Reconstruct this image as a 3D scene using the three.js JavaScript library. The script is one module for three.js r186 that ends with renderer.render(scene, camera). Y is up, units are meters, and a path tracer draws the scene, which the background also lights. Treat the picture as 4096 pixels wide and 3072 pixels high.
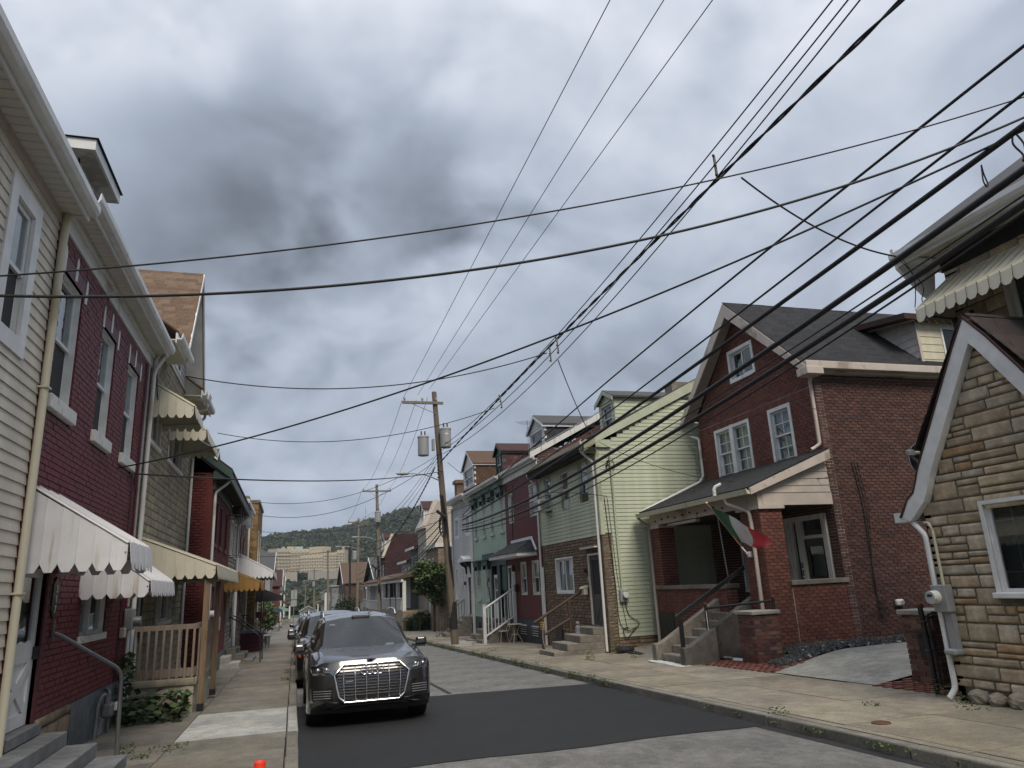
import * as THREE from 'three';
import { mergeGeometries } from 'three/addons/utils/BufferGeometryUtils.js';
import { RoundedBoxGeometry } from 'three/addons/geometries/RoundedBoxGeometry.js';
import { ImprovedNoise } from 'three/addons/math/ImprovedNoise.js';
import { FontLoader } from 'three/addons/loaders/FontLoader.js';
import { TextGeometry } from 'three/addons/geometries/TextGeometry.js';

// ---------------------------------------------------------------- camera
const scene = new THREE.Scene();
const CAMY = 1.76, SLOPE = 0.0215, FPX = 2891.6;          // road y = SLOPE * z (street falls away from the camera)
const rad = d => d * Math.PI / 180;
const yaw = rad(17.095), pit = rad(15.4315), rol = rad(-2.8567);
const fwd = new THREE.Vector3(Math.sin(yaw) * Math.cos(pit), Math.sin(pit), -Math.cos(yaw) * Math.cos(pit));
const r0 = new THREE.Vector3(Math.cos(yaw), 0, Math.sin(yaw)), u0 = new THREE.Vector3().crossVectors(r0, fwd);
const rgt = r0.clone().multiplyScalar(Math.cos(rol)).addScaledVector(u0, Math.sin(rol));
const upv = u0.clone().multiplyScalar(Math.cos(rol)).addScaledVector(r0, -Math.sin(rol));
const camera = new THREE.PerspectiveCamera(2 * Math.atan(1536 / FPX) * 180 / Math.PI, 4 / 3, 0.05, 6000);
camera.position.set(0, CAMY, 0);
camera.quaternion.setFromRotationMatrix(new THREE.Matrix4().makeBasis(rgt, upv, fwd.clone().negate()));
camera.updateMatrixWorld();
// pixel of the photograph (4096 x 3072) -> point on a plane of the place
const ray = (px, py) => fwd.clone().addScaledVector(rgt, (px - 2048) / FPX).addScaledVector(upv, (1536 - py) / FPX);
const onX = (px, py, X) => { const d = ray(px, py); return d.multiplyScalar(X / d.x).add(camera.position); };
const onZ = (px, py, Z) => { const d = ray(px, py); return d.multiplyScalar(Z / d.z).add(camera.position); };

// ---------------------------------------------------------------- sky and sun (overcast)
const PN = new ImprovedNoise();
const nz = (x, y, z) => PN.noise(x, y, z);
function fbm(x, y, z, o = 5) { let a = 0.5, s = 0; for (let i = 0; i < o; i++) { s += a * nz(x, y, z); x = x * 2.03 + 7.1; y = y * 2.03 + 3.3; z = z * 2.03 + 1.7; a *= 0.5; } return s; }
const sm = (a, b, x) => { x = Math.min(1, Math.max(0, (x - a) / (b - a))); return x * x * (3 - 2 * x); };
const renderer = new THREE.WebGLRenderer({ antialias: true });
renderer.toneMapping = THREE.LinearToneMapping;
renderer.toneMappingExposure = 2.15;
renderer.shadowMap.enabled = true;
{
  // cloud masses of the photograph: [x, y, rx, ry, strength] in its 2212 x 1659 view
  const G = [[450, 130, 330, 230, -.40], [620, 330, 420, 220, -.75], [480, 520, 420, 170, -.75], [900, 360, 180, 150, -.35], [560, 680, 330, 90, -.45],
    [1330, 790, 330, 150, -.42], [1050, 60, 330, 90, .05], [420, 60, 120, 90, .75], [230, 90, 160, 120, .6], [800, 330, 90, 110, .35], [1000, 210, 150, 100, .45], [1000, 560, 260, 120, .30], [760, 480, 70, 110, .25],
    [1700, 250, 500, 300, .35], [1100, 690, 200, 90, .25], [1550, 600, 260, 130, .12], [1760, 420, 180, 100, -.15], [760, 900, 500, 160, .12], [1900, 60, 420, 160, .2], [700, 1100, 420, 120, .08], [1250, 420, 240, 200, -.06]];
  const W = 2048, H = 1024, data = new Float32Array(W * H * 4), d = new THREE.Vector3();
  for (let j = 0; j < H; j++) {
    const phi = ((j + .5) / H - .5) * Math.PI, sy = Math.sin(phi), cy = Math.cos(phi);
    for (let i = 0; i < W; i++) {
      const th = ((i + .5) / W - .5) * 2 * Math.PI; d.set(Math.cos(th) * cy, sy, Math.sin(th) * cy);
      const el = Math.max(0, sy);
      let r, g, b;
      const q = 1 / (el + .42), X = d.x * q * 1.7, Z = d.z * q * 1.7;
      let n1 = 0, n2 = 0, n3 = 0;
      if (sy > -.03) {
        const wx = fbm(X * .9 + 3, Z * .9, .5, 3), wz = fbm(X * .9, Z * .9 + 9, 2.5, 3);
        n1 = fbm(X * .8 + wx * 1.1, Z * .8 + wz * 1.1, 1.3, 5); n2 = fbm(X * 2.6 + wx * 1.6, Z * 2.6 + wz * 1.6, 4.1, 5); n3 = fbm(X * 7 + wx, Z * 7 + wz, 7.7, 4);
      }
      let t = n1 * .8 + n2 * .75 + n3 * .38;
      const f = d.dot(fwd);
      if (f > .3 && sy > 0) {
        const px = (2048 + FPX * d.dot(rgt) / f) * .54, py = (1536 - FPX * d.dot(upv) / f) * .54;
        const e = Math.max(Math.max(-px, px - 2212) / 700, Math.max(-py, py - 1659) / 700, 0);
        if (e < 1) { let s = 0; const jx = px + n2 * 230 + n1 * 130 + n3 * 60, jy = py + n2 * 150 - n1 * 120 + n3 * 50; for (const k of G) { const a = (jx - k[0]) / k[2], c = (jy - k[1]) / k[3]; s += k[4] * Math.exp(-(a * a + c * c) * 1.1); }
          t = t * (.62 + .38 * e) + s * .5 * (1 - sm(0, 1, e)); }
      }
      const lev = (.212 + .055 * el + .60 * Math.pow(el, 5)) * (1 + .95 * t);  // steep rise toward the zenith, above the view, added for fill light
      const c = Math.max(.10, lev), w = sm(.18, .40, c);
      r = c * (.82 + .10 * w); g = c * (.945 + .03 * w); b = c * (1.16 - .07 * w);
      if (sy < 0) { const k = sm(0, -.2, sy); r = r * (1 - k) + .10 * k; g = g * (1 - k) + .10 * k; b = b * (1 - k) + .095 * k; }
      const o = (j * W + i) * 4; data[o] = r; data[o + 1] = g; data[o + 2] = b; data[o + 3] = 1;
    }
  }
  const t = new THREE.DataTexture(data, W, H, THREE.RGBAFormat, THREE.FloatType);
  t.mapping = THREE.EquirectangularReflectionMapping; t.magFilter = t.minFilter = THREE.LinearFilter; t.wrapS = THREE.RepeatWrapping; t.needsUpdate = true;
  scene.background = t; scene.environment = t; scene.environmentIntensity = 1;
}
const sun = new THREE.DirectionalLight(0xfff4e4, 1.35);
sun.position.set(7, 60, 36); sun.target.position.set(3, 0, -18); sun.castShadow = true;
sun.shadow.radius = 44; sun.shadow.mapSize.set(4096, 4096);
Object.assign(sun.shadow.camera, { left: -60, right: 60, top: 60, bottom: -60, near: 1, far: 200 });
scene.add(sun, sun.target);
scene.fog = new THREE.FogExp2(0xb4bfca, 0.00012);

// ---------------------------------------------------------------- small tools
function rng(s) { return () => { s |= 0; s = s + 0x6D2B79F5 | 0; let t = Math.imul(s ^ s >>> 15, 1 | s); t = t + Math.imul(t ^ t >>> 7, 61 | t) ^ t; return ((t ^ t >>> 14) >>> 0) / 4294967296; }; }
const lerp = (a, b, t) => a + (b - a) * t, V3 = (x, y, z) => new THREE.Vector3(x, y, z);
const gy = z => SLOPE * z;                                   // road surface
const wy = z => SLOPE * z + 0.12;                            // pavement surface
const font = await new FontLoader().loadAsync('fonts/droid/droid_sans_bold.typeface.json');

// tileable noise textures (colour variation of materials only)
function tileNoise(seed, cells, oct) {
  const R = rng(seed), N = cells * 2 ** (oct - 1), layers = [];
  for (let o = 0; o < oct; o++) { const c = cells * 2 ** o, a = new Float32Array(c * c); for (let i = 0; i < a.length; i++) a[i] = R() * 2 - 1; layers.push([c, a]); }
  return (u, v) => { let s = 0, am = .55; for (const [c, a] of layers) { const x = u * c, y = v * c, xi = Math.floor(x), yi = Math.floor(y); let fx = x - xi, fy = y - yi; fx = fx * fx * (3 - 2 * fx); fy = fy * fy * (3 - 2 * fy);
    const g = (i, j) => a[((j % c + c) % c) * c + (i % c + c) % c]; s += am * lerp(lerp(g(xi, yi), g(xi + 1, yi), fx), lerp(g(xi, yi + 1), g(xi + 1, yi + 1), fx), fy); am *= .55; } return s; };
}
function tex(n, metres, fn, srgb = true) {
  const d = new Uint8Array(n * n * 4);
  for (let j = 0; j < n; j++) for (let i = 0; i < n; i++) { const c = fn(i / n, j / n), o = (j * n + i) * 4; for (let k = 0; k < 3; k++) d[o + k] = Math.max(0, Math.min(255, (Array.isArray(c) ? c[k] : c) * 255)); d[o + 3] = 255; }
  const t = new THREE.DataTexture(d, n, n); t.wrapS = t.wrapT = THREE.RepeatWrapping; t.magFilter = THREE.LinearFilter; t.minFilter = THREE.LinearMipmapLinearFilter; t.generateMipmaps = true; t.repeat.set(1 / metres, 1 / metres); if (srgb) t.colorSpace = THREE.SRGBColorSpace; t.needsUpdate = true; return t;
}
const nA = tileNoise(1, 4, 6), nB = tileNoise(2, 16, 5), nC = tileNoise(3, 3, 4), nD = tileNoise(4, 64, 2), nE = tileNoise(5, 128, 1);
const TX = {
  plain: tex(512, 2.3, (u, v) => .93 + nA(u, v) * .07 + nB(u, v) * .05),
  rough: tex(512, 1.7, (u, v) => .86 + nA(u, v) * .13 + nB(u, v) * .12 + nD(u, v) * .05),
  dirt: tex(512, 3.7, (u, v) => { const k = sm(.12, .5, nA(u, v) + nB(u, v) * .4); return [.93 + nB(u, v) * .05 - k * .20, .93 + nB(u, v) * .05 - k * .22, .93 + nB(u, v) * .05 - k * .26]; }),
  streak: tex(512, 2.9, (u, v) => { const k = sm(.1, .6, nA(u * 1, v * 1) * .5 + tileNoiseS(u, v)); return [.94 + nB(u, v) * .04 - k * .16, .94 + nB(u, v) * .04 - k * .19, .94 + nB(u, v) * .04 - k * .25]; }),
  concrete: tex(1024, 2.6, (u, v) => { const s = nD(u * 2, v * 2), q = nE(u * 2, v * 2); const b = .84 + nA(u, v) * .12 + nB(u, v) * .10 + s * .10 + q * .10; return [b + nC(u, v) * .02, b, b - .01 - nC(u, v) * .03]; }),
  asphalt: tex(1024, 1.6, (u, v) => { const q = nE(u * 3, v * 3), s = nD(u * 3, v * 3); return .74 + nA(u, v) * .10 + nB(u, v) * .10 + s * .18 + (q > .55 ? .28 : q * .14); }),
  wood: tex(512, 1.1, (u, v) => { const g = nB(u * 3, v * .25) * .6 + nA(u * 6, v * .5) * .5; return [.82 + g * .22, .80 + g * .22, .77 + g * .22]; }),
  paintchip: tex(512, 1.9, (u, v) => { const k = nA(u, v) + nB(u, v) * .8; const c = .9 + nB(u, v) * .10 + nD(u, v) * .05; return k > .8 ? [1.1 * c, 1.05 * c, 1.06 * c] : [c, c, c]; }),
  asphroof: tex(512, .9, (u, v) => .80 + nE(u * 2, v * 2) * .16 + nD(u, v) * .14 + nB(u, v) * .12),
};
function tileNoiseS(u, v) { return nB(u * 2, v * .12) * .9 - .1; }
const BUMP = { fine: tex(512, .55, (u, v) => .5 + nB(u, v) * .35 + nD(u, v) * .2, false), coarse: tex(512, 1.6, (u, v) => .5 + nA(u, v) * .4 + nB(u, v) * .3, false), grit: tex(512, .4, (u, v) => .5 + nD(u, v) * .3 + nE(u, v) * .3, false) };
const rgb = (r, g, b) => new THREE.Color().setRGB(r, g, b);
function mat(c, o = {}) {
  const p = { color: rgb(...c), roughness: o.r ?? .8, metalness: o.m ?? 0 };
  if (o.t) p.map = TX[o.t]; if (o.b) { p.bumpMap = BUMP[o.b]; p.bumpScale = o.bs ?? .003; }
  if (o.vc) p.vertexColors = true; if (o.side) p.side = THREE.DoubleSide;
  if (o.cc) { p.clearcoat = o.cc; p.clearcoatRoughness = o.ccr ?? .04; }
  if (o.tr) { p.transmission = o.tr; p.thickness = 0; p.ior = 1.5; }
  if (o.em) { p.emissive = rgb(...o.em); p.emissiveIntensity = o.ei ?? 1; }
  return (o.cc || o.tr || o.phys) ? new THREE.MeshPhysicalMaterial(p) : new THREE.MeshStandardMaterial(p);
}
// ---------------------------------------------------------------- objects, parts, pieces
const POS = new WeakMap(), used = {};
function num(n) { const k = used[n] = (used[n] ?? -1) + 1; return k ? n + '_' + String(k).padStart(3, '0') : n; }
function thing(name, label, category, pos = [0, 0, 0], turn = 0, group) {
  const g = new THREE.Group(); g.name = num(name); g.position.set(...pos); g.rotation.y = turn; g.userData = { label, category }; if (group) g.userData.group = group;
  scene.add(g); return g;
}
function structure(name, pos = [0, 0, 0]) { const g = new THREE.Group(); g.name = num(name); g.position.set(...pos); g.userData.kind = 'structure'; scene.add(g); return g; }
function put(par, name, geo, m, at = [0, 0, 0], kind) {
  const me = new THREE.Mesh(geo, m), pp = POS.get(par) || [0, 0, 0]; me.name = name;
  me.position.set(at[0] - pp[0], at[1] - pp[1], at[2] - pp[2]); POS.set(me, at);
  me.castShadow = me.receiveShadow = true; if (kind) me.userData.kind = kind; par.add(me); return me;
}
// a single-mesh thing standing in the scene
function single(name, label, category, geo, m, pos = [0, 0, 0], group, turn = 0) {
  const me = new THREE.Mesh(geo, m); me.name = num(name); me.position.set(...pos); me.rotation.y = turn; me.castShadow = me.receiveShadow = true;
  me.userData = { label, category }; if (group) me.userData.group = group; scene.add(me); return me;
}
// houses: local x runs along the front (seen from the street), y is world height, z points out to the street
function house(name, label, side, X, z0, y0, category = 'house', group) {
  const g = thing(name, label, category, [X, y0, z0], side === 'L' ? Math.PI / 2 : -Math.PI / 2, group); POS.set(g, [0, y0, 0]); g.updateMatrixWorld(); return g;
}
function uvb(g, k = 1) {                                     // box-projected uv in metres
  const p = g.attributes.position, n = g.attributes.normal, uv = new Float32Array(p.count * 2);
  for (let i = 0; i < p.count; i++) { const x = Math.abs(n.getX(i)), y = Math.abs(n.getY(i)), z = Math.abs(n.getZ(i)), X = p.getX(i), Y = p.getY(i), Z = p.getZ(i);
    if (z >= x && z >= y) { uv[2 * i] = X; uv[2 * i + 1] = Y; } else if (x >= y) { uv[2 * i] = Z + .37; uv[2 * i + 1] = Y; } else { uv[2 * i] = X; uv[2 * i + 1] = Z; } }
  g.setAttribute('uv', new THREE.BufferAttribute(uv, 2)); return g;
}
const clean = g => { for (const k of Object.keys(g.attributes)) if (!['position', 'normal', 'uv'].includes(k)) g.deleteAttribute(k); return g; };
const mg = a => { const r = mergeGeometries(a.map(g => { g = clean(g); return g.index ? g.toNonIndexed() : g; }), false); if (!r) throw new Error('merge failed'); return r; };
const boxCache = new Map();
function box(w, h, d) { const k = [w, h, d].map(v => Math.round(v * 500)).join(); let g = boxCache.get(k); if (!g) { g = uvb(new THREE.BoxGeometry(w, h, d)); boxCache.set(k, g); } return g; }
function rbox(w, h, d, r = .02, s = 2) { return uvb(new RoundedBoxGeometry(w, h, d, s, Math.min(r, w / 2.01, h / 2.01, d / 2.01))); }
const mb = a => mg(a.map(([x0, x1, y0, y1, z0, z1]) => uvb(new THREE.BoxGeometry(Math.abs(x1 - x0), Math.abs(y1 - y0), Math.abs(z1 - z0)).translate((x0 + x1) / 2, (y0 + y1) / 2, (z0 + z1) / 2))));
function bx(par, name, x, y, z, m, kind) { return put(par, name, box(Math.abs(x[1] - x[0]), Math.abs(y[1] - y[0]), Math.abs(z[1] - z[0])), m, [(x[0] + x[1]) / 2, (y[0] + y[1]) / 2, (z[0] + z[1]) / 2], kind); }
function rodGeo(a, b, r, r2 = r, seg = 10, cap = true) {
  const A = V3(...a), B = V3(...b), d = B.clone().sub(A), g = new THREE.CylinderGeometry(r2, r, d.length(), seg, 1, !cap);
  g.applyQuaternion(new THREE.Quaternion().setFromUnitVectors(V3(0, 1, 0), d.clone().normalize())); const m = A.add(B).multiplyScalar(.5); g.translate(m.x, m.y, m.z); return g;
}
const rod = (par, name, a, b, r, m, r2 = r, seg = 10) => { const c = a.map((v, i) => (v + b[i]) / 2); return put(par, name, rodGeo(a.map((v, i) => v - c[i]), b.map((v, i) => v - c[i]), r, r2, seg), m, c); };
function tubeGeo(pts, r, n = 24, seg = 7, tens = .5) { const c = new THREE.CatmullRomCurve3(pts.map(p => Array.isArray(p) ? V3(...p) : p), false, 'catmullrom', tens); return new THREE.TubeGeometry(c, n, r, seg, false); }
const tube = (par, name, pts, r, m, n, seg, tens) => put(par, name, tubeGeo(pts, r, n, seg, tens), m);
// pipes with tight bends
function pipeGeo(pts, r, bend = .06, seg = 8) {
  const P = pts.map(p => V3(...p)), path = new THREE.CurvePath(); let last = P[0];
  for (let i = 1; i < P.length - 1; i++) { const a = P[i].clone().sub(P[i - 1]), b = P[i + 1].clone().sub(P[i]), k = Math.min(bend, a.length() * .45, b.length() * .45), p1 = P[i].clone().addScaledVector(a.normalize(), -k), p2 = P[i].clone().addScaledVector(b.normalize(), k);
    path.add(new THREE.LineCurve3(last, p1)); path.add(new THREE.QuadraticBezierCurve3(p1, P[i], p2)); last = p2; }
  path.add(new THREE.LineCurve3(last, P[P.length - 1]));
  return new THREE.TubeGeometry(path, Math.max(12, P.length * 10), r, seg, false);
}
function shp(pts, holes = []) { const s = new THREE.Shape(pts.map(p => new THREE.Vector2(p[0], p[1]))); for (const h of holes) s.holes.push(new THREE.Path(h.map(p => new THREE.Vector2(p[0], p[1])))); return s; }
// extrusions: 'w' (x,y) outline pushed along z; 'u' (z,y) outline pushed along x; 'y' (x,z) outline pushed up
function exGeo(pts, d, axis = 'w', o = {}) {
  const P = axis === 'y' ? pts.map(p => [p[0], -p[1]]) : pts, g = new THREE.ExtrudeGeometry(shp(P, o.holes), { depth: d, bevelEnabled: !!o.bev, bevelSize: o.bev || 0, bevelThickness: o.bev || 0, bevelSegments: 2, curveSegments: o.cs || 8 });
  if (axis === 'u') g.rotateY(-Math.PI / 2).translate(d, 0, 0); if (axis === 'y') g.rotateX(-Math.PI / 2);
  return uvb(g);
}
const ex = (par, name, pts, d, axis, m, at = [0, 0, 0], o, kind) => { const g = exGeo(pts, d, axis, o); return put(par, name, g.translate(...at), m, [0, 0, 0], kind); };
const rectH = ([a, b, c, d]) => [[a, c], [b, c], [b, d], [a, d]];
// walls with openings. plane 'f' front at z=w, 'r' end facing +x at x=U, 'l' end facing -x at x=U
const PM = (pl, U) => pl === 'r' ? new THREE.Matrix4().set(0, 0, 1, U, 0, 1, 0, 0, -1, 0, 0, 0, 0, 0, 0, 1) : pl === 'l' ? new THREE.Matrix4().set(0, 0, -1, U, 0, 1, 0, 0, -1, 0, 0, 0, 0, 0, 0, 1) : new THREE.Matrix4().makeTranslation(0, 0, U || 0);
function wall(T, name, pts, holes, m, pl = 'f', U = 0, thick = .2, back = .012) {
  const g = new THREE.ExtrudeGeometry(shp(pts, holes.map(rectH)), { depth: thick, bevelEnabled: false }).translate(0, 0, -back - thick); uvb(g).applyMatrix4(PM(pl, U)); return put(T, name, g, m);
}
// pieces: n nearest ones are meshes of their own, the rest one joined part
const pcache = new Map(), camLocal = g => { g.updateMatrixWorld(true); return g.worldToLocal(camera.position.clone()); };
function tint(g, c) { const n = g.attributes.position.count, a = new Float32Array(n * 3); for (let i = 0; i < n; i++) { a[3 * i] = c[0]; a[3 * i + 1] = c[1]; a[3 * i + 2] = c[2]; } g.setAttribute('color', new THREE.BufferAttribute(a, 3)); return g; }
let PIECES = 0;
function pieces(T, name, list, m, n = 300, par = T) {
  let root = par; while (root.parent && root.parent !== scene) root = root.parent;
  const cl = camLocal(root).add(V3(...(POS.get(root) || [0, 0, 0]))); 
  for (const p of list) p.d = (p.c[0] - cl.x) ** 2 + (p.c[1] - cl.y) ** 2 + (p.c[2] - cl.z) ** 2;
  list.sort((a, b) => a.d - b.d);
  const rest = [];
  list.forEach((p, i) => {
    if (i < n) {
      let g = p.geo; const k = p.key ?? (g ? null : p.s.map(v => Math.round(v * 200)).join()) ; const kk = k && k + '|' + p.col.map(v => v.toFixed(3)).join();
      if (kk && pcache.has(kk)) g = pcache.get(kk); else { g = g ? g.clone() : uvb(new THREE.BoxGeometry(...p.s)); tint(g, p.col); if (kk) pcache.set(kk, g); }
      const me = put(par, name, g, m, p.c); if (p.q) me.quaternion.copy(p.q); PIECES++;
    } else { let g = p.geo ? p.geo.clone() : uvb(new THREE.BoxGeometry(...p.s)); if (g.index) g = g.toNonIndexed(); if (p.q) g.applyQuaternion(p.q); g.translate(...p.c); tint(g, p.col); rest.push(g); }
  });
  if (rest.length) { const g = joinFast(rest); put(par, name + '_field', g, m, [0, 0, 0], 'stuff'); }
}
function joinFast(gs) {
  let n = 0; for (const g of gs) n += g.attributes.position.count; const out = new THREE.BufferGeometry();
  for (const [k, s] of [['position', 3], ['normal', 3], ['uv', 2], ['color', 3]]) { const a = new Float32Array(n * s); let o = 0; for (const g of gs) { a.set(g.attributes[k].array, o); o += g.attributes[k].array.length; } out.setAttribute(k, new THREE.BufferAttribute(a, s)); }
  return out;
}
const QR = new THREE.Quaternion().setFromAxisAngle(V3(0, 1, 0), Math.PI / 2);
const place = (pl, U, a, y, w) => pl === 'r' ? [U + w, y, -a] : pl === 'l' ? [U - w, y, -a] : [a, y, w + (U || 0)];
function cut(span, y0, y1, holes, tol = .5) {                // intervals of a row that are not in openings
  let iv = [span]; for (const [a, b, c, d] of holes) { const ov = Math.min(y1, d) - Math.max(y0, c); if (ov <= (y1 - y0) * tol) continue; const nx = []; for (const [s, e] of iv) { if (b <= s || a >= e) nx.push([s, e]); else { if (a > s) nx.push([s, a]); if (b < e) nx.push([b, e]); } } iv = nx; } return iv;
}
function bricks({ span, y0, y1, holes = [], pl = 'f', U = 0, pitch = .077, len = .212, mort = .011, out = .012, cols, seed = 1, jit = .0025, skip }) {
  const R = rng(seed), L = []; let r = 0;
  for (let y = y0; y + pitch * .6 < y1; y += pitch, r++) {
    const h = Math.min(pitch, y1 - y) - mort, sp = typeof span === 'function' ? span(y + pitch / 2) : span; if (!sp || sp[1] - sp[0] < .05) continue;
    for (const [a, b] of cut(sp, y, y + pitch, holes)) {
      const off = (r % 2 ? len / 2 : 0), k0 = Math.floor((a - off) / len);
      for (let k = k0; ; k++) { let s = Math.max(a, off + k * len), e = Math.min(b, off + (k + 1) * len); if (off + k * len >= b) break; if (e - s < .03) continue; s += mort / 2; e -= mort / 2;
        const c = cols[Math.floor(R() * cols.length)]; if (skip && skip((s + e) / 2, y)) continue;
        L.push({ c: place(pl, U, (s + e) / 2, y + pitch / 2, -.012 + out / 2 + (R() - .5) * jit * 2), s: [e - s, h, .024], q: pl === 'f' ? null : QR, col: c }); }
    }
  } return L;
}
const bcache = new Map();
function boardGeo(len, h, pl, lip = .016) {
  const k = [Math.round(len * 100), Math.round(h * 1000), pl, lip].join(); if (bcache.has(k)) return bcache.get(k);
  const g = new THREE.ExtrudeGeometry(shp([[-.012, -h / 2], [lip, -h / 2], [lip, -h / 2 + .004], [.001, h / 2], [-.012, h / 2]]), { depth: len, bevelEnabled: false }).rotateY(-Math.PI / 2).translate(len / 2, 0, 0); uvb(g);
  if (pl === 'r') g.rotateY(Math.PI / 2); if (pl === 'l') g.rotateY(-Math.PI / 2); bcache.set(k, g); return g;
}
function boards({ span, y0, y1, holes = [], pl = 'f', U = 0, h = .125, cols, seed = 1, lip }) {
  const R = rng(seed), L = [];
  for (let y = y0; y + h * .4 < y1; y += h) { const sp = typeof span === 'function' ? span(y + h / 2) : span; if (!sp || sp[1] - sp[0] < .04) continue;
    for (const [a, b] of cut(sp, y, y + h, holes)) { if (b - a < .03) continue; const c = cols[Math.floor(R() * cols.length)]; L.push({ c: place(pl, U, (a + b) / 2, y + h / 2, 0), geo: boardGeo(b - a, h, pl, lip), key: 'bd' + [Math.round((b - a) * 100), Math.round(h * 1000), pl, lip].join(), col: c }); } }
  return L;
}
// rock-faced stones: random ashlar in courses
function stoneGeo(l, h, seed, dep = .035, nx = 6, ny = 4) {
  const g = new THREE.PlaneGeometry(l, h, nx, ny), p = g.attributes.position, o = seed * 13.7, rs = Math.min(.014, l * .2, h * .2);
  const rm = (v, n, L) => { const k = Math.round((v / L + .5) * n); return k === 0 ? -L / 2 : k === n ? L / 2 : -L / 2 + rs + (L - 2 * rs) * (k - 1) / Math.max(1, n - 2); };
  for (let i = 0; i < p.count; i++) p.setXY(i, rm(p.getX(i), nx, l), rm(p.getY(i), ny, h));
  for (let i = 0; i < p.count; i++) { const x = p.getX(i), y = p.getY(i), e = Math.min(l / 2 - Math.abs(x), h / 2 - Math.abs(y)); const edge = e < .001;
    const z = edge ? -.006 : dep * (.5 + .4 * nz(x * 5 + o, y * 9, seed)) + .4 * dep * nz(x * 13 + o, y * 17, 3.3); p.setZ(i, z); }
  g.computeVertexNormals(); return uvb(g);
}
function ashlar({ span, y0, y1, holes = [], pl = 'f', U = 0, cols, seed = 1, hmin = .12, hmax = .24, lmin = .25, lmax = .75, gap = .014, dep = .035, nx, ny, split = .3 }) {
  const R = rng(seed), L = []; let y = y0;
  const emit = (a, b, ya, yb) => { const l = b - a - gap, h = yb - ya - gap; if (l < .03 || h < .02) return; let g = stoneGeo(l, h, Math.floor(R() * 997), dep, nx, ny); if (pl === 'r') g.rotateY(Math.PI / 2); if (pl === 'l') g.rotateY(-Math.PI / 2);
    const c = cols[Math.floor(R() * cols.length)], k = .88 + R() * .24; L.push({ c: place(pl, U, (a + b) / 2, (ya + yb) / 2, -.008), geo: g, col: c.map(v => v * k) }); };
  while (y < y1 - .02) { let h = hmin + R() * (hmax - hmin); if (y + h > y1 - hmin * .6) h = y1 - y; const sp = typeof span === 'function' ? span(y + h / 2) : span;
    if (sp && sp[1] - sp[0] > .05) for (const [a, b] of cut(sp, y, y + h, holes, .35)) { let s = a; while (s < b - .02) { let l = lmin + R() * (lmax - lmin); if (s + l > b - lmin * .5) l = b - s; if (h > .17 && R() < split) { const q = y + h * (.35 + R() * .3); emit(s, s + l, y, q); if (R() < .5 && l > .4) { const t = s + l * (.3 + R() * .4); emit(s, t, q, y + h); emit(t, s + l, q, y + h); } else emit(s, s + l, q, y + h); } else emit(s, s + l, y, y + h); s += l; } }
    y += h; }
  return L;
}
// shingles on a slope: O corner, a along the eave, b up the slope (vectors), sizes in metres
function shingles({ O, a, b, la, lb, e = .14, tab = .30, cols, seed = 1, inside, thick = .012 }) {
  const R = rng(seed), L = [], A = V3(...a).normalize(), B = V3(...b).normalize(), N = new THREE.Vector3().crossVectors(A, B); if (N.y < 0) N.negate();
  const X = A.clone(), Z = N.clone(), Y = new THREE.Vector3().crossVectors(Z, X), q = new THREE.Quaternion().setFromRotationMatrix(new THREE.Matrix4().makeBasis(X, Y, Z)).multiply(new THREE.Quaternion().setFromAxisAngle(V3(1, 0, 0), (Y.dot(B) > 0 ? -1 : 1) * -.05));
  for (let r = 0, t = 0; t < lb - .02; t += e, r++) for (let s = -((r % 2) * tab / 2) - (r % 3) * .05; s < la; s += tab) { const s0 = Math.max(0, s), s1 = Math.min(la, s + tab), w = s1 - s0 - .004; if (w < .03) continue; const tm = t + e / 2, smid = (s0 + s1) / 2; if (inside && !inside(smid, tm)) continue;
    const c = V3(...O).addScaledVector(A, smid).addScaledVector(B, tm).addScaledVector(N, .012 + (R() - .5) * .006); L.push({ c: [c.x, c.y, c.z], s: [w, Math.min(e, lb - t) + .012, thick], q, col: cols[Math.floor(R() * cols.length)] }); }
  return L;
}
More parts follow.
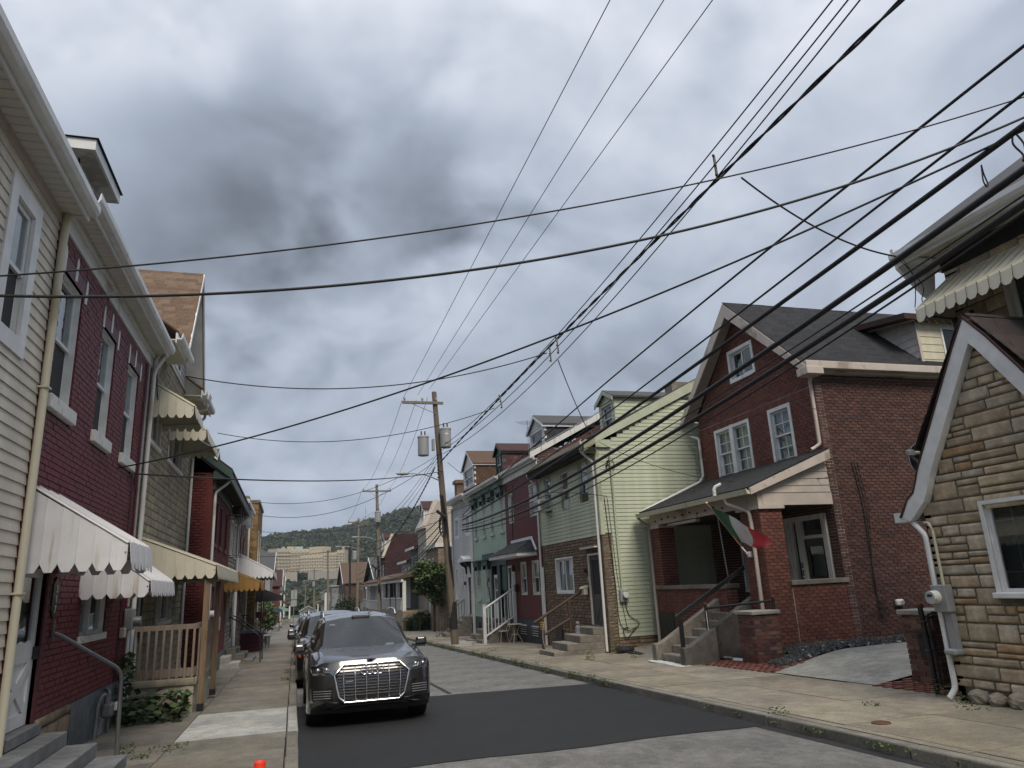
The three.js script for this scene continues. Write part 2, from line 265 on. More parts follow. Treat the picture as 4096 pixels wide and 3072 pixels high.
// ---------------------------------------------------------------- materials
const M = {
  white: mat([.74, .75, .75], { r: .45, t: 'plain' }), whiteOld: mat([.66, .66, .63], { r: .55, t: 'streak' }), trim: mat([.70, .70, .68], { r: .5, t: 'dirt' }),
  cream: mat([.60, .56, .43], { r: .5, t: 'streak' }), creamAw: mat([.56, .53, .42], { r: .45, t: 'streak' }), beigeTrim: mat([.55, .48, .42], { r: .55, t: 'dirt' }), whiteAw: mat([.70, .70, .72], { r: .38, t: 'streak' }),
  sidingBeige: mat([1, 1, 1], { r: .6, t: 'plain', vc: 1 }), siding: mat([1, 1, 1], { r: .62, t: 'plain', vc: 1 }),
  brickPaint: mat([1, 1, 1], { r: .62, t: 'paintchip', vc: 1, b: 'fine', bs: .004 }), brick: mat([1, 1, 1], { r: .88, t: 'rough', vc: 1, b: 'fine', bs: .003 }), stone: mat([1, 1, 1], { r: .9, t: 'rough', vc: 1, b: 'fine', bs: .004, side: 1 }),
  mortarRed: mat([.10, .022, .030], { r: .8, t: 'rough' }), mortarLight: mat([.42, .37, .33], { r: .95, t: 'rough' }), mortarBrown: mat([.16, .13, .10], { r: .95, t: 'rough' }), mortarGreen: mat([.33, .43, .34], { r: .7, t: 'rough' }), mortarRed2: mat([.15, .03, .028], { r: .8, t: 'rough' }),
  foundation: mat([.13, .145, .165], { r: .6, t: 'rough', b: 'fine' }), foundDark: mat([.045, .052, .065], { r: .55, t: 'rough' }),
  concrete: mat([.27, .245, .20], { r: .92, t: 'concrete', b: 'grit', bs: .003 }), concreteNew: mat([.48, .48, .45], { r: .9, t: 'concrete', b: 'grit', bs: .002 }), concreteTan: mat([.345, .30, .225], { r: .92, t: 'concrete', b: 'grit', bs: .003 }), concreteLot: mat([.42, .40, .35], { r: .92, t: 'concrete' }), concreteStep: mat([.24, .215, .18], { r: .9, t: 'rough', b: 'fine' }), concreteGrey: mat([.20, .205, .21], { r: .85, t: 'rough', b: 'fine' }),
  slab: mat([1, 1, 1], { r: .92, t: 'concrete', vc: 1, b: 'grit', bs: .003 }), joint: mat([.06, .055, .045], { r: 1, t: 'rough' }),
  asphalt: mat([.27, .262, .245], { r: .95, t: 'asphalt', b: 'grit', bs: .004 }), asphaltNew: mat([.017, .018, .019], { r: .82, t: 'asphalt', b: 'grit', bs: .004 }), tarseal: mat([.03, .03, .031], { r: .8, t: 'asphalt' }),
  earth: mat([.10, .085, .06], { r: 1, t: 'rough' }), grass: mat([.06, .085, .03], { r: 1, t: 'rough' }), gravelBed: mat([.06, .06, .058], { r: 1, t: 'rough' }),
  roofDark: mat([1, 1, 1], { r: .92, t: 'asphroof', vc: 1 }), roofSlab: mat([.035, .035, .036], { r: .95, t: 'asphroof' }), roofBrown: mat([.14, .085, .055], { r: .95, t: 'asphroof' }), roofGrey: mat([.10, .10, .105], { r: .95, t: 'asphroof' }), roofMaroon: mat([.07, .03, .026], { r: .9, t: 'asphroof' }), slateTab: mat([1, 1, 1], { r: .85, t: 'rough', vc: 1 }),
  greenTrim: mat([.022, .055, .045], { r: .5, t: 'plain' }), black: mat([.012, .012, .013], { r: .5 }), blackGloss: mat([.012, .012, .013], { r: .25 }), blackMetal: mat([.016, .016, .018], { r: .42, t: 'plain' }), dark: mat([.004, .004, .005], { r: 1 }), trimShadeDark: mat([.018, .018, .017], { r: .95, t: 'rough' }),  // soffit tone is black trim; on eave undersides and porch ceiling it paints shade
  greyMetal: mat([.30, .31, .32], { r: .42, m: .6, t: 'plain' }), greyBox: mat([.30, .31, .315], { r: .5, t: 'plain' }), pipe: mat([.23, .235, .24], { r: .42, m: .5, t: 'rough' }), steel: mat([.5, .5, .51], { r: .3, m: 1 }), chrome: mat([.86, .86, .87], { r: .1, m: 1 }),
  poleWood: mat([.20, .165, .13], { r: .95, t: 'wood', b: 'coarse', bs: .006 }), poleOld: mat([.27, .24, .20], { r: .95, t: 'wood', b: 'coarse', bs: .006 }), deckWood: mat([.27, .225, .19], { r: .9, t: 'wood', b: 'fine' }), postWood: mat([.24, .175, .115], { r: .9, t: 'wood', b: 'fine' }), brownWood: mat([.075, .045, .032], { r: .7, t: 'wood' }),
  tarBlack: mat([.02, .019, .018], { r: .9, t: 'rough' }), wire: mat([.010, .010, .012], { r: .6 }), wireGrey: mat([.06, .06, .065], { r: .6 }), wireLight: mat([.30, .29, .27], { r: .7 }),
  glass: new THREE.MeshPhysicalMaterial({ color: rgb(.80, .84, .86), roughness: .02, metalness: 0, transmission: 1, thickness: 0, ior: 1.52 }), glassPaintedDark: new THREE.MeshPhysicalMaterial({ color: rgb(.012, .014, .016), roughness: .05, ior: 1.6 }),  // the opaque near-black pane has the dark room painted into its colour
  carGlass: new THREE.MeshPhysicalMaterial({ color: rgb(.36, .41, .41), roughness: .01, transmission: 1, thickness: 0, ior: 1.58 }),
  curtain: mat([.50, .50, .48], { r: 1, t: 'plain' }), curtainGrey: mat([.24, .26, .26], { r: 1, t: 'plain' }), roomShadeCloth: mat([.035, .038, .04], { r: 1, t: 'plain' }), screen: mat([.018, .020, .022], { r: .8 }),  // the near-black one paints unlit rooms behind windows; also seat cloth
  doorWhite: mat([.72, .73, .74], { r: .4, t: 'plain' }), doorGrey: mat([.075, .072, .066], { r: .6, t: 'plain' }), maroonPaint: mat([.115, .022, .038], { r: .55, t: 'rough' }), doorRed: mat([.16, .02, .03], { r: .5 }),
  leaf: new THREE.MeshStandardMaterial({ color: rgb(1, 1, 1), roughness: .85, vertexColors: true, side: THREE.DoubleSide }),
  rubber: mat([.014, .014, .015], { r: .8, t: 'rough' }), coneRed: mat([.80, .045, .02], { r: .5 }), ivory: mat([.50, .46, .36], { r: .5 }),
  rust: mat([.12, .05, .025], { r: .9, t: 'rough' }), terracotta: mat([.22, .07, .05], { r: .8, t: 'rough' }),
};
// ---------------------------------------------------------------- windows, doors, awnings, eaves
// opening [u0,u1,y0,y1]; w = wall plane. kinds: hung, slider, grid (each sash 2x3), fixed
function win(T, u0, u1, y0, y1, o = {}) {
  const w = o.w || 0, c = o.case ?? .07, fm = o.m || M.white, inset = o.inset ?? .09, pr = o.proud ?? .02, f = .045, ps = w - inset;
  const parts = [[u0 - c, u0, y0 - (o.sill ? 0 : c), y1 + c, w - .015, w + pr], [u1, u1 + c, y0 - (o.sill ? 0 : c), y1 + c, w - .015, w + pr], [u0, u1, y1, y1 + c, w - .015, w + pr]];
  if (!o.sill) parts.push([u0, u1, y0 - c, y0, w - .015, w + pr]);
  parts.push([u0 - .004, u0 + .012, y0, y1, ps - .05, w - .016], [u1 - .012, u1 + .004, y0, y1, ps - .05, w - .016], [u0, u1, y1 - .012, y1 + .004, ps - .05, w - .016], [u0, u1, y0 - .004, y0 + .012, ps - .05, w - .016]);
  const W = put(T, 'window', mb(parts.filter(b => b[1] > b[0])), c > 0 ? fm : (o.m || M.white)); const sash = [], panes = []; const U0 = u0 + .012, U1 = u1 - .012, Y0 = y0 + .012, Y1 = y1 - .012;
  const frame = (a, b, p, q, z) => { sash.push([a, a + f, p, q, z - .02, z + .02], [b - f, b, p, q, z - .02, z + .02], [a + f, b - f, p, p + f, z - .02, z + .02], [a + f, b - f, q - f, q, z - .02, z + .02]); panes.push([a + f, b - f, p + f, q - f, z]); };
  const k = o.kind || 'hung', mid = (Y0 + Y1) / 2 + (o.mid || 0);
  if (k === 'hung' || k === 'grid') { frame(U0, U1, mid - .02, Y1, ps + .022); frame(U0, U1, Y0, mid + .02, ps - .022); }
  else if (k === 'slider') { const mu = (U0 + U1) / 2; frame(U0, mu + .02, Y0, Y1, ps - .022); frame(mu - .02, U1, Y0, Y1, ps + .022); } else frame(U0, U1, Y0, Y1, ps);
  if (k === 'grid') for (const [a, b, p, q, z] of [...panes]) { const nx = o.nx || 2, ny = o.ny || 2; for (let i = 1; i < nx; i++) { const x = lerp(a, b, i / nx); sash.push([x - .011, x + .011, p, q, z - .01, z + .012]); } for (let j = 1; j < ny; j++) { const y = lerp(p, q, j / ny); sash.push([a, b, y - .011, y + .011, z - .009, z + .011]); } }
  put(W, 'sash', mb(sash), o.sm || M.white);
  panes.forEach(([a, b, p, q, z], i) => bx(W, 'pane', [a, b], [p, q], [z - .002, z + .002], o.far ? M.glassPaintedDark : M.glass));  // far panes carry the darkness of the room in their colour
  if (o.screen) bx(W, 'insect_screen', [U0 + f, U1 - f], [Y0 + f, mid - .02], [ps + .004, ps + .006], M.screen);
  if (!o.far) { const cm = o.cur || M.roomShadeCloth; if (o.folds) { const n = 28, g = new THREE.PlaneGeometry(u1 - u0, y1 - y0, n, 1), p = g.attributes.position; for (let i = 0; i < p.count; i++) p.setZ(i, .015 * Math.sin(p.getX(i) * 55) + .008 * Math.sin(p.getX(i) * 23)); g.computeVertexNormals(); put(W, 'curtain', g, cm, [(u0 + u1) / 2, (y0 + y1) / 2, ps - .09]); }
    else bx(W, 'back_board', [u0, u1], [y0, y1], [ps - .12, ps - .1], cm); }  // board behind the panes
  if (o.sill) { const [sh, sp, sx] = o.sill; put(W, 'sill', rbox(u1 - u0 + 2 * sx, sh, sp + inset, .012), o.sillM || M.whiteOld, [(u0 + u1) / 2, y0 - sh / 2 + .01, w + (sp - inset) / 2]); }
  if (o.head) put(W, 'lintel', rbox(u1 - u0 + 2 * c + .1, .1, .07, .01), fm, [(u0 + u1) / 2, y1 + c + .05, w + .02]);
  return W;
}
// sloped soffit eave: fascia, soffit boards, gutter, roof edge. runs along x
function eave(T, u0, u1, y, ov, o = {}) {
  const s = put(T, 'soffit', mb([[u0, u1, y, y + .02, 0, ov - .02]]), o.sm || M.trim);
  if (o.boards) { const R = rng(7), L = []; for (let u = u0; u < u1; u += .14) L.push({ c: [Math.min(u1, u + .07), y - .006, ov / 2 - .01], s: [Math.min(.132, u1 - u), .012, ov - .03], col: [.56 + R() * .05, .55 + R() * .05, .51 + R() * .04] }); pieces(T, 'soffit_board', L, M.siding, 120); }
  bx(T, 'fascia', [u0, u1], [y - .05, y + .16], [ov - .02, ov + .005], o.fm || M.white);
  if (o.gutter !== 0) { const g = o.gw || .12; ex(T, 'gutter', [[ov + .006, y + .02], [ov + g * .75, y + .02], [ov + g, y + .07], [ov + g, y + .15], [ov + g - .012, y + .15], [ov + g * .7, y + .045], [ov + .02, y + .04], [ov + .02, y + .15], [ov + .006, y + .15]], u1 - u0, 'u', o.gm || M.white, [u0, 0, 0]); }
  if (o.roof) { const [h, d] = o.roof; ex(T, 'roof', [[ov + .03, y + .16], [ov + .03, y + .20], [-d, y + .2 + h], [-d, y + .16 + h]], u1 - u0, 'u', o.rm || M.roofSlab, [u0, 0, 0]); }
  return s;
}
// ribbed metal awning: pans side by side with a scalloped front edge and triangular cheeks
function awning(par, u0, u1, yt, yb, proj, drop, m, o = {}) {
  const n = Math.max(3, Math.round((u1 - u0) / (o.pan || .16))), pw = (u1 - u0) / n, w = o.w || 0, sl = Math.atan2(yt - yb, proj), len = Math.hypot(yt - yb, proj), nm = o.alt;
  const A = put(par, 'canopy', mb([[u0, u1, yt - .004, yt + .02, w, w + .03]]), m);
  for (let i = 0; i < n; i++) { const a = u0 + i * pw, z = i % 2 ? .012 : 0;
    // pan + scalloped tongue, one bent sheet
    const g = uvb(new THREE.BoxGeometry(pw * .98, .006, len)); g.rotateX(sl); g.translate(0, (yb - yt) / 2, proj / 2);
    const sc = exGeo([[-pw * .47, 0], [pw * .47, 0], [pw * .47, -drop * .72], [pw * .22, -drop], [-pw * .22, -drop], [-pw * .47, -drop * .72]], .006, 'w'); sc.rotateX(-.12).translate(0, yb - yt, proj);
    const rib = uvb(new THREE.BoxGeometry(.014, .03, len)); rib.rotateX(sl); rib.translate(-pw / 2, (yb - yt) / 2 + .012, proj / 2);
    put(A, 'slat', mg([g, sc, rib]), nm && i % 4 === 2 ? nm : m, [a + pw / 2, yt + z, w + .02]); }
  for (const [e, U] of [[0, u0], [1, u1]]) { if (o.cheek === 0) continue; const k = Math.max(2, Math.round(proj / .17)), cw = proj / k;
    for (let j = 0; j < k; j++) { const z0 = j * cw, z1 = z0 + cw, ya = lerp(yt, yb, z0 / proj), yc = lerp(yt, yb, z1 / proj), b = (o.cb ?? (yb - drop)), q = .28 * cw; ex(A, 'side_panel', [[w + z0 + .003, ya - .02], [w + z1 - .003, yc - .02], [w + z1 - .003, b + drop * .28], [w + z1 - q, b], [w + z0 + q, b], [w + z0 + .003, b + drop * .28]].map(p => [p[0], p[1]]), .012, 'u', m, [U - (e ? .012 : 0) + (j % 2 ? .004 : 0), 0, 0]);
      bx(A, 'seam', [U - .012, U + .012], [b + drop * .3, yc - .02], [w + z1 - .004, w + z1 + .004], m); }
    rod(A, 'edge_tube', [U, yt, w + .02], [U, yb, w + proj], .014, m, .014, 6); }
  rod(A, 'front_bar', [u0, yb - drop * .35, w + proj - .015], [u1, yb - drop * .35, w + proj - .015], .012, o.bm || M.greyMetal, .012, 6);
  for (const U of [u0 + .03, u1 - .03]) rod(A, 'arm', [U, yb - drop * .5, w + .01], [U, yb - drop * .35, w + proj - .02], .011, o.bm || M.greyMetal, .011, 6);
  return A;
}
// flight of solid steps: profile in (z,y)
function steps(par, name, u0, u1, z0, y0, n, tread, rise, m, back = 0) {
  for (let i = 0; i < n; i++) put(par, name, rbox(u1 - u0, rise * (n - i) + .02, 0.001 + tread + (i === n - 1 ? back : 0), .012), m, [(u0 + u1) / 2, y0 + rise * (n - i) / 2 - .01, 0]).position.z = 0;
}
function textGeo(s, size, d = .008) { const g = new TextGeometry(s, { font, size, depth: d, curveSegments: 4, bevelEnabled: false }); g.center(); return g; }
function downspout(T, u, w, yt, yb, m, o = {}) { const pts = [[u, yt, w + (o.out ?? .35)], [u, yt - .12, w + (o.out ?? .35)], [u, yt - .42, w + .05], [u, yb + .12, w + .05], [u, yb, w + .16]]; return put(T, 'downspout', pipeGeo(o.pts || pts, o.r || .04, .07, 8), m); }
// leaf cards: small bent leaves spread through a volume. shape(R) -> [x,y,z]
function leaves(n, shape, size, cols, seed, up = .4) {
  const R = rng(seed), pos = [], nor = [], col = [], uv = [], q = new THREE.Quaternion(), e = new THREE.Euler(), a = V3(), N = V3();
  for (let i = 0; i < n; i++) { const c = shape(R); if (!c) continue; const s = size * (.6 + R() * .8); e.set((R() - .5) * 2.4 * (1 - up), R() * 6.28, (R() - .5) * 2.4); q.setFromEuler(e); const k = cols[Math.floor(R() * cols.length)], b = .8 + R() * .4;
    const v = [[0, 0, -.5], [.32, .04, -.05], [0, .0, .5], [0, 0, -.5], [0, .0, .5], [-.32, .04, -.05]]; N.set(0, 1, 0).applyQuaternion(q);
    for (const t of v) { a.set(...t).multiplyScalar(s).applyQuaternion(q); pos.push(a.x + c[0], a.y + c[1], a.z + c[2]); nor.push(N.x, N.y, N.z); col.push(k[0] * b, k[1] * b, k[2] * b); uv.push(0, 0); } }
  const g = new THREE.BufferGeometry(); g.setAttribute('position', new THREE.Float32BufferAttribute(pos, 3)); g.setAttribute('normal', new THREE.Float32BufferAttribute(nor, 3)); g.setAttribute('color', new THREE.Float32BufferAttribute(col, 3)); g.setAttribute('uv', new THREE.Float32BufferAttribute(uv, 2)); g.computeVertexNormals(); return g;
}
// ---------------------------------------------------------------- ground, road, pavements
const tilt = new THREE.Matrix4().set(1, 0, 0, 0, 0, 1, SLOPE, 0, 0, 0, 1, 0, 0, 0, 0, 1);       // shear: y += SLOPE * z
const hillH = (x, z) => {                                     // far terrain: valley floor, then the wooded hillside
  const d = -z; if (d < 300) return 0;
  const ridge = 76 + 30 * sm(0, 190, x) + 8 * nz(x * .008, z * .004, 2) + 20 * sm(260, 700, x) - 26 * sm(0, -110, x) - 40 * sm(-110, -400, x);
  return sm(560, 1000, d + 25 * nz(x * .004, 1.5, 7)) * ridge;
};
const landY = (x, z) => (z > -260 ? SLOPE * z : SLOPE * -260) - .07 + hillH(x, z) + (Math.abs(x) > 60 ? 0 : 0);
{
  const xs = [], zs = []; for (let i = 0; i <= 70; i++) { const t = i / 35 - 1; xs.push(Math.sign(t) * (Math.abs(t) ** 2.2) * 2400 + 20); } for (let i = 0; i <= 90; i++) zs.push(i < 20 ? 60 - i * 16 : -260 - (i - 20) * (i - 20) * .62);
  const p = [], ix = [], uv = []; zs.forEach(z => xs.forEach(x => { p.push(x, landY(x, z), z); uv.push(x, z); }));
  for (let j = 0; j < zs.length - 1; j++) for (let i = 0; i < xs.length - 1; i++) { const a = j * xs.length + i, b = a + 1, c = a + xs.length, d = c + 1; ix.push(a, b, c, b, d, c); }
  const g = new THREE.BufferGeometry(); g.setAttribute('position', new THREE.Float32BufferAttribute(p, 3)); g.setAttribute('uv', new THREE.Float32BufferAttribute(uv, 2)); g.setIndex(ix); g.computeVertexNormals();
  const m = new THREE.Mesh(g, M.grass); m.name = 'ground'; m.userData.kind = 'structure'; m.receiveShadow = true; scene.add(m);
}
function sheet(name, x0, x1, z0, z1, dy, m, pts) {            // a sheet that follows the street's fall
  const g = pts ? new THREE.ShapeGeometry(shp(pts.map(p => [p[0], -p[1]]))).rotateX(-Math.PI / 2) : new THREE.PlaneGeometry(x1 - x0, Math.abs(z1 - z0), 1, 8).rotateX(-Math.PI / 2).translate((x0 + x1) / 2, 0, (z0 + z1) / 2);
  uvb(g); g.applyMatrix4(tilt).translate(0, dy, 0); const me = new THREE.Mesh(g, m); me.name = num(name); me.userData.kind = 'structure'; me.receiveShadow = true; scene.add(me); return me;
}
const CL = z => .10 + .0045 * -z, CR = 6.05;                  // kerb lines
sheet('road', -.3, 6.3, 14, -300, 0, M.asphalt);
{
  const R = rng(5), e = []; for (let i = 0; i <= 24; i++) e.push([lerp(0, 6.04, i / 24), -9.05 + .02 * (R() - .5) + .05 * Math.sin(i * .6)]); const f = []; for (let i = 24; i >= 0; i--) f.push([lerp(0, 6.04, i / 24), lerp(-15.75, -15.05, i / 24) + .03 * (R() - .5)]);
  sheet('asphalt_patch', 0, 0, 0, 0, .008, M.asphaltNew, [...e, ...f]);
  sheet('gutter_seam', 0, 0, 0, 0, .004, M.tarseal, [[5.78, 2], [6.05, 2], [6.05, -9], [5.86, -9], [5.9, -5]]);
  sheet('tar_seam', 0, 0, 0, 0, .004, M.tarseal, [[3.1, -15.6], [3.2, -15.6], [3.35, -60], [3.27, -60]]);
}
// concrete flags laid in courses; each flag is a piece of its pavement
function pavement(x0f, x1f, cols, zs, tone, seed, skip, alt) {
  const S = structure('pavement'), R = rng(seed), L = [];
  for (let k = 0; k < zs.length - 1; k++) for (let c = 0; c < cols.length - 1; c++) {
    const za = zs[k], zb = zs[k + 1], zm = (za + zb) / 2, xa = lerp(x0f(zm), x1f(zm), cols[c]), xb = lerp(x0f(zm), x1f(zm), cols[c + 1]); if (skip && skip((xa + xb) / 2, zm, c)) continue;
    const l = .86 + R() * .26, g = uvb(new THREE.BoxGeometry(xb - xa - .014, .1, za - zb - .014)), col = (alt && alt(c, zm)) || tone.map((v, i) => v * l * (1 + (R() - .5) * .05));
    // uv offset so that flags do not repeat
    const uv = g.attributes.uv, ox = R() * 9, oy = R() * 9; for (let i = 0; i < uv.count; i++) uv.setXY(i, uv.getX(i) + ox, uv.getY(i) + oy);
    g.applyMatrix4(new THREE.Matrix4().set(1, 0, 0, 0, 0, 1, SLOPE + (R() - .5) * .003, 0, 0, 0, 1, 0, 0, 0, 0, 1)); L.push({ c: [(xa + xb) / 2, wy(zm) - .05 + (R() - .5) * .008, zm], geo: g, col }); }
  pieces(S, 'flag', L, M.slab, 300);
  return S;
}
const zsL = [6, 4, 2.2, .6, -1, -2.6, -4.2, -5.8, -7.4, -8.95, -10.45, -11.9, -14.85, -16.3, -17.9, -19.6, -21.2, -22.9, -25, -27.1, -29.3, -31.6, -34, -36.5, -39, -42, -45, -48.5, -52, -56, -60, -65, -70, -76, -84, -92, -102, -114, -130, -150];
const PL = pavement(z => -2.84, z => CL(z) - .17, [0, .47, 1], zsL, [.205, .185, .15], 31, null, (c, z) => c === 1 && z < -11.9 && z > -14.85 ? [.46, .46, .43] : null);
sheet('pavement_bed', -4.4, .0, 8, -160, .045, M.joint);
const PR = pavement(z => CR + .17, z => 9.06, [0, .05, .5, 1], [6, 4, 2, 0, -2, -4.2, -6.1, -7.9, -9.4, -11.0, -12.7, -14.4, -16, -17.6, -19.4, -21.4, -23.2, -25.2, -27.3, -29.5, -31.8, -34.4, -37, -40, -43, -46, -49, -53, -57, -62, -67, -73, -80, -88, -98, -110, -125, -145], [.30, .262, .20], 77, null, (c, z) => c === 0 ? [.30, .265, .205] : c === 1 && z < -30 && z > -33.5 ? [.44, .42, .38] : null);
sheet('pavement_bed', 6.1, 24, 8, -160, .045, M.joint);
// kerb stones
{
  for (const sd of [0, 1]) { const S = structure('kerb'), R = rng(41 + sd), L = []; let z = 6; while (z > -150) { const len = z < -11.7 && z > -14.9 && !sd ? 3 : 1.5 + R() * 1.2; const zm = z - len / 2, x = sd ? CR + .08 : CL(zm) - .085, g = rbox(.155, .2, len - .012, .022, 2); g.applyMatrix4(tilt); const wp = !sd && zm < -11.8 && zm > -15; const k = .8 + R() * .35; L.push({ c: [x, wy(zm) - .096, zm], geo: g, col: wp ? [.44, .44, .41] : sd ? [.25 * k, .235 * k, .20 * k] : [.215 * k, .20 * k, .165 * k] }); z -= len; } pieces(S, 'kerb_stone', L, M.slab, 60); }
}
// weeds growing in joints and along the kerb
const WEED = [[.055, .085, .022], [.075, .10, .03], [.04, .065, .02], [.10, .11, .04]];
function weeds(label, spots, seed, group) { // spots: [x, z, r, h, n]
  const geos = []; spots.forEach(([x, z, r, h, n], i) => { const g = leaves(n, R => { const a = R() * 6.28, q = Math.sqrt(R()) * r; return [x + Math.cos(a) * q, wy(z) + (x > 5.9 && x < 6.12 ? -.08 : 0) + R() * h, z + Math.sin(a) * q * 1.4]; }, .035, WEED, seed + i, 0); geos.push(g); });
  const g = joinFast(geos), m = new THREE.Mesh(g, M.leaf); m.name = num('weeds'); m.userData = { label, category: 'weeds', kind: 'stuff' }; m.castShadow = m.receiveShadow = true; scene.add(m);
}
{ const R = rng(9), sp = []; for (let i = 0; i < 150; i++) { const z = -13.5 - R() * 22; const c = nz(z * .5, 3, 1); if (c < -.12 && R() > .25) continue; sp.push([6.03 + R() * .05, z, .09, .05 + R() * .09 * (1 + c), 26]); } for (let i = 0; i < 14; i++) sp.push([6.04, -5 - R() * 6, .07, .06, 18]); weeds('green weeds growing in the gutter along the pale street kerb', sp, 100);
  weeds('small weeds in pavement joints beside the stone steps', [[8.05, -21.2, .16, .16, 90], [7.8, -21.6, .14, .14, 70], [8.3, -20.7, .14, .12, 60], [8.95, -20.4, .16, .28, 110], [7.7, -19.2, .14, .10, 70], [8.7, -18.6, .1, .12, 40], [6.6, -25.2, .2, .12, 80], [8.2, -25, .1, .08, 40], [7.1, -30, .12, .1, 40], [8.85, -15.2, .1, .09, 30], [8.9, -9.0, .13, .16, 90], [8.62, -8.3, .1, .14, 60], [8.3, -7.9, .2, .05, 40], [7.6, -8.9, .12, .05, 30], [6.25, -9.0, .14, .08, 50]], 300);
  weeds('thin weeds at the foot of the grey concrete steps', [[-2.45, -10.65, .07, .16, 50], [-2.6, -10.55, .06, .1, 30], [-2.0, -11.3, .12, .12, 70], [-1.75, -10.9, .12, .05, 50], [-1.5, -11.4, .25, .03, 80], [-.08, -20.5, .12, .08, 60], [-.05, -23, .1, .1, 50]], 500); }
// driveway, gravel bed and brick pavers beside the gabled brick house
const up = (x, z) => wy(z) + .30 * sm(8.9, 11.2, x);
function patch(name, pts, dy, m, nseg = 10) { // irregular sheet following up()
  const s = new THREE.ShapeGeometry(shp(pts.map(p => [p[0], -p[1]]))); s.rotateX(-Math.PI / 2); let g = s.toNonIndexed(); g = subdiv(g, 4); const p = g.attributes.position; for (let i = 0; i < p.count; i++) p.setY(i, up(p.getX(i), p.getZ(i)) + dy); g.computeVertexNormals(); uvb(g); const me = new THREE.Mesh(g, m); me.name = num(name); me.userData.kind = 'structure'; me.receiveShadow = true; scene.add(me); return me;
}
function subdiv(g, n) { for (let k = 0; k < n; k++) { const p = g.attributes.position, o = []; for (let i = 0; i < p.count; i += 3) { const a = V3().fromBufferAttribute(p, i), b = V3().fromBufferAttribute(p, i + 1), c = V3().fromBufferAttribute(p, i + 2), ab = a.clone().lerp(b, .5), bc = b.clone().lerp(c, .5), ca = c.clone().lerp(a, .5); for (const v of [a, ab, ca, ab, b, bc, ca, bc, c, ab, bc, ca]) o.push(v.x, v.y, v.z); } g = new THREE.BufferGeometry(); g.setAttribute('position', new THREE.Float32BufferAttribute(o, 3)); g.computeVertexNormals(); } return g; }
patch('driveway', [[9.07, -13.1], [9.5, -13.25], [10.2, -13.3], [11.2, -13.35], [12.6, -13.6], [24, -14.2], [24, -9.0], [9.07, -10.4]], .006, M.concreteLot);
patch('garden_bed', [[9.07, -16.5], [9.07, -13.1], [9.5, -13.25], [11.2, -13.36], [12.6, -13.6], [24, -14.2], [24, -16.5]], -.02, M.gravelBed);
patch('paver_bed', [[9.07, -8.6], [9.07, -10.4], [13, -9.9], [13, -8.6]], -.02, M.joint);
patch('yard', [[9.07, -21], [9.07, -16.5], [24, -16.5], [24, -21]], -.015, M.concrete);
function pavers(spec, seed) { const S = structure('paving'), R = rng(seed), L = []; const cols = [[.20, .062, .045], [.24, .085, .06], [.16, .05, .04], [.27, .11, .075], [.30, .22, .15]];
  for (const [x0, x1, z0, z1, inside] of spec) { let r = 0; for (let z = z0; z > z1; z -= .105, r++) for (let x = x0 - (r % 2) * .1; x < x1; x += .205) if (inside(x + .1, z - .05)) { const c = cols[R() < .04 ? 4 : Math.floor(R() * 4)]; L.push({ c: [x + .1, up(x + .1, z - .05) - .012 + (R() - .5) * .006, z - .05], s: [.196, .05, .096], col: c }); } }
  pieces(S, 'paver', L, M.brick, 260); }
pavers([[9.08, 10.6, -13.1, -16.2, (x, z) => z < -13.1 - .15 * (x - 9) - .02 && x < 9.35 + (z < -13.6 ? .25 : .9) && z > -16], [9.08, 11.4, -8.7, -10.4, (x, z) => z > -10.36 + (x - 9.07) * .12 && z < -8.75]], 61);
{ // grey slate chips
  const R = rng(71), n = 5200, g = new THREE.DodecahedronGeometry(.026, 0); g.scale(1.5, .5, 1); const im = new THREE.InstancedMesh(g, mat([1, 1, 1], { r: .85, t: 'rough' }), n), o = new THREE.Object3D(), c = new THREE.Color(); let k = 0;
  while (k < n) { const x = 9.6 + R() * R() * 9, z = -13.2 - R() * 1.75; const lim = x < 11.2 ? -13.42 : lerp(-13.42, -13.9, (x - 11.2) / 5); if (z > lim || (x < 10.35 && z < -14.0) ) { continue; } o.position.set(x, up(x, z) + .0 + R() * .03, z); o.rotation.set(R() * 6, R() * 6, R() * 6); const s = .6 + R() * 1.2; o.scale.setScalar(s); o.updateMatrix(); im.setMatrixAt(k, o.matrix); const v = R() < .02 ? .5 : .045 + R() * R() * .12; c.setRGB(v, v * 1.01, v * 1.02); im.setColorAt(k, c); k++; }
  im.name = 'slate_gravel'; im.userData = { kind: 'stuff', label: 'grey slate chips along the foot of the brick side wall', category: 'gravel' }; im.castShadow = im.receiveShadow = true; scene.add(im);
}
function flight(par, u0, u1, w0, yb, n, tread, rise, m) { for (let i = 0; i < n; i++) put(par, 'step', rbox(u1 - u0, rise + (i ? 0 : .1), tread * (n - i), .014), m, [(u0 + u1) / 2, yb + rise * (i + .5) - (i ? 0 : .05), w0 + tread * (n - i) / 2]); }
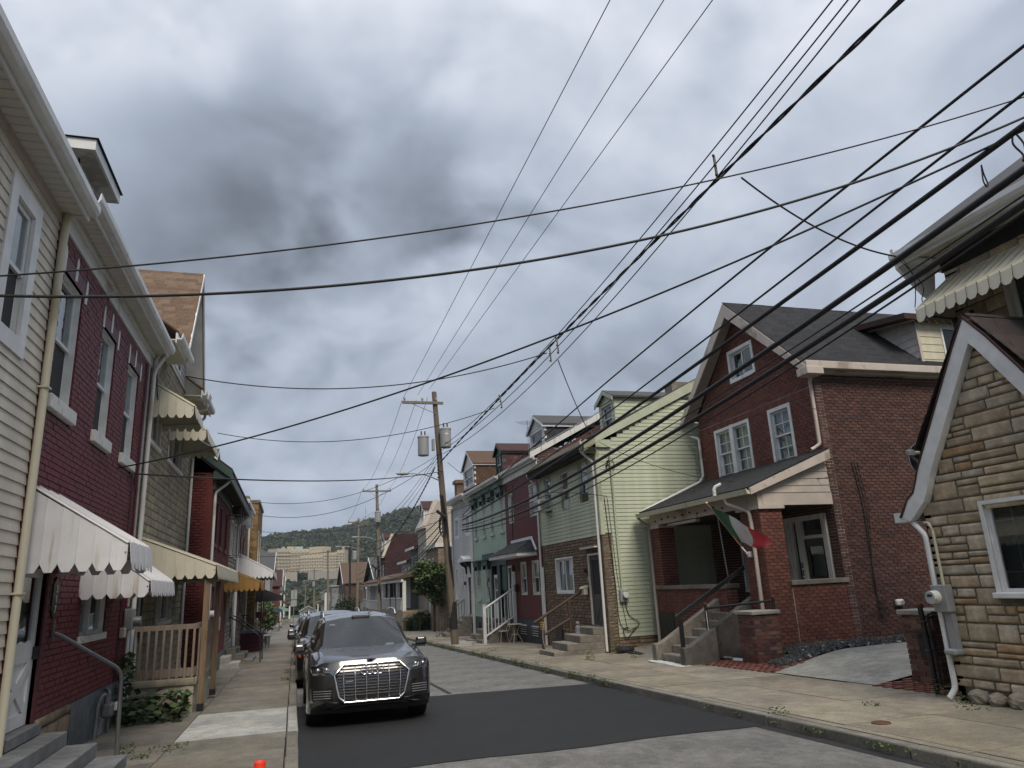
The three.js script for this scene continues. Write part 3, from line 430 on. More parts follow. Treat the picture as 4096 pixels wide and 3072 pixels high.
// ================================================================ left side of the street
{ // beige siding house
  const T = house('siding_house', 'beige clapboard house with white framed upper window next to red brick house', 'L', -2.83, 2, -.2), U = 11.08, hole = [9.73, 10.26, 4.47, 5.85];
  wall(T, 'wall', [[0, -.2], [U, -.2], [U, 6.36], [0, 6.36]], [hole], M.beigeTrim, 'f', 0, .2, .013);
  pieces(T, 'siding_board', boards({ span: [0, U - .02], y0: -.15, y1: 6.34, holes: [[9.55, 10.44, 4.29, 6.03]], h: .128, cols: [[.64, .59, .50], [.62, .57, .485], [.655, .605, .515]], seed: 3 }), M.sidingBeige, 200);
  win(T, ...hole, { case: .18, proud: .03, kind: 'hung', cur: M.curtain, inset: .06, screen: 1 });
  eave(T, 0, U + .07, 6.36, .29, { boards: 1, roof: [3.4, 4.2], rm: M.roofGrey }); bx(T, 'frieze_board', [0, U], [6.24, 6.35], [.002, .03], M.beigeTrim);
  downspout(T, U - .02, .02, 6.34, -.05, M.cream, { out: .06, r: .045 }); for (const y of [4.15, 1.9]) bx(T, 'strap', [U - .08, U + .04], [y, y + .02], [.02, .125], M.cream);
  bx(T, 'side_wall', [.2, U - .02], [-.2, 6.2], [-8, -.3], M.beigeTrim);
}
{ // red painted brick house with white awnings
  const T = house('brick_house', 'dark red painted brick house with three white upper windows and white awnings', 'L', -2.83, -9.1, -.15), U = 6.1;
  const H = [[.36, 1.22, 4.17, 5.78], [2.40, 3.22, 4.17, 5.78], [4.22, 5.08, 4.17, 5.78], [.17, 1.16, .46, 2.22], [2.82, 4.28, 1.33, 2.15]];
  wall(T, 'wall', [[0, .3], [U, .3], [U, 6.4], [0, 6.4]], H, M.mortarRed, 'f', 0, .22);
  const cols = [[.140, .020, .031], [.150, .022, .034], [.130, .018, .029], [.143, .024, .035], [.155, .022, .033]];
  pieces(T, 'brick', bricks({ span: [0, U], y0: .5, y1: 6.25, holes: H.map(h => [h[0] - .01, h[1] + .01, h[2] - (h[3] > 5 ? .18 : 0), h[3] + (h[3] > 5 ? .24 : .05)]).concat([[1.34, 1.6, 0, 0]]), pitch: .0755, len: .215, out: .013, mort: .012, cols, seed: 12, jit: .004 }), M.brickPaint, 300);
  for (const h of H.slice(0, 3)) {
    win(T, ...h, { case: 0, inset: .12, kind: 'hung', cur: M.curtainGrey, screen: 1, sill: [.17, .07, .1], sillM: M.whiteOld });
    ex(T, 'lintel', [[h[0] - .12, 5.79], [h[1] + .12, 5.79], [h[1] + .12, 6.0], [h[0] - .12, 6.0]], .03, 'w', M.maroonPaint, [0, 0, -.02]);
    for (const [du, y0, y1] of [[h[0] - .1, 5.74, 6.10], [(h[0] + h[1]) / 2 - .02, 5.82, 6.16], [h[1] + .06, 5.70, 6.06]]) ex(T, 'painted_tongue', [[du, y0], [du + .1, y0 + .02], [du + .105, y1 - .07], [du + .06, y1], [du + .02, y1 - .05]], .006, 'w', M.whiteOld, [0, 0, .011]);
  }
  win(T, ...H[4], { case: 0, inset: .1, kind: 'slider', cur: M.curtainGrey, folds: 1, sill: [.1, .04, .06] });
  // storm door
  const D = put(T, 'door', mb([[.19, .28, .48, 2.2, -.10, -.05], [1.05, 1.14, .48, 2.2, -.10, -.05], [.28, 1.05, .48, .62, -.10, -.05], [.28, 1.05, 1.16, 1.34, -.10, -.05], [.28, 1.05, 2.1, 2.2, -.10, -.05], [.28, 1.05, .62, 1.16, -.095, -.07]]), M.doorWhite);
  ex(D, 'cross_brace', [[.28, .62], [.36, .62], [1.05, 1.08], [1.05, 1.16], [.97, 1.16], [.28, .70]], .025, 'w', M.doorWhite, [0, 0, -.071]); ex(D, 'cross_brace', [[1.05, .62], [1.05, .70], [.36, 1.16], [.28, 1.16], [.28, 1.08], [.97, .62]], .023, 'w', M.doorWhite, [0, 0, -.070]);
  bx(D, 'pane', [.28, 1.05], [1.34, 2.1], [-.082, -.078], M.glass); { const s = [[.28, 1.34]]; for (let i = 0; i <= 6; i++) s.push([.28 + .77 * i / 6, 1.375 + (i % 2 ? .025 : 0)]); s.push([1.05, 1.34]); ex(D, 'scalloped_trim', s, .012, 'w', M.doorWhite, [0, 0, -.062]); }
  bx(D, 'inner_door', [.2, 1.13], [.48, 2.2], [-.2, -.18], M.curtainGrey); bx(D, 'handle', [1.08, 1.12], [1.18, 1.32], [-.05, .0], M.black); bx(D, 'threshold', [.1, 1.2], [.36, .47], [-.12, .1], M.concreteGrey);
  bx(T, 'door_jamb', [.06, .17], [.46, 2.22], [-.1, .012], M.mortarRed); bx(T, 'door_jamb', [1.16, 1.25], [.46, 2.22], [-.1, .012], M.mortarRed);
  const pq = ex(T, 'number_plate', [[1.47, 1.60], [1.60, 1.72], [1.60, 2.02], [1.47, 2.12], [1.36, 2.02], [1.36, 1.72]], .02, 'w', M.black, [0, 0, .004]); ['3', '1', '7'].forEach((c, i) => put(pq, 'numeral', textGeo(c, .085), M.whiteOld, [1.48, 1.97 - i * .12, .028]));
  // foundation
  bx(T, 'foundation', [2.72, U], [-.4, .49], [-.2, .03], M.foundation); bx(T, 'footing', [1.25, 2.72], [-.4, .05], [-.2, .02], M.foundation);
  pieces(T, 'foundation_stone', ashlar({ span: [1.25, 2.78], y0: .04, y1: .5, cols: [[.22, .17, .11], [.26, .20, .13]], hmin: .2, hmax: .34, lmin: .4, lmax: .8, dep: .06, seed: 4, split: .1 }), M.stone, 20);
  // eave
  bx(T, 'frieze_board', [0, U], [6.25, 6.53], [.0, .03], M.trim); put(T, 'crown_moulding', mb([[0, U, 6.46, 6.52, .03, .07]]), M.trim);
  eave(T, .02, U + .1, 6.55, .29, { boards: 1, roof: [3.6, 4.3], rm: M.roofGrey });
  bx(T, 'house_core', [.05, U - .05], [.4, 6.5], [-8, -.4], M.mortarRed);
  downspout(T, U + .02, .02, 6.6, -.1, M.whiteOld, { out: .22, r: .042 }); rod(T, 'conduit', [U - .5, 6.2, .03], [U - .42, 1.7, .03], .014, M.maroonPaint);
  rod(T, 'conduit', [U - .34, 6.2, .04], [U - .34, 1.7, .04], .022, M.greyBox);
  { const pts = (u, s) => [[u, 3.95, .03], [u + .03 * s, 3.2, .03], [u - .02, 2.3, .03], [u + .05, 1.2, .03], [u - .03, .8, .03], [u + .02, .3, .03]]; tube(T, 'cable', pts(5.18, 1), .008, M.wire, 24, 5); tube(T, 'cable', pts(5.36, -1), .009, M.maroonPaint, 24, 5); tube(T, 'cable', [[5.05, 3.9, .03], [5.15, 4.0, .06], [5.3, 3.98, .05], [5.38, 3.7, .03]], .008, M.wire, 16, 5); }
  // electric meter
  const eb = put(T, 'meter_box', rbox(.22, .36, .14, .015), M.greyBox, [5.72, 1.48, .09]); put(eb, 'meter', new THREE.CylinderGeometry(.085, .085, .12, 18).rotateX(Math.PI / 2), M.greyMetal, [5.74, 1.44, .22]); put(T, 'junction_box', rbox(.16, .16, .08, .012), M.ivory, [5.42, 1.27, .06]); rod(T, 'conduit', [5.72, 1.3, .09], [5.72, -.12, .09], .03, M.whiteOld);
  // dormer
  const dz = u => u, dw = -.62; const dU0 = 2.45, dU1 = 3.55; wall(T, 'dormer_wall', [[dU0, 7.0], [dU1, 7.0], [dU1, 8.65], [dU0, 8.65]], [[dU0 + .3, dU1 - .3, 7.5, 8.45]], M.white, 'f', dw, .1); win(T, dU0 + .3, dU1 - .3, 7.5, 8.45, { w: dw, case: .06, far: 1 });
  for (const [pl, u] of [['l', dU0], ['r', dU1]]) { const p = wall(T, 'dormer_side', [[-dw, 7.0], [2.2, 8.65], [-dw, 8.65]], [], M.white, pl, u, .06); }
  bx(T, 'dormer_soffit', [dU0 - .28, dU1 + .28], [8.62, 8.65], [-2.4, dw + .28], M.trim); put(T, 'dormer_fascia', mb([[dU0 - .3, dU1 + .3, 8.6, 8.78, dw + .26, dw + .3], [dU0 - .3, dU0 - .26, 8.6, 8.78, -2.4, dw + .26], [dU1 + .26, dU1 + .3, 8.6, 8.78, -2.4, dw + .26]]), M.white);
  { const a = [dU0 - .34, 8.79, dw + .34], b = [dU1 + .34, 8.79, dw + .34], c = [dU1 + .34, 8.79, -2.5], d = [dU0 - .34, 8.79, -2.5], e = [(dU0 + dU1) / 2, 9.1, -.95], f = [(dU0 + dU1) / 2, 9.1, -2.5]; const g = new THREE.BufferGeometry().setFromPoints([a, b, e, b, c, f, b, f, e, d, a, e, d, e, f, d, c, b, d, b, a].map(p => V3(...p))); g.computeVertexNormals(); uvb(g); put(T, 'dormer_roof', g, M.roofDark2 = mat([.035, .035, .04], { r: .9, side: 1, t: 'asphroof' })); }
  // awnings
  awning(T, .18, 1.52, 3.07, 2.42, 1.03, .30, M.whiteAw, { pan: .19, cb: 2.12 });
  awning(T, 2.58, 4.78, 2.72, 2.05, .88, .22, M.whiteAw, { pan: .18, cb: 1.83 });
  // steps
  flight(T, -.9, 1.32, .02, -.13, 3, .33, .158, M.concreteGrey);
}
{ const g = pipeGeo([[-2.78, 1.44, -10.6], [-2.70, 1.40, -10.62], [-2.06, .93, -10.95], [-2.04, -.12, -10.97]], .026, .12, 10); single('handrail', 'bent grey pipe handrail beside the grey concrete steps', 'handrail', mg([g.toNonIndexed(), new THREE.BoxGeometry(.02, .24, .04).toNonIndexed().translate(-2.80, 1.47, -10.6)]), M.pipe); }
{ const T = thing('gas_meter', 'grey gas meter with pipes on the grey foundation of red brick house', 'gas meter', [-2.72, gy(-13) + .12, -13.0]);
  const p = (n, pts, r) => put(T, n, pipeGeo(pts, r, .05, 8), M.pipe); p('pipe', [[0, 0, .1], [0, .42, .05], [.02, .58, 0], [.06, .60, -.15], [.06, .46, -.2]], .028); p('pipe', [[.06, .42, -.34], [.06, .6, -.34], [0, .64, -.42], [-.06, .64, -.42]], .028); put(T, 'meter', rbox(.17, .22, .24, .05, 3), M.pipe, [.08, .36, -.27]); put(T, 'dial', rbox(.05, .12, .12, .02), M.whiteOld, [.18, .40, -.30]); p('pipe', [[.02, .0, -.62], [.02, .5, -.60], [.02, .56, -.45]], .03); put(T, 'cellar_vent', box(.05, .24, .3), M.greyBox, [-.06, .12, -.5]); }
{ // climbing leaves
  const T = thing('climbing_plant', 'broad-leaved green vine at the corner of the porch block wall', 'plant', [-2.4, wy(-14.6), -14.6]);
  const g = leaves(420, R => { const t = R(); return t < .75 ? [-.35 + R() * 1.05, R() * R() * .62 * (1 - Math.abs(R() - .4) * .5), .5 - R() * 1.1] : [-.38 + R() * .15, R() * 1.1, .2 - R() * .7]; }, .17, [[.03, .055, .02], [.045, .075, .022], [.025, .042, .02], [.06, .09, .03]], 21, .45); put(T, 'foliage', g, M.leaf); tube(T, 'stem', [[-.35, 0, -.2], [-.36, .5, -.3], [-.36, 1.15, -.25]], .012, M.brownWood, 10, 5); tube(T, 'stem', [[-.3, 0, .1], [0, .2, .1], [.5, .1, .2]], .01, M.brownWood, 10, 5); }
{ // tan stone veneer house with porch
  const T = house('stone_veneer_house', 'tan stone veneer house with brown shingle gable and cream awnings', 'L', -2.83, -15.2, -.2), U = 6.7;
  const H = [[.5, 1.6, 4.9, 5.95], [2.85, 4.95, 4.9, 5.95], [.4, 1.36, .32, 2.15], [2.9, 4.8, 1.32, 2.15], [2.75, 3.55, 7.2, 8.1]];
  wall(T, 'wall', [[0, -.2], [U, -.2], [U, 7.0], [4.7, 7.0], [3.14, 9.5], [1.58, 7.0], [0, 7.0]], H, M.mortarBrown, 'f', 0, .2);
  pieces(T, 'veneer_stone', ashlar({ span: [0, U], y0: -.1, y1: 6.95, holes: H, cols: [[.33, .29, .205], [.36, .315, .225], [.30, .265, .19], [.38, .34, .25]], seed: 8, hmin: .13, hmax: .17, lmin: .3, lmax: .62, gap: .012, dep: .02, nx: 4, ny: 3, split: 0 }), M.stone, 300);
  pieces(T, 'gable_board', boards({ span: y => { const k = (9.5 - y) * .62; return [3.14 - k, 3.14 + k]; }, y0: 7.0, y1: 9.4, holes: [H[4]], h: .14, cols: [[.5, .5, .48]] }), M.siding, 30);
  win(T, ...H[0], { case: .05, kind: 'slider', m: M.trim, cur: M.curtainGrey, sill: [.09, .05, .06] }); win(T, ...H[1], { case: .05, kind: 'slider', m: M.trim, cur: M.curtainGrey, sill: [.09, .05, .06] }); win(T, ...H[3], { case: .05, kind: 'slider', m: M.trim, cur: M.curtain, folds: 1, sill: [.09, .05, .06] }); win(T, ...H[4], { case: .07, far: 1 });
  const D = put(T, 'door', mb([[.42, .52, .34, 2.13, -.1, -.05], [1.24, 1.34, .34, 2.13, -.1, -.05], [.52, 1.24, .34, 1.2, -.095, -.06], [.52, 1.24, 2.03, 2.13, -.1, -.05]]), M.doorWhite); bx(D, 'pane', [.52, 1.24], [1.2, 2.03], [-.08, -.076], M.glassPaintedDark); put(D, 'panel', mb([[.62, 1.14, .45, .72, -.06, -.045], [.62, 1.14, .8, 1.1, -.06, -.045]]), M.doorWhite); bx(D, 'handle', [1.24, 1.3], [1.1, 1.2], [-.05, .0], M.black);
  eave(T, .02, 1.75, 6.86, .43, { roof: [3.2, 4], rm: M.roofBrown, sm: M.cream }); eave(T, 4.5, U + .02, 6.86, .43, { roof: [3.2, 4], rm: M.roofBrown, sm: M.cream });
  // steep cross gable: two slopes, rake boards and soffits
  const pk = 9.68, hw = 1.72, lo = 6.95, sl = (pk - lo) / hw;
  for (const s of [-1, 1]) { ex(T, 'gable_roof', [[3.14, pk], [3.14 + s * hw, lo], [3.14 + s * hw, lo - .07], [3.14, pk - .09]], 4.6, 'w', M.roofBrown, [0, 0, -4.15]);
    ex(T, 'rake_soffit', [[3.14, pk - .10], [3.14 + s * hw, lo - .08], [3.14 + s * (hw - .02), lo - .11], [3.14, pk - .13]], .42, 'w', M.trim, [0, 0, 0]);
    ex(T, 'rake_board', [[3.14, pk + .01], [3.14 + s * (hw + .04), lo - .03], [3.14 + s * (hw + .04), lo - .2], [3.14, pk - .2]], .03, 'w', M.white, [0, 0, .445]); }
  const SB = [[.235, .155, .10], [.265, .18, .12], [.20, .13, .088], [.29, .20, .135], [.22, .14, .09]];
  { const len = Math.hypot(hw, pk - lo); pieces(T, 'shingle', shingles({ O: [3.14 - hw, lo, .46], a: [0, 0, -1], b: [hw, pk - lo, 0], la: 4.4, lb: len, e: .135, tab: .24, cols: SB, seed: 15 }), M.roofDark, 300);
    pieces(T, 'shingle', shingles({ O: [3.14 + hw, lo, .46], a: [0, 0, -1], b: [-hw, pk - lo, 0], la: 4.4, lb: len, e: .27, tab: .9, cols: SB, seed: 16 }), M.roofDark, 0); }
  ex(T, 'end_gutter', [[.35, 6.85], [.56, 6.85], [.60, 7.0], [.35, 7.0]], .5, 'u', M.white, [4.75, 0, 0]); tube(T, 'gutter_elbow', [[5.1, 6.86, .5], [5.15, 6.65, .48], [5.3, 6.6, .1], [5.32, 6.4, .05]], .035, M.whiteOld, 14, 7);
  awning(T, .35, 1.72, 6.05, 5.57, .80, .25, M.creamAw, { pan: .2, cb: 5.32 }); awning(T, 2.7, 5.05, 6.05, 5.57, .80, .25, M.creamAw, { pan: .2, cb: 5.32 });
  bx(T, 'house_core', [.05, U - .05], [0, 6.8], [-8, -.4], M.mortarBrown);
  downspout(T, .12, .0, 6.9, -.05, M.whiteOld, { out: .3 }); downspout(T, U - .05, .0, 6.9, -.05, M.whiteOld, { out: .3 });
  tube(T, 'cable', [[.35, 6.4, .05], [.4, 5.9, .1], [.55, 5.7, .2], [.9, 5.75, .3]], .012, M.wire, 16, 5); tube(T, 'cable', [[.3, 6.35, .05], [.35, 5.7, .12], [.6, 5.45, .2], [1.0, 5.55, .35]], .012, M.wire, 16, 5);
  // porch
  const P = bx(T, 'porch_floor', [.1, 2.75], [-.3, .18], [0.01, 1.12], M.concreteStep); const L = []; const R = rng(3);
  for (let r = 0; r < 3; r++) { const y = -.27 + r * .19; for (let z = 0 + (r % 2) * .2; z < 1.15; z += .42) { const a = Math.max(.0, z), b = Math.min(1.16, z + .41); if (b - a > .1) L.push({ c: [.09, y + .09, (a + b) / 2], s: [.05, .18, b - a], col: [.46 + R() * .06, .42 + R() * .05, .33] }); } for (let u = .07 + (r % 2) * .2; u < 2.75; u += .42) { const b = Math.min(2.76, u + .41); L.push({ c: [(u + b) / 2, y + .09, 1.14], s: [b - u, .18, .05], col: [.46 + R() * .06, .42 + R() * .05, .33] }); } }
  pieces(T, 'block', L, M.brick, 60); { const c = []; c.push(stoneGeo(1.2, .13, 3, .05, 12, 3).rotateY(-Math.PI / 2).translate(.05, .33, .58)); put(T, 'stone_cap', mg([...c.map(g => g.toNonIndexed()), uvb(new THREE.BoxGeometry(.16, .12, 1.2)).translate(.14, .33, .58), stoneGeo(2.6, .13, 5, .05, 20, 3).translate(1.4, .33, 1.18), uvb(new THREE.BoxGeometry(2.66, .12, .16)).translate(1.4, .33, 1.1)]), mat([.34, .30, .22], { r: .95, t: 'rough', side: 1 })); }
  put(T, 'handrail', mb([[.09, .17, 1.24, 1.33, .02, 1.16], [.10, .16, .42, .56, .02, 1.16]]), M.deckWood); put(T, 'handrail', mb([[.2, 2.6, 1.24, 1.33, 1.1, 1.18], [.2, 2.6, .42, .54, 1.11, 1.17]]), M.deckWood);
  for (let i = 0; i < 9; i++) bx(T, 'baluster', [.06, .095], [.40, 1.25], [.08 + i * .128, .12 + i * .128], M.deckWood); for (let i = 0; i < 18; i++) bx(T, 'baluster', [.28 + i * .125, .32 + i * .125], [.40, 1.25], [1.175, 1.21], M.deckWood);
  for (const u of [.24, 2.5]) { bx(T, 'post', [u - .05, u + .05], [-.1, 2.12], [1.23, 1.33], M.postWood); bx(T, 'post_base', [u - .06, u + .06], [-.2, -.08], [1.22, 1.34], M.blackMetal); }
  awning(T, .1, 5.9, 2.95, 2.38, 1.42, .26, M.creamAw, { pan: .2, cb: 2.14 });
}
// a plain gabled dormer standing on a roof, facing the street
function dormer(T, u0, u1, y0, y1, w, o) {
  const um = (u0 + u1) / 2, ph = o.peak ?? .55, wh = [u0 + .22, u1 - .22, y0 + (o.sillh ?? .45), y1 - .2], D = wall(T, 'dormer_wall', [[u0, y0], [u1, y0], [u1, y1], [um, y1 + ph], [u0, y1]], [wh], o.m || M.white, 'f', w, .1);
  if (o.board) pieces(T, 'dormer_board', boards({ span: y => y < y1 ? [u0, u1] : [u0 + (y - y1) / ph * (um - u0), u1 - (y - y1) / ph * (um - u0)], y0, y1: y1 + ph - .08, holes: [[wh[0] - .06, wh[1] + .06, wh[2] - .06, wh[3] + .06]], U: w, h: .13, cols: [o.board] }), M.siding, 20);
  win(T, ...wh, { w: w + .004, case: .06, far: !o.near, cur: M.curtainGrey, m: o.fm || M.white });
  const dep = o.dep ?? 2.4; for (const [pl, u] of [['l', u0], ['r', u1]]) { wall(T, 'dormer_side', [[-w, y0], [-w, y1], [-w + dep, y1], [-w + dep, y1 - .05]], [], o.sidem || o.m || M.white, pl, u, .06);
    if (o.tabs && pl === (o.tabside || 'r')) { const L = [], R = rng(5); for (let y = y0; y < y1 - .05; y += .16) for (let a = -w + ((Math.round(y / .16)) % 2) * .12; a < -w + dep; a += .24) { const top = y0 + (a + w) / dep * (y1 - y0); if (y + .1 < top) continue; L.push({ c: place(pl, u, a + .12, y + .08, .01), s: [.232, .17, .012], q: QR, col: o.tabs[Math.floor(R() * o.tabs.length)] }); } pieces(T, 'shingle', L, M.slateTab, 100); }
    if (o.sideboard && pl === 'r') pieces(T, 'siding_board', boards({ span: y => [-w, -w + Math.min(dep, (y - y0) / Math.max(.01, y1 - y0) * dep)], y0: y0 + .05, y1: y1 - .02, pl, U: u, h: .125, cols: [o.sideboard] }), M.siding, 40); }
  const ov = .14; for (const s of [-1, 1]) { const e = s < 0 ? u0 - ov : u1 + ov, ye = y1 - ph * ov / (um - u0); ex(T, 'dormer_roof', [[um, y1 + ph + .06], [e, ye + .06], [e, ye], [um, y1 + ph]], dep + .2 + .12, 'w', o.rm || M.roofGrey, [0, 0, w - dep - .2]); ex(T, 'dormer_rake', [[um, y1 + ph + .03], [e, ye + .03], [e, ye - .1], [um, y1 + ph - .1]], .03, 'w', o.fm || M.white, [0, 0, w + .1]); if (o.sidefascia) bx(T, 'dormer_fascia', s < 0 ? [u0 - .1, u0 - .07] : [u1 + .07, u1 + .1], [y1 - .16, y1 + .0], [w - dep, w + .1], o.fm || M.white); }
}
{ // red brick house with dark green eaves, standing forward
  const T = house('brick_row_house', 'red brick row house with dark green gable trim and iron stair railing', 'L', -2.22, -22, -.5), U = 6.5;
  const H = [[.9, 1.6, 3.3, 4.5], [2.4, 3.1, 3.3, 4.5], [4.4, 5.1, 3.3, 4.5], [1.2, 2.0, .9, 2.1], [3.2, 4.1, .5, 2.4]];
  wall(T, 'wall', [[0, -.6], [U, -.6], [U, 5.2], [0, 5.2]], H, M.mortarRed2, 'f', 0, .2); wall(T, 'wall', [[0, -.6], [8, -.6], [8, 5.2], [4, 8.6], [0, 5.3]], [], M.mortarRed2, 'l', 0, .2);
  const c = [[.165, .034, .03], [.18, .038, .034], [.15, .032, .028]];
  pieces(T, 'brick', bricks({ span: y => [0, y > 5.2 ? 1.4 : 1.1], y0: .0, y1: 5.2, pl: 'l', U: 0, cols: c, seed: 6, pitch: .078, out: .012 }).concat(bricks({ span: [0, U], y0: .0, y1: 5.0, holes: H, cols: c, seed: 7, pitch: .078, out: .012 })), M.brick, 300);
  bx(T, 'foundation', [-.02, U], [-.9, .05], [-.1, .04], M.foundation); H.slice(0, 4).forEach(h => win(T, ...h, { case: .03, far: 1, m: M.maroonPaint, sill: [.12, .05, .08], sillM: M.maroonPaint })); bx(T, 'door', [3.22, 4.08], [.5, 2.38], [-.15, -.1], M.maroonPaint);
  ex(T, 'eave_soffit', [[0, 5.12], [.42, 5.02], [.42, 5.0], [0, 5.10]], U + 4.3, 'u', M.trimShadeDark, [-.1, 0, 0]); bx(T, 'fascia', [-.12, U + 4.2], [4.98, 5.22], [.42, .47], M.greenTrim); ex(T, 'eave_return', [[0, 5.0], [.46, 5.0], [.46, 5.24], [0, 5.24]], .05, 'u', M.greenTrim, [-.13, 0, 0]); bx(T, 'frieze_board', [-.01, U], [4.75, 5.08], [.013, .05], M.greenTrim);  // soffit underside coloured with its own shade
  ex(T, 'roof', [[.50, 5.24], [.50, 5.30], [-4, 8.75], [-4, 8.69]], U + 4.3, 'u', M.roofMaroon, [-.15, 0, 0]); ex(T, 'rake_board', [[.50, 5.0], [.50, 5.23], [-4, 8.68], [-4, 8.45]], .06, 'u', M.greenTrim, [-.22, 0, 0]); ex(T, 'rake_trim', [[.1, 5.52], [.1, 5.58], [-1.3, 6.66], [-1.3, 6.60]], .03, 'u', M.white, [-.26, 0, 0]);
  bx(T, 'house_core', [.05, U - .05], [-.4, 5.1], [-8, -.4], M.mortarRed2); for (const u of [2.4, 3.6]) bx(T, 'soffit_bracket', [u + 4.2, u + 4.34], [4.7, 5.0], [.05, .35], M.black);
  downspout(T, .22, 0, 5.1, -.3, M.whiteOld, { out: .42 }); dormer(T, .5, 1.7, 5.6, 6.85, -.75, { m: M.white, sidem: M.roofGrey, dep: 1.6, peak: .42 });
  { const f = (u, w) => [[u, 3.2, w], [u, 4.55, w], [u + 1.5, 4.55, w], [u + 1.5, 3.2, w]]; for (const u of [4.0, 5.2]) for (const [y] of [[3.1], [4.4]]) { rod(T, 'window_guard', [u, y, .02], [u, y, .5], .012, M.blackMetal, .012, 5); rod(T, 'window_guard', [u, y, .5], [u + .9, y, .5], .012, M.blackMetal, .012, 5); } rod(T, 'window_guard', [4.0, 3.1, .5], [4.0, 4.4, .5], .012, M.blackMetal, .012, 5); rod(T, 'window_guard', [4.9, 3.1, .5], [4.9, 4.4, .5], .012, M.blackMetal, .012, 5); }
  flight(T, 4.6, 5.6, .05, -.68, 3, .3, .2, M.concreteNew); 
  put(T, 'wall_meter', new THREE.CylinderGeometry(.09, .09, .14, 14).rotateX(Math.PI / 2), M.whiteOld, [.75, 1.35, .08]); put(T, 'wall_box', rbox(.14, .4, .08), M.greyBox, [3.6, 1.0, .05]);
}
{ const T = house('stone_row_house', 'narrow pale stone faced row house beside the red brick row house', 'L', -2.22, -28.5, -.6), U = 4.0, H = [[.6, 1.2, 3.3, 4.5], [2.3, 2.9, 3.3, 4.5], [.6, 1.3, .9, 2.0], [2.4, 3.2, .3, 2.2]];
  wall(T, 'wall', [[0, -.8], [U, -.8], [U, 5.05], [0, 5.05]], H, M.mortarBrown, 'f', 0, .2); pieces(T, 'veneer_stone', ashlar({ span: [0, U], y0: -.3, y1: 5.0, holes: H, cols: [[.42, .39, .32], [.46, .43, .36], [.38, .35, .29]], seed: 18, hmin: .12, hmax: .17, lmin: .25, lmax: .55, nx: 3, ny: 2, dep: .025, split: 0 }), M.stone, 250);
  H.slice(0, 3).forEach(h => win(T, ...h, { case: .06, far: 1, m: M.trim, sill: [.1, .05, .06] })); bx(T, 'door', [2.42, 3.18], [.3, 2.18], [-.14, -.1], M.doorGrey); bx(T, 'foundation', [0, U], [-1, -.1], [-.1, .03], M.foundation); bx(T, 'house_core', [.05, U - .05], [-.4, 5], [-8, -.4], M.mortarBrown);
  downspout(T, 3.7, .0, 5.05, -.5, M.white, { out: .42, r: .06 }); downspout(T, U - .05, .0, 5.0, -.5, M.whiteOld, { out: .3, r: .05 }); bx(T, 'wall_meter', [1.6, 1.8], [.8, 1.4], [.01, .1], M.greyBox);
  flight(T, .4, 1.5, .05, -.78, 4, .3, .2, M.concreteStep); flight(T, 2.3, 3.5, .05, -.83, 4, .3, .19, M.concreteGrey);
  for (const u of [.5, 2.4]) put(T, 'stair_rail', pipeGeo([[u, 1.1, .1], [u, 1.0, .3], [u, .38, 1.18], [u, -.72, 1.22]], .022, .14, 8), M.blackMetal);
  dormer(T, .6, 1.9, 5.55, 6.9, -.75, { m: M.white, sidem: M.siding2 || (M.siding2 = mat([.6, .61, .58], { r: .6, t: 'dirt' })), dep: 1.6, peak: .4 });
  // small tan hood over the doorway
  awning(T, -1.2, 1.9, 2.75, 2.25, 1.15, .3, mat([.30, .17, .04], { r: .45, t: 'plain' }), { pan: .22, cb: 1.95 });
}
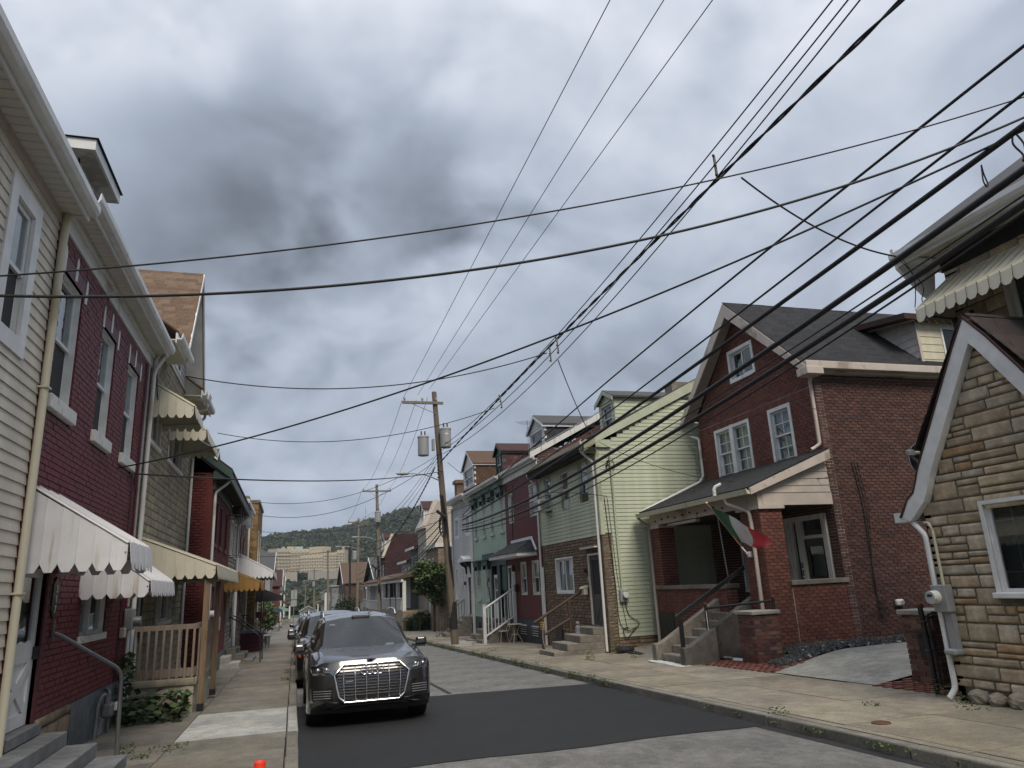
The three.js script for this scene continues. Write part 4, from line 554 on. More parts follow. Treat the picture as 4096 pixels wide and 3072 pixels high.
{ const T = house('patterned_house', 'narrow mottled brown and white faced row house with white ornate cornice', 'L', -2.22, -32.5, -.7), U = 5.3, H = [[1.2, 1.8, 3.1, 4.4], [3.4, 4.0, 3.1, 4.4]];
  wall(T, 'wall', [[0, -1], [U, -1], [U, 5.3], [0, 5.3]], H, M.mortarRed2, 'f', 0, .2); pieces(T, 'brick', bricks({ span: [0, U], y0: -.3, y1: 5.2, holes: H, cols: [[.14, .07, .06], [.17, .09, .08], [.42, .38, .36], [.12, .06, .05], [.15, .075, .065]], seed: 9, pitch: .11, len: .26, out: .015 }), M.brick, 200);
  H.forEach(h => win(T, ...h, { case: .06, far: 1, m: M.maroonPaint })); for (let i = 0; i < 4; i++) bx(T, 'cornice', [-.1, U + .12], [5.15 + i * .14, 5.31 + i * .14], [-.1, .12 + i * .1], i % 2 ? M.white : M.whiteOld); for (const u of [.1, 1.6, 3.2, 5.0]) bx(T, 'cornice_bracket', [u, u + .14], [4.95, 5.3], [.01, .3], M.white); bx(T, 'house_core', [.05, U - .05], [-.6, 5.2], [-8, -.3], M.mortarRed2);
  const P = thing('porch_stoop', 'maroon painted block stoop with railing posts on the pavement', 'stoop', [-1.35, wy(-37), -38.6]); const L = []; for (let r = 0; r < 4; r++) for (let k = 0; k < 5; k++) L.push({ c: [-.75 + (r % 2 ? .05 : 0), .1 + r * .2, .9 - k * .62], s: [1.62, .19, .6], col: [.10, .018, .032] }); pieces(P, 'block', L, M.brick, 40); bx(P, 'slab', [-1.6, .1], [.81, .9], [-2.1, 1.25], M.concreteGrey);
  for (const z of [1.1, -1.9]) rod(P, 'canopy_post', [0, .9, z], [0, 3.35, z], .03, M.maroonPaint, .03, 6); rod(P, 'rail', [0, 1.75, 1.1], [0, 1.75, -1.9], .03, M.maroonPaint, .03, 6); awning(T, .9, 6.6, 3.55, 2.75, 1.45, .28, M.whiteAw, { pan: .24, cb: 2.5, alt: M.maroonPaint });
  for (const [x, z] of [[-.1, .4], [.05, -1.2]]) { const b = thing('planter_box', x < 0 ? 'dark red planter box on the maroon stoop railing above a stool' : 'brown planter box hung on the outer maroon stoop railing', 'planter', [-1.35 + x, wy(-38.6) + 1.5, -38.6 + z]); put(b, 'trough', rbox(.3, .26, .95, .03), x < 0 ? M.maroonPaint : M.terracotta, [0, .13, 0]); put(b, 'soil', box(.26, .02, .9), M.earth, [0, .255, 0]); }
  const st = thing('bar_stool', 'black metal bar stool on the maroon stoop', 'stool', [-2.05, wy(-38.6) + .9, -38.0]); put(st, 'seat', new THREE.CylinderGeometry(.2, .2, .05, 16), M.blackMetal, [0, .74, 0]); for (let i = 0; i < 4; i++) { const a = i * 1.57 + .78; rod(st, 'leg', [Math.cos(a) * .28, 0, Math.sin(a) * .28], [Math.cos(a) * .14, .74, Math.sin(a) * .14], .013, M.blackMetal, .013, 6); } put(st, 'foot_ring', new THREE.TorusGeometry(.23, .011, 6, 20).rotateX(Math.PI / 2), M.blackMetal, [0, .26, 0]);
  const tb = thing('trash_can', 'small grey bin beside the maroon stoop', 'bin', [-1.12, wy(-40.9), -40.9]); put(tb, 'body', new THREE.CylinderGeometry(.16, .12, .42, 14), M.greyMetal, [0, .35, 0]); put(tb, 'rim', new THREE.TorusGeometry(.16, .015, 6, 18).rotateX(Math.PI / 2), M.greyMetal, [0, .56, 0]); for (const s of [-.08, .08]) rod(tb, 'leg', [s, 0, 0], [s, .2, 0], .012, M.blackMetal, .012, 5);
}
{ // yellow brick house with bay
  const T = house('yellow_brick_house', 'tall yellow brick house with projecting bay and corbelled top', 'L', -2.22, -37.9, -.8), U = 9.6, c = [[.30, .19, .075], [.34, .22, .09], [.26, .16, .06], [.20, .12, .05]];
  const L = bricks({ span: [0, 1.6], y0: -.4, y1: 6.4, cols: c, seed: 3, pitch: .1, len: .3, out: .02 }), H = [[2.6, 3.6, 3.5, 5.0], [4.8, 5.8, 3.5, 5.0], [2.6, 3.6, .6, 2.1], [4.8, 5.8, .6, 2.1]];
  wall(T, 'wall', [[0, -1], [U, -1], [U, 6.4], [0, 6.4]], [], M.mortarBrown, 'f', 0, .2); wall(T, 'bay_wall', [[1.8, -1], [7, -1], [7, 6.4], [1.8, 6.4]], H, M.mortarBrown, 'f', .45, .2); wall(T, 'bay_side', [[-.45, -1], [0, -1], [0, 6.4], [-.45, 6.4]], [], M.mortarBrown, 'l', 1.8, .1); wall(T, 'side_wall', [[0, -1], [8, -1], [8, 6.4], [0, 6.4]], [], M.mortarBrown, 'l', 0, .1);
  L.push(...bricks({ span: [1.8, 7], y0: -.4, y1: 6.4, holes: H, U: .45, cols: c, seed: 4, pitch: .1, len: .3, out: .02 }), ...bricks({ span: [-.45, 0], y0: -.4, y1: 6.4, pl: 'l', U: 1.8, cols: c, seed: 5, pitch: .1, len: .225, out: .02 }), ...bricks({ span: [0, 1], y0: 4.5, y1: 6.4, pl: 'l', U: 0, cols: c, seed: 5, pitch: .1, len: .3, out: .02 })); pieces(T, 'brick', L, M.brick, 300);
  H.forEach(h => win(T, ...h, { w: .45, case: .06, far: 1, sill: [.1, .06, .06], m: M.whiteOld })); bx(T, 'parapet', [-.05, U], [6.4, 6.55], [-.2, .08], M.concreteStep); bx(T, 'parapet', [1.75, 7.05], [6.4, 6.56], [.1, .52], M.concreteStep); bx(T, 'house_core', [.05, U - .05], [-.6, 6.2], [-8, -.3], M.mortarBrown); rod(T, 'downspout', [1.5, 6.3, .06], [1.5, -.6, .06], .05, M.whiteOld);
  ex(T, 'canvas_awning', [[.02, 2.25], [1.3, 1.75], [1.3, 1.5], [.02, 1.5]], 2.4, 'u', M.black, [2.4, 0, .45]);
}
// ================================================================ right side of the street
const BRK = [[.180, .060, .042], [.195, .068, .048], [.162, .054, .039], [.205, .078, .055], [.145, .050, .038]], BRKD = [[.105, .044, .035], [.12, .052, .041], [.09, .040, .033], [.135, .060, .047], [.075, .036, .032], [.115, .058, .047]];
{ // stone house with flared entry gable
  const T = house('stone_house', 'tan rock-faced stone house with flared white trimmed entry gable', 'R', 10.15, -8.5, -.1), U = 9, W = 1.4, c = [[.54, .43, .29], [.57, .47, .33], [.50, .40, .27], [.55, .48, .37], [.50, .34, .19], [.58, .50, .38], [.48, .40, .29]];
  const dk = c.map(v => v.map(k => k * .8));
  // upper main wall
  const hu = [1.0, 2.6, 4.35, 5.95]; wall(T, 'wall', [[0, -.1], [U, -.1], [U, 6.7], [0, 6.7]], [hu], M.mortarBrown, 'f', 0, .2); wall(T, 'wall', [[0, -.1], [8, -.1], [8, 6.7], [0, 6.7]], [], M.mortarBrown, 'l', 0, .2);
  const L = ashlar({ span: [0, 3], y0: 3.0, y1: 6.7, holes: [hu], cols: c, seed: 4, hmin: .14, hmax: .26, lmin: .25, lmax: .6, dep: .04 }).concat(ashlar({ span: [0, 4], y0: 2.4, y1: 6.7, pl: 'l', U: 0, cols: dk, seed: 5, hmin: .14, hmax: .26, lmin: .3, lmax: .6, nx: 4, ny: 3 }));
  // entry gable: curved left rake, straight right rake
  const eT = 4.60, pu = 1.39, span = y => { if (y < 2.5) return [.01, 2.8]; const t = (y - 2.5) / 2.1; const l = t < .22 ? .0 + .34 * Math.pow(t / .22, .55) : .34 + (pu - .34) * (t - .22) / .78; const r = 2.8 - l; return [l, r]; };
  const hw = [.98, 2.3, 1.34, 2.47], prof = []; for (let i = 0; i <= 20; i++) { const y = lerp(2.5, eT, i / 20); prof.push([span(y)[0], y]); } const out = [[.01, -.1], [2.8, -.1], ...prof.slice().map(p => [2.8 - p[0], p[1]]), ...prof.slice(0, -1).reverse()];
  wall(T, 'entry_wall', out, [hw], M.mortarBrown, 'f', W, .2, .012); wall(T, 'entry_side', [[-W, -.1], [0, -.1], [0, 2.6], [-W, 2.6]], [], M.mortarBrown, 'l', .01, .1);
  const A = ashlar({ span, y0: .12, y1: 4.5, holes: [[hw[0] - .03, hw[1] + .03, hw[2] - .06, hw[3]]], U: W, cols: c, seed: 23, hmin: .11, hmax: .25, lmin: .22, lmax: .72, gap: .018, dep: .03, nx: 9, ny: 6, split: .35 }); pieces(T, 'stone', A.concat(L), M.stone, 300);
  pieces(T, 'base_stone', [[.35, .22, .30], [.62, .2, .26], [.92, .26, .3], [1.35, .3, .4], [1.9, .22, .5]].map(([u, h, l], i) => { const g = new THREE.DodecahedronGeometry(1, 1); const p = g.attributes.position; for (let k = 0; k < p.count; k++) { const v = V3().fromBufferAttribute(p, k); v.multiplyScalar(1 + .25 * nz(v.x * 2 + i * 5, v.y * 2, v.z * 2)); p.setXYZ(k, v.x * l / 2, v.y * h / 2, v.z * .16); } g.computeVertexNormals(); return { c: [u, -.02 + h * .2, W - .02], geo: uvb(g), col: [.30, .27, .21] }; }), M.stone, 10);
  win(T, ...hw, { w: W, case: .05, kind: 'fixed', inset: .07, cur: M.roomShadeCloth, sill: [.07, .07, .08], sillM: M.white }); { const b = []; for (const x of [1.3, 1.55, 1.64, 1.73, 1.98]) b.push([x - .004, x + .004, 1.42, 2.4, W - .086, W - .08]); for (const y of [1.6, 2.25]) b.push([1.05, 2.24, y - .004, y + .004, W - .087, W - .079]); put(T, 'leaded_came', mb(b), M.steel); }
  // rake boards (curved), roof of the entry
  const rk = (s, off) => prof.map(([a, y], i) => { const q = prof[Math.min(i + 1, prof.length - 1)], o = prof[Math.max(i - 1, 0)], dx = q[0] - o[0], dy = q[1] - o[1], l = Math.hypot(dx, dy); const x = a - dy / l * off, Y = y + dx / l * off; return [s < 0 ? x : 2.8 - x, Y]; });
  for (const s of [-1, 1]) { const inn = rk(s, -.005), ou = rk(s, .20), tp = rk(s, .225); inn[0][1] -= .02; ou.unshift([s < 0 ? -.28 : 3.08, 2.42]); inn.unshift([s < 0 ? -.14 : 2.94, 2.36]); tp.unshift([s < 0 ? -.33 : 3.13, 2.43]); ou[ou.length - 1] = [pu, eT + .34]; tp[tp.length - 1] = [pu, eT + .38]; inn[inn.length - 1] = [pu, eT - .01];
    ex(T, 'rake_board', [...inn, ...ou.slice().reverse()], .05, 'w', M.white, [0, 0, W + .06]); ex(T, 'rake_soffit', [...inn, ...inn.slice().reverse().map(p => [p[0], p[1] + .02])], .07, 'w', M.white, [0, 0, W - .01]);
    ex(T, 'entry_roof', [...ou, ...tp.slice().reverse()], W + .12, 'w', M.roofMaroon, [0, 0, .0]);
    { const B = V3(pu - (s < 0 ? .2 : 2.6), eT + .38 - 3.35, 0), len = B.length(); pieces(T, 'shingle', shingles({ O: [s < 0 ? .16 : 2.64, 3.35, W + .1], a: [0, 0, -1], b: [B.x, B.y, 0], la: W + .1, lb: len - .02, e: .14, tab: .3, cols: [[.05, .035, .032], [.06, .042, .038], [.042, .032, .03]], seed: 9 + s }), M.roofDark, s > 0 ? 60 : 0); } }
  bx(T, 'gutter_end', [-.44, -.16], [2.36, 2.50], [W - .3, W + .1], M.white); put(T, 'downspout', pipeGeo([[-.2, 2.36, W + .02], [-.12, 2.3, W + .05], [.03, 2.15, W + .06], [.03, .1, W + .06], [-.02, -.02, W + .14]], .038, .06, 8), M.white);
  // upper window and awning, eave
  win(T, ...hu, { case: .07, kind: 'hung', cur: M.curtainGrey, m: M.whiteOld, inset: .1 });
  awning(T, .05, 3.0, 6.2, 5.62, .78, .22, M.creamAw, { pan: .19, cb: 5.42, bm: M.blackMetal, alt: M.cream });
  bx(T, 'frieze_board', [0, U], [6.35, 6.62], [.01, .04], M.trimShadeDark); eave(T, -.35, U, 6.62, .55, { roof: [3, 4], rm: M.roofGrey, sm: M.cream, gw: .16 }); ex(T, 'eave_return', [[-.1, 6.0], [.1, 6.1], [.55, 6.55], [.6, 6.9], [-.3, 6.9]], .06, 'u', M.white, [-.4, 0, 0]); bx(T, 'return_soffit', [-.38, .0], [6.56, 6.6], [-3, .5], M.white);
  bx(T, 'house_core', [.2, U], [-.1, 6.5], [-8, -.3], M.mortarBrown); bx(T, 'entry_dark_core', [.2, 2.7], [-.1, 2.4], [-.2, W - .3], M.dark);  // near-black filler in the entry stands in for its dark interior
  { const R = rng(2), L2 = []; for (let i = 0; i < 3; i++) bx(T, 'awning_bracket', [.25 + i * .16, .3 + i * .16], [5.05 + i * .02, 5.45], [.3, .34], M.black); }
  // electric meter on the entry wall
  const eb = put(T, 'meter_box', rbox(.24, .36, .14, .012), M.greyBox, [.14, 1.28, W + .085]); put(eb, 'meter', new THREE.CylinderGeometry(.085, .09, .12, 20).rotateX(Math.PI / 2), M.whiteOld, [.10, 1.30, W + .21]); put(eb, 'meter_glass', new THREE.CylinderGeometry(.07, .08, .06, 20).rotateX(Math.PI / 2), M.glass, [.10, 1.30, W + .29]); bx(eb, 'meter_face', [.06, .14], [1.31, 1.34], [W + .268, W + .274], M.black);
  put(T, 'conduit', pipeGeo([[.02, 2.32, W + .03], [.10, 2.32, W + .04], [.16, 2.2, W + .05], [.17, 1.45, W + .06]], .02, .06, 8), M.cream); bx(T, 'cable_cover', [.11, .23], [.60, 1.1], [W + .01, W + .09], M.greyBox); put(T, 'cover_foot', rbox(.2, .08, .18, .03), M.greyBox, [.15, .58, W + .08]);
}
{ // gabled red brick house with porch
  const T = house('gabled_brick_house', 'red brick house with steep front gable, dark shingle roof and brick porch', 'R', 12.6, -20.45, -.3), U = 5.6, PW = 2.1, pk = 9.45, um = 2.8;
  const hD = [.95, 2.62, 4.62, 5.98], hS = [3.72, 4.5, 4.62, 5.98], hA = [2.18, 3.26, 7.38, 8.18], hP = [3.3, 4.2, 1.0, 2.55], hW = [1.6, 2.7, 1.3, 2.6];
  const outl = [[0, -.3], [U, -.3], [U, 6.6], [um, pk], [0, 6.6]];
  wall(T, 'wall', outl, [hD, hS, hA, hW, [3.65, 5.3, .7, 3.1]], M.mortarLight, 'f', 0, .22); wall(T, 'wall', [[0, -.3], [11, -.3], [11, 6.6], [0, 6.6]], [], M.mortarLight, 'r', U, .22);
  const gs = y => y < 6.6 ? [0, U] : [Math.max(0, (y - 6.6) / (pk - 6.6) * um), U - Math.max(0, (y - 6.6) / (pk - 6.6) * (U - um))];
  const all = bricks({ span: gs, y0: 3.9, y1: pk - .1, holes: [hD, hS, hA].map(h => [h[0] - .1, h[1] + .1, h[2] - .12, h[3] + .1]).concat([[0, U, 6.06, 6.26]]), cols: BRK, seed: 31, mort: .012 })
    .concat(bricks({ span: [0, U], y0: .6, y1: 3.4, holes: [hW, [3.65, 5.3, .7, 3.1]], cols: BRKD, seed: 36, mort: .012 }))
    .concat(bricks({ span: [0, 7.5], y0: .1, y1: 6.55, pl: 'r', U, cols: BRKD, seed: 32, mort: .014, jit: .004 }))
    // soldier course
    .concat(Array.from({ length: Math.floor(U / .077) }, (_, i) => ({ c: [i * .077 + .04, 6.16, -.004], s: [.065, .19, .024], col: BRK[i * 7 % 5] })));
  // porch: piers, parapets
  const z1 = PW, pier = (a, b, c2, d, y0, y1, sd) => { bx(T, 'pier_core', [a + .012, b - .012], [y0, y1], [c2 + .012, d - .012], M.mortarLight); const q = { cols: BRK, mort: .012, y0, y1 }; all.push(...bricks({ ...q, span: [a, b], U: d, seed: sd }), ...bricks({ ...q, span: [-d, -c2], pl: 'r', U: b, seed: sd + 1 }), ...bricks({ ...q, span: [-d, -c2], pl: 'l', U: a, seed: sd + 2 })); };
  pier(.02, .55, z1 - .5, z1, -.3, 3.2, 200); pier(4.8, 5.58, z1 - .62, z1, .1, 3.22, 210);
  bx(T, 'parapet_core', [.06, 3.8], [-.4, 1.38], [z1 - .3, z1 - .012], M.mortarLight); all.push(...bricks({ span: [.02, 3.8], y0: -.32, y1: 1.38, U: z1, cols: BRK, seed: 41, mort: .012, holes: [[.05, .98, -.4, .76], [1.75, 2.45, 0, .42]] }), ...bricks({ span: [-z1, -z1 + .3], y0: -.3, y1: 1.38, pl: 'r', U: 3.8, cols: BRK, seed: 42, mort: .012 }));
  bx(T, 'parapet_core', [U - .3, U - .012], [0, 1.4], [.0, z1 - .6], M.mortarLight); all.push(...bricks({ span: [-z1 + .62, 0], y0: .05, y1: 1.42, pl: 'r', U, cols: BRK, seed: 43, mort: .012 })); 
  pieces(T, 'brick', all, M.brick, 300);
  put(T, 'parapet_cap', rbox(3.85, .11, .42, .015), M.concreteStep, [1.92, 1.44, z1 - .16]); put(T, 'parapet_cap', rbox(.36, .11, 1.62, .015), M.concreteStep, [U - .13, 1.47, .72]);
  bx(T, 'porch_floor', [.05, U - .05], [.0, .68], [0, z1 - .05], M.concreteStep); bx(T, 'porch_ceiling', [.05, U - .05], [3.24, 3.28], [.0, z1 - .05], M.trimShadeDark);  // ceiling tone has the porch shade painted in
  bx(T, 'porch_beam', [0, U], [3.26, 3.56], [z1 - .12, z1 + .01], M.beigeTrim); put(T, 'porch_beam', mb([[U - .06, U + .012, 3.26, 3.54, .0, z1 - .12]]), M.beigeTrim); bx(T, 'pier_cap', [4.68, 5.66], [3.18, 3.27], [z1 - .66, z1 + .05], M.beigeTrim); bx(T, 'pier_cap', [-.02, .6], [3.16, 3.26], [z1 - .52, z1 + .04], M.beigeTrim);
  // porch roof
  const pr = [[z1 + .28, 3.62], [z1 + .28, 3.68], [-.02, 4.62], [-.02, 4.54]]; ex(T, 'porch_roof', pr, U + .25, 'u', M.roofSlab, [-.12, 0, 0]); { const b = V3(0, .94, -2.4), len = b.length(); pieces(T, 'porch_shingle', shingles({ O: [-.12, 3.68, z1 + .28], a: [1, 0, 0], b: [0, b.y, b.z], la: U + .25, lb: len, e: .14, tab: .32, cols: [[.018, .019, .021], [.024, .025, .027], [.014, .015, .017]], seed: 55 }), M.roofDark, 100); }
  ex(T, 'gutter', [[z1 + .27, 3.52], [z1 + .37, 3.52], [z1 + .41, 3.64], [z1 + .39, 3.64], [z1 + .30, 3.55], [z1 + .27, 3.64]], U + .3, 'u', M.cream, [-.14, 0, 0]); ex(T, 'rake_board', [[z1 + .3, 3.5], [z1 + .3, 3.66], [.0, 4.58], [.0, 4.36]], .06, 'u', M.beigeTrim, [U + .13, 0, 0]);
  { const bs = boards({ span: y => [-(z1 + .1) + Math.max(0, (y - 3.62) / .94 * 2.38), 0], y0: 3.56, y1: 4.42, pl: 'r', U: U - .02, h: .17, cols: [[.52, .46, .40]] }); pieces(T, 'gable_board', bs, M.siding, 20); wall(T, 'porch_gable', [[-z1 - .1, 3.54], [0, 3.54], [0, 4.44]], [], M.beigeTrim, 'r', U - .02, .05); }
  // main gable roof; ridge runs back from the street
  const ov = .42, sR = (pk - 6.62) / (U - um + .12), sLf = (pk - 6.3) / (um + .35);
  ex(T, 'roof', [[um, pk + .14], [U + .3, 6.72], [U + .3, 6.64], [um, pk + .05]], 11, 'w', M.roofSlab, [0, 0, ov - 11]); ex(T, 'roof', [[um, pk + .14], [-.3, 6.72], [-.3, 6.64], [um, pk + .05]], 11, 'w', M.roofSlab, [0, 0, ov - 11]);
  { const b = V3(um - (U + .3), pk + .14 - 6.72, 0); pieces(T, 'shingle', shingles({ O: [U + .3, 6.72, ov], a: [0, 0, -1], b: [b.x, b.y, 0], la: 9.5, lb: b.length(), e: .14, tab: .30, cols: [[.017, .018, .021], [.023, .024, .028], [.013, .014, .017], [.029, .030, .034]], seed: 56 }), M.roofDark, 220); }
  for (const [s, e, ye] of [[1, U + .32, 6.6], [-1, -.32, 6.6]]) { const w = s > 0 ? .30 : .34; ex(T, 'rake_board', [[um, pk + .12], [e, ye + .1], [e, ye - .12], [um, pk - w]], .05, 'w', M.beigeTrim, [0, 0, ov - .03]); ex(T, 'rake_soffit', [[um, pk - .02], [e, ye - .02], [e, ye - .05], [um, pk - .05]], ov - .02, 'w', M.beigeTrim, [0, 0, 0]); }
  { const L3 = []; const n = 16; for (const s of [-1, 1]) for (let i = 0; i < n; i++) { const t = (i + .5) / n; L3.push({ c: [um + s * 3.1 * t, lerp(pk - .07, 6.53, t), .19], s: [.262, .012, .37], q: new THREE.Quaternion().setFromAxisAngle(V3(0, 0, 1), -s * .752), col: [.46, .40, .35] }); } pieces(T, 'soffit_panel', L3, M.siding, 40); }
  put(T, 'side_gutter', rbox(.16, .2, 7.5, .02), M.beigeTrim, [U + .30, 6.72, ov - 3.75]); bx(T, 'side_fascia', [U - .0, U + .2], [6.56, 6.68], [-7.2, ov - .02], M.beigeTrim); put(T, 'eave_return', rbox(.42, .2, .5, .02), M.beigeTrim, [U + .2, 6.56, .2]);
  // dormer on the side slope
  { const dz0 = -3.8, dz1 = -7, yb = 6.95, yt = 8.3, Ud = U - .1; wall(T, 'dormer_wall', [[-dz0, yb], [-dz1, yb], [-dz1, yt], [-dz0, yt]], [[-dz0 + .9, -dz0 + 1.9, 7.2, 8.1]], M.siding2, 'r', Ud, .08); pieces(T, 'dormer_board', boards({ span: [-dz0 + .06, -dz1], y0: yb, y1: yt, holes: [[-dz0 + .84, -dz0 + 1.96, 7.14, 8.2]], pl: 'r', U: Ud, h: .22, cols: [[.60, .56, .42]] }), M.siding, 30);
    put(T, 'dormer_window', mb([[Ud - .03, Ud + .03, 7.14, 7.2, dz0 - 1.96, dz0 - .84], [Ud - .03, Ud + .03, 7.2, 8.1, dz0 - .9, dz0 - .84]]), M.white); bx(T, 'dormer_pane', [Ud - .06, Ud - .05], [7.2, 8.1], [dz0 - 1.9, dz0 - .9], M.glassPaintedDark);
    const ys = u => pk + .14 - (u - um) * (pk + .14 - 6.72) / (U + .3 - um); ex(T, 'dormer_side', [[Ud, yb], [Ud, yt], [um + 1.2, yt + .05], [um + 1.2, ys(um + 1.2)]].map(p => [p[0], p[1]]), .05, 'w', M.siding2, [0, 0, dz0 - .05]); pieces(T, 'dormer_side_board', boards({ span: y => { const u = um + (pk + .14 - y) * (U + .3 - um) / (pk + .14 - 6.72); return [u, Ud]; }, y0: yb + .06, y1: yt - .02, U: dz0, h: .2, cols: [[.58, .55, .52]] }), M.siding, 20);
    ex(T, 'dormer_roof', [[Ud + .28, yt - .08], [Ud + .28, yt + .08], [um + .7, yt + .42], [um + .7, yt + .26]], 3.6, 'w', M.roofMaroon, [0, 0, dz1 + .2]); ex(T, 'dormer_rake', [[Ud + .22, yt - .1], [Ud + .22, yt + .08], [um + .9, yt + .36], [um + .9, yt + .16]], .05, 'w', M.beigeTrim, [0, 0, dz0 + .2]); bx(T, 'corner_board', [Ud - .02, Ud + .03], [yb, yt], [dz0 - .06, dz0 + .03], M.beigeTrim); }
  // windows
  const W1 = win(T, hD[0], 1.74, hD[2], hD[3], { case: .09, kind: 'grid', cur: M.curtain, folds: 1, inset: .1 }); win(T, 1.84, hD[1], hD[2], hD[3], { case: .09, kind: 'grid', cur: M.curtain, folds: 1, inset: .1 }); win(T, ...hS, { case: .1, kind: 'grid', cur: M.curtain, folds: 1, inset: .1 }); win(T, ...hA, { case: .1, kind: 'slider', cur: M.roomShadeCloth, inset: .1 }); win(T, ...hW, { case: .1, kind: 'grid', ny: 2, cur: M.roomShadeCloth, inset: .08 });
  bx(T, 'mullion', [1.70, 1.88], [4.5, 6.08], [-.05, .03], M.white); for (const h of [hD, hS]) put(T, 'brick_sill', mb(Array.from({ length: Math.round((h[1] - h[0] + .3) / .077) }, (_, i) => [h[0] - .15 + i * .077, h[0] - .15 + i * .077 + .066, h[2] - .2, h[2] - .08, -.02, .05])), mat([.10, .045, .04], { r: .9, t: 'rough' }));
  // front door with sidelight, house number
  { const a = 3.68, b = 5.28; const D = put(T, 'door_surround', mb([[a, a + .14, .7, 3.08, -.06, .05], [b - .16, b, .7, 3.08, -.06, .05], [a + .14, b - .16, 2.96, 3.08, -.06, .05], [a + .14, a + .62, .7, 1.0, -.06, .02], [a + .52, a + .66, .7, 2.96, -.06, .04], [a + .14, a + .28, 1.0, 2.96, -.06, .02], [a + .42, a + .52, 1.0, 2.96, -.06, .02], [a + .66, b - .16, 2.5, 2.58, -.06, .03], [a + .28, a + .42, 1, 1.5, -.06, .02]]), M.whiteOld); bx(D, 'sidelight', [a + .28, a + .42], [1.5, 2.9], [-.05, -.04], M.glassPaintedDark); bx(D, 'transom', [a + .66, b - .16], [2.58, 2.96], [-.05, -.04], M.glassPaintedDark);
    const S = put(D, 'storm_door', mb([[a + .66, a + .78, .7, 2.5, -.05, -.01], [b - .28, b - .16, .7, 2.5, -.05, -.01], [a + .78, b - .28, 2.3, 2.5, -.05, -.01], [a + .78, b - .28, 1.5, 1.58, -.05, -.01], [a + .78, b - .28, .7, .9, -.05, -.01]]), M.blackGloss); bx(D, 'storm_glass', [a + .78, b - .28], [.9, 2.3], [-.04, -.036], M.glass); bx(D, 'front_door', [a + .66, b - .16], [.7, 2.5], [-.2, -.16], mat([.28, .30, .24], { r: .5, t: 'plain' })); bx(D, 'mail_slot', [a + 1.05, a + 1.25], [1.32, 1.38], [-.16, -.15], M.steel);
    ['3', '2', '0'].forEach((c2, i) => put(D, 'numeral', textGeo(c2, .13, .012), M.black, [a + .50, 1.86 - i * .19, .05])); bx(T, 'door_room_shade', [a, b], [.7, 3.1], [-.26, -.22], M.roomShadeCloth); }  // dark sheet behind the door paints the unlit hall
  // downspouts
  put(T, 'downspout', pipeGeo([[U + .1, 6.5, .1], [U - .03, 6.35, .06], [U - .03, 5.3, .06], [U - .03, 4.75, .07], [U - .1, 4.66, .2], [U - .1, 4.62, .3]], .045, .05, 8), M.beigeTrim); put(T, 'downspout', pipeGeo([[-.15, 6.1, .25], [.03, 6.0, .07], [.03, 4.78, .07], [.0, 4.6, .2], [-.1, 3.75, 2.2], [-.12, 3.6, 2.45]], .045, .06, 8), M.whiteOld);
  put(T, 'downspout', pipeGeo([[4.75, 3.56, z1 + .33], [4.75, 3.4, z1 + .33], [5.28, 3.15, z1 + .07], [5.30, 2.9, z1 + .06], [5.30, .15, z1 + .06], [5.3, .0, z1 + .12]], .048, .06, 8), M.beigeTrim); put(T, 'downspout', pipeGeo([[-.12, 3.54, z1 + .33], [-.05, 3.4, z1 + .25], [.0, 3.25, z1 + .05], [.0, -.1, z1 + .05], [-.06, -.25, z1 + .14]], .045, .05, 8), M.beigeTrim); put(T, 'downspout_elbow', pipeGeo([[4.35, 3.64, z1 + .36], [4.35, 3.85, z1 + .36], [4.45, 3.93, z1 + .2]], .045, .08, 8), M.whiteOld);
  rod(T, 'porch_pole', [3.72, 1.5, z1 - .15], [3.55, 3.26, z1 - .15], .018, M.greyMetal); bx(T, 'light_fitting', [1.0, 2.6], [3.17, 3.24], [z1 - .2, z1 - .05], M.beigeTrim); for (let i = 0; i < 11; i++) put(T, 'string_light', new THREE.SphereGeometry(.025, 8, 6), M.dark, [.4 + i * .41, 3.36 + (i % 3) * .03, z1 + .03]);
  // cellar board, glass block window, vent pipes
  bx(T, 'black_panel', [.08, .95], [-.28, .76], [z1 + .004, z1 + .03], M.black); { const G = put(T, 'glass_block_window', mb([[1.75, 2.45, -.05, .44, z1 - .05, z1 - .03]]), M.curtainGrey); for (let i = 0; i < 3; i++) for (let j = 0; j < 3; j++) put(G, 'glass_block', rbox(.2, .145, .06, .02), mat([.42, .46, .46], { r: .12 }), [1.87 + i * .22, .04 + j * .16, z1 - .02]); } put(T, 'vent_pipe', pipeGeo([[2.3, .1, z1], [2.3, .1, z1 + .1], [2.3, .36, z1 + .1], [2.55, .38, z1 + .1]], .03, .06, 7), M.rust); put(T, 'wall_box', rbox(.16, .16, .1), M.whiteOld, [2.75, .5, z1 + .06]);
  put(T, 'dryer_vent', rbox(.1, .16, .24, .05, 3), M.whiteOld, [U + .06, .88, -1.4]); put(T, 'vent_grille', new THREE.CylinderGeometry(.05, .05, .02, 14).rotateZ(Math.PI / 2), M.greyBox, [U + .112, .88, -1.45]);
  for (const [k, r] of [[0, .012], [.08, .008], [.16, .006]]) tube(T, 'cable', [[U + .02, 4.3, -.75 - k], [U + .03, 3.2, -.85 - k], [U + .02, 2.2, -.83 - k * .4], [U + .03, 1.2, -.82 + k * .3], [U + .05, .75, -.78 - k], [U + .03, .55, -.85]], r, M.wire, 30, 5); tube(T, 'cable', [[U + .05, .95, -.9], [U + .06, .7, -1.05], [U + .05, .5, -.95], [U + .06, .62, -.8], [U + .05, .9, -.85]], .008, M.wire, 20, 5);
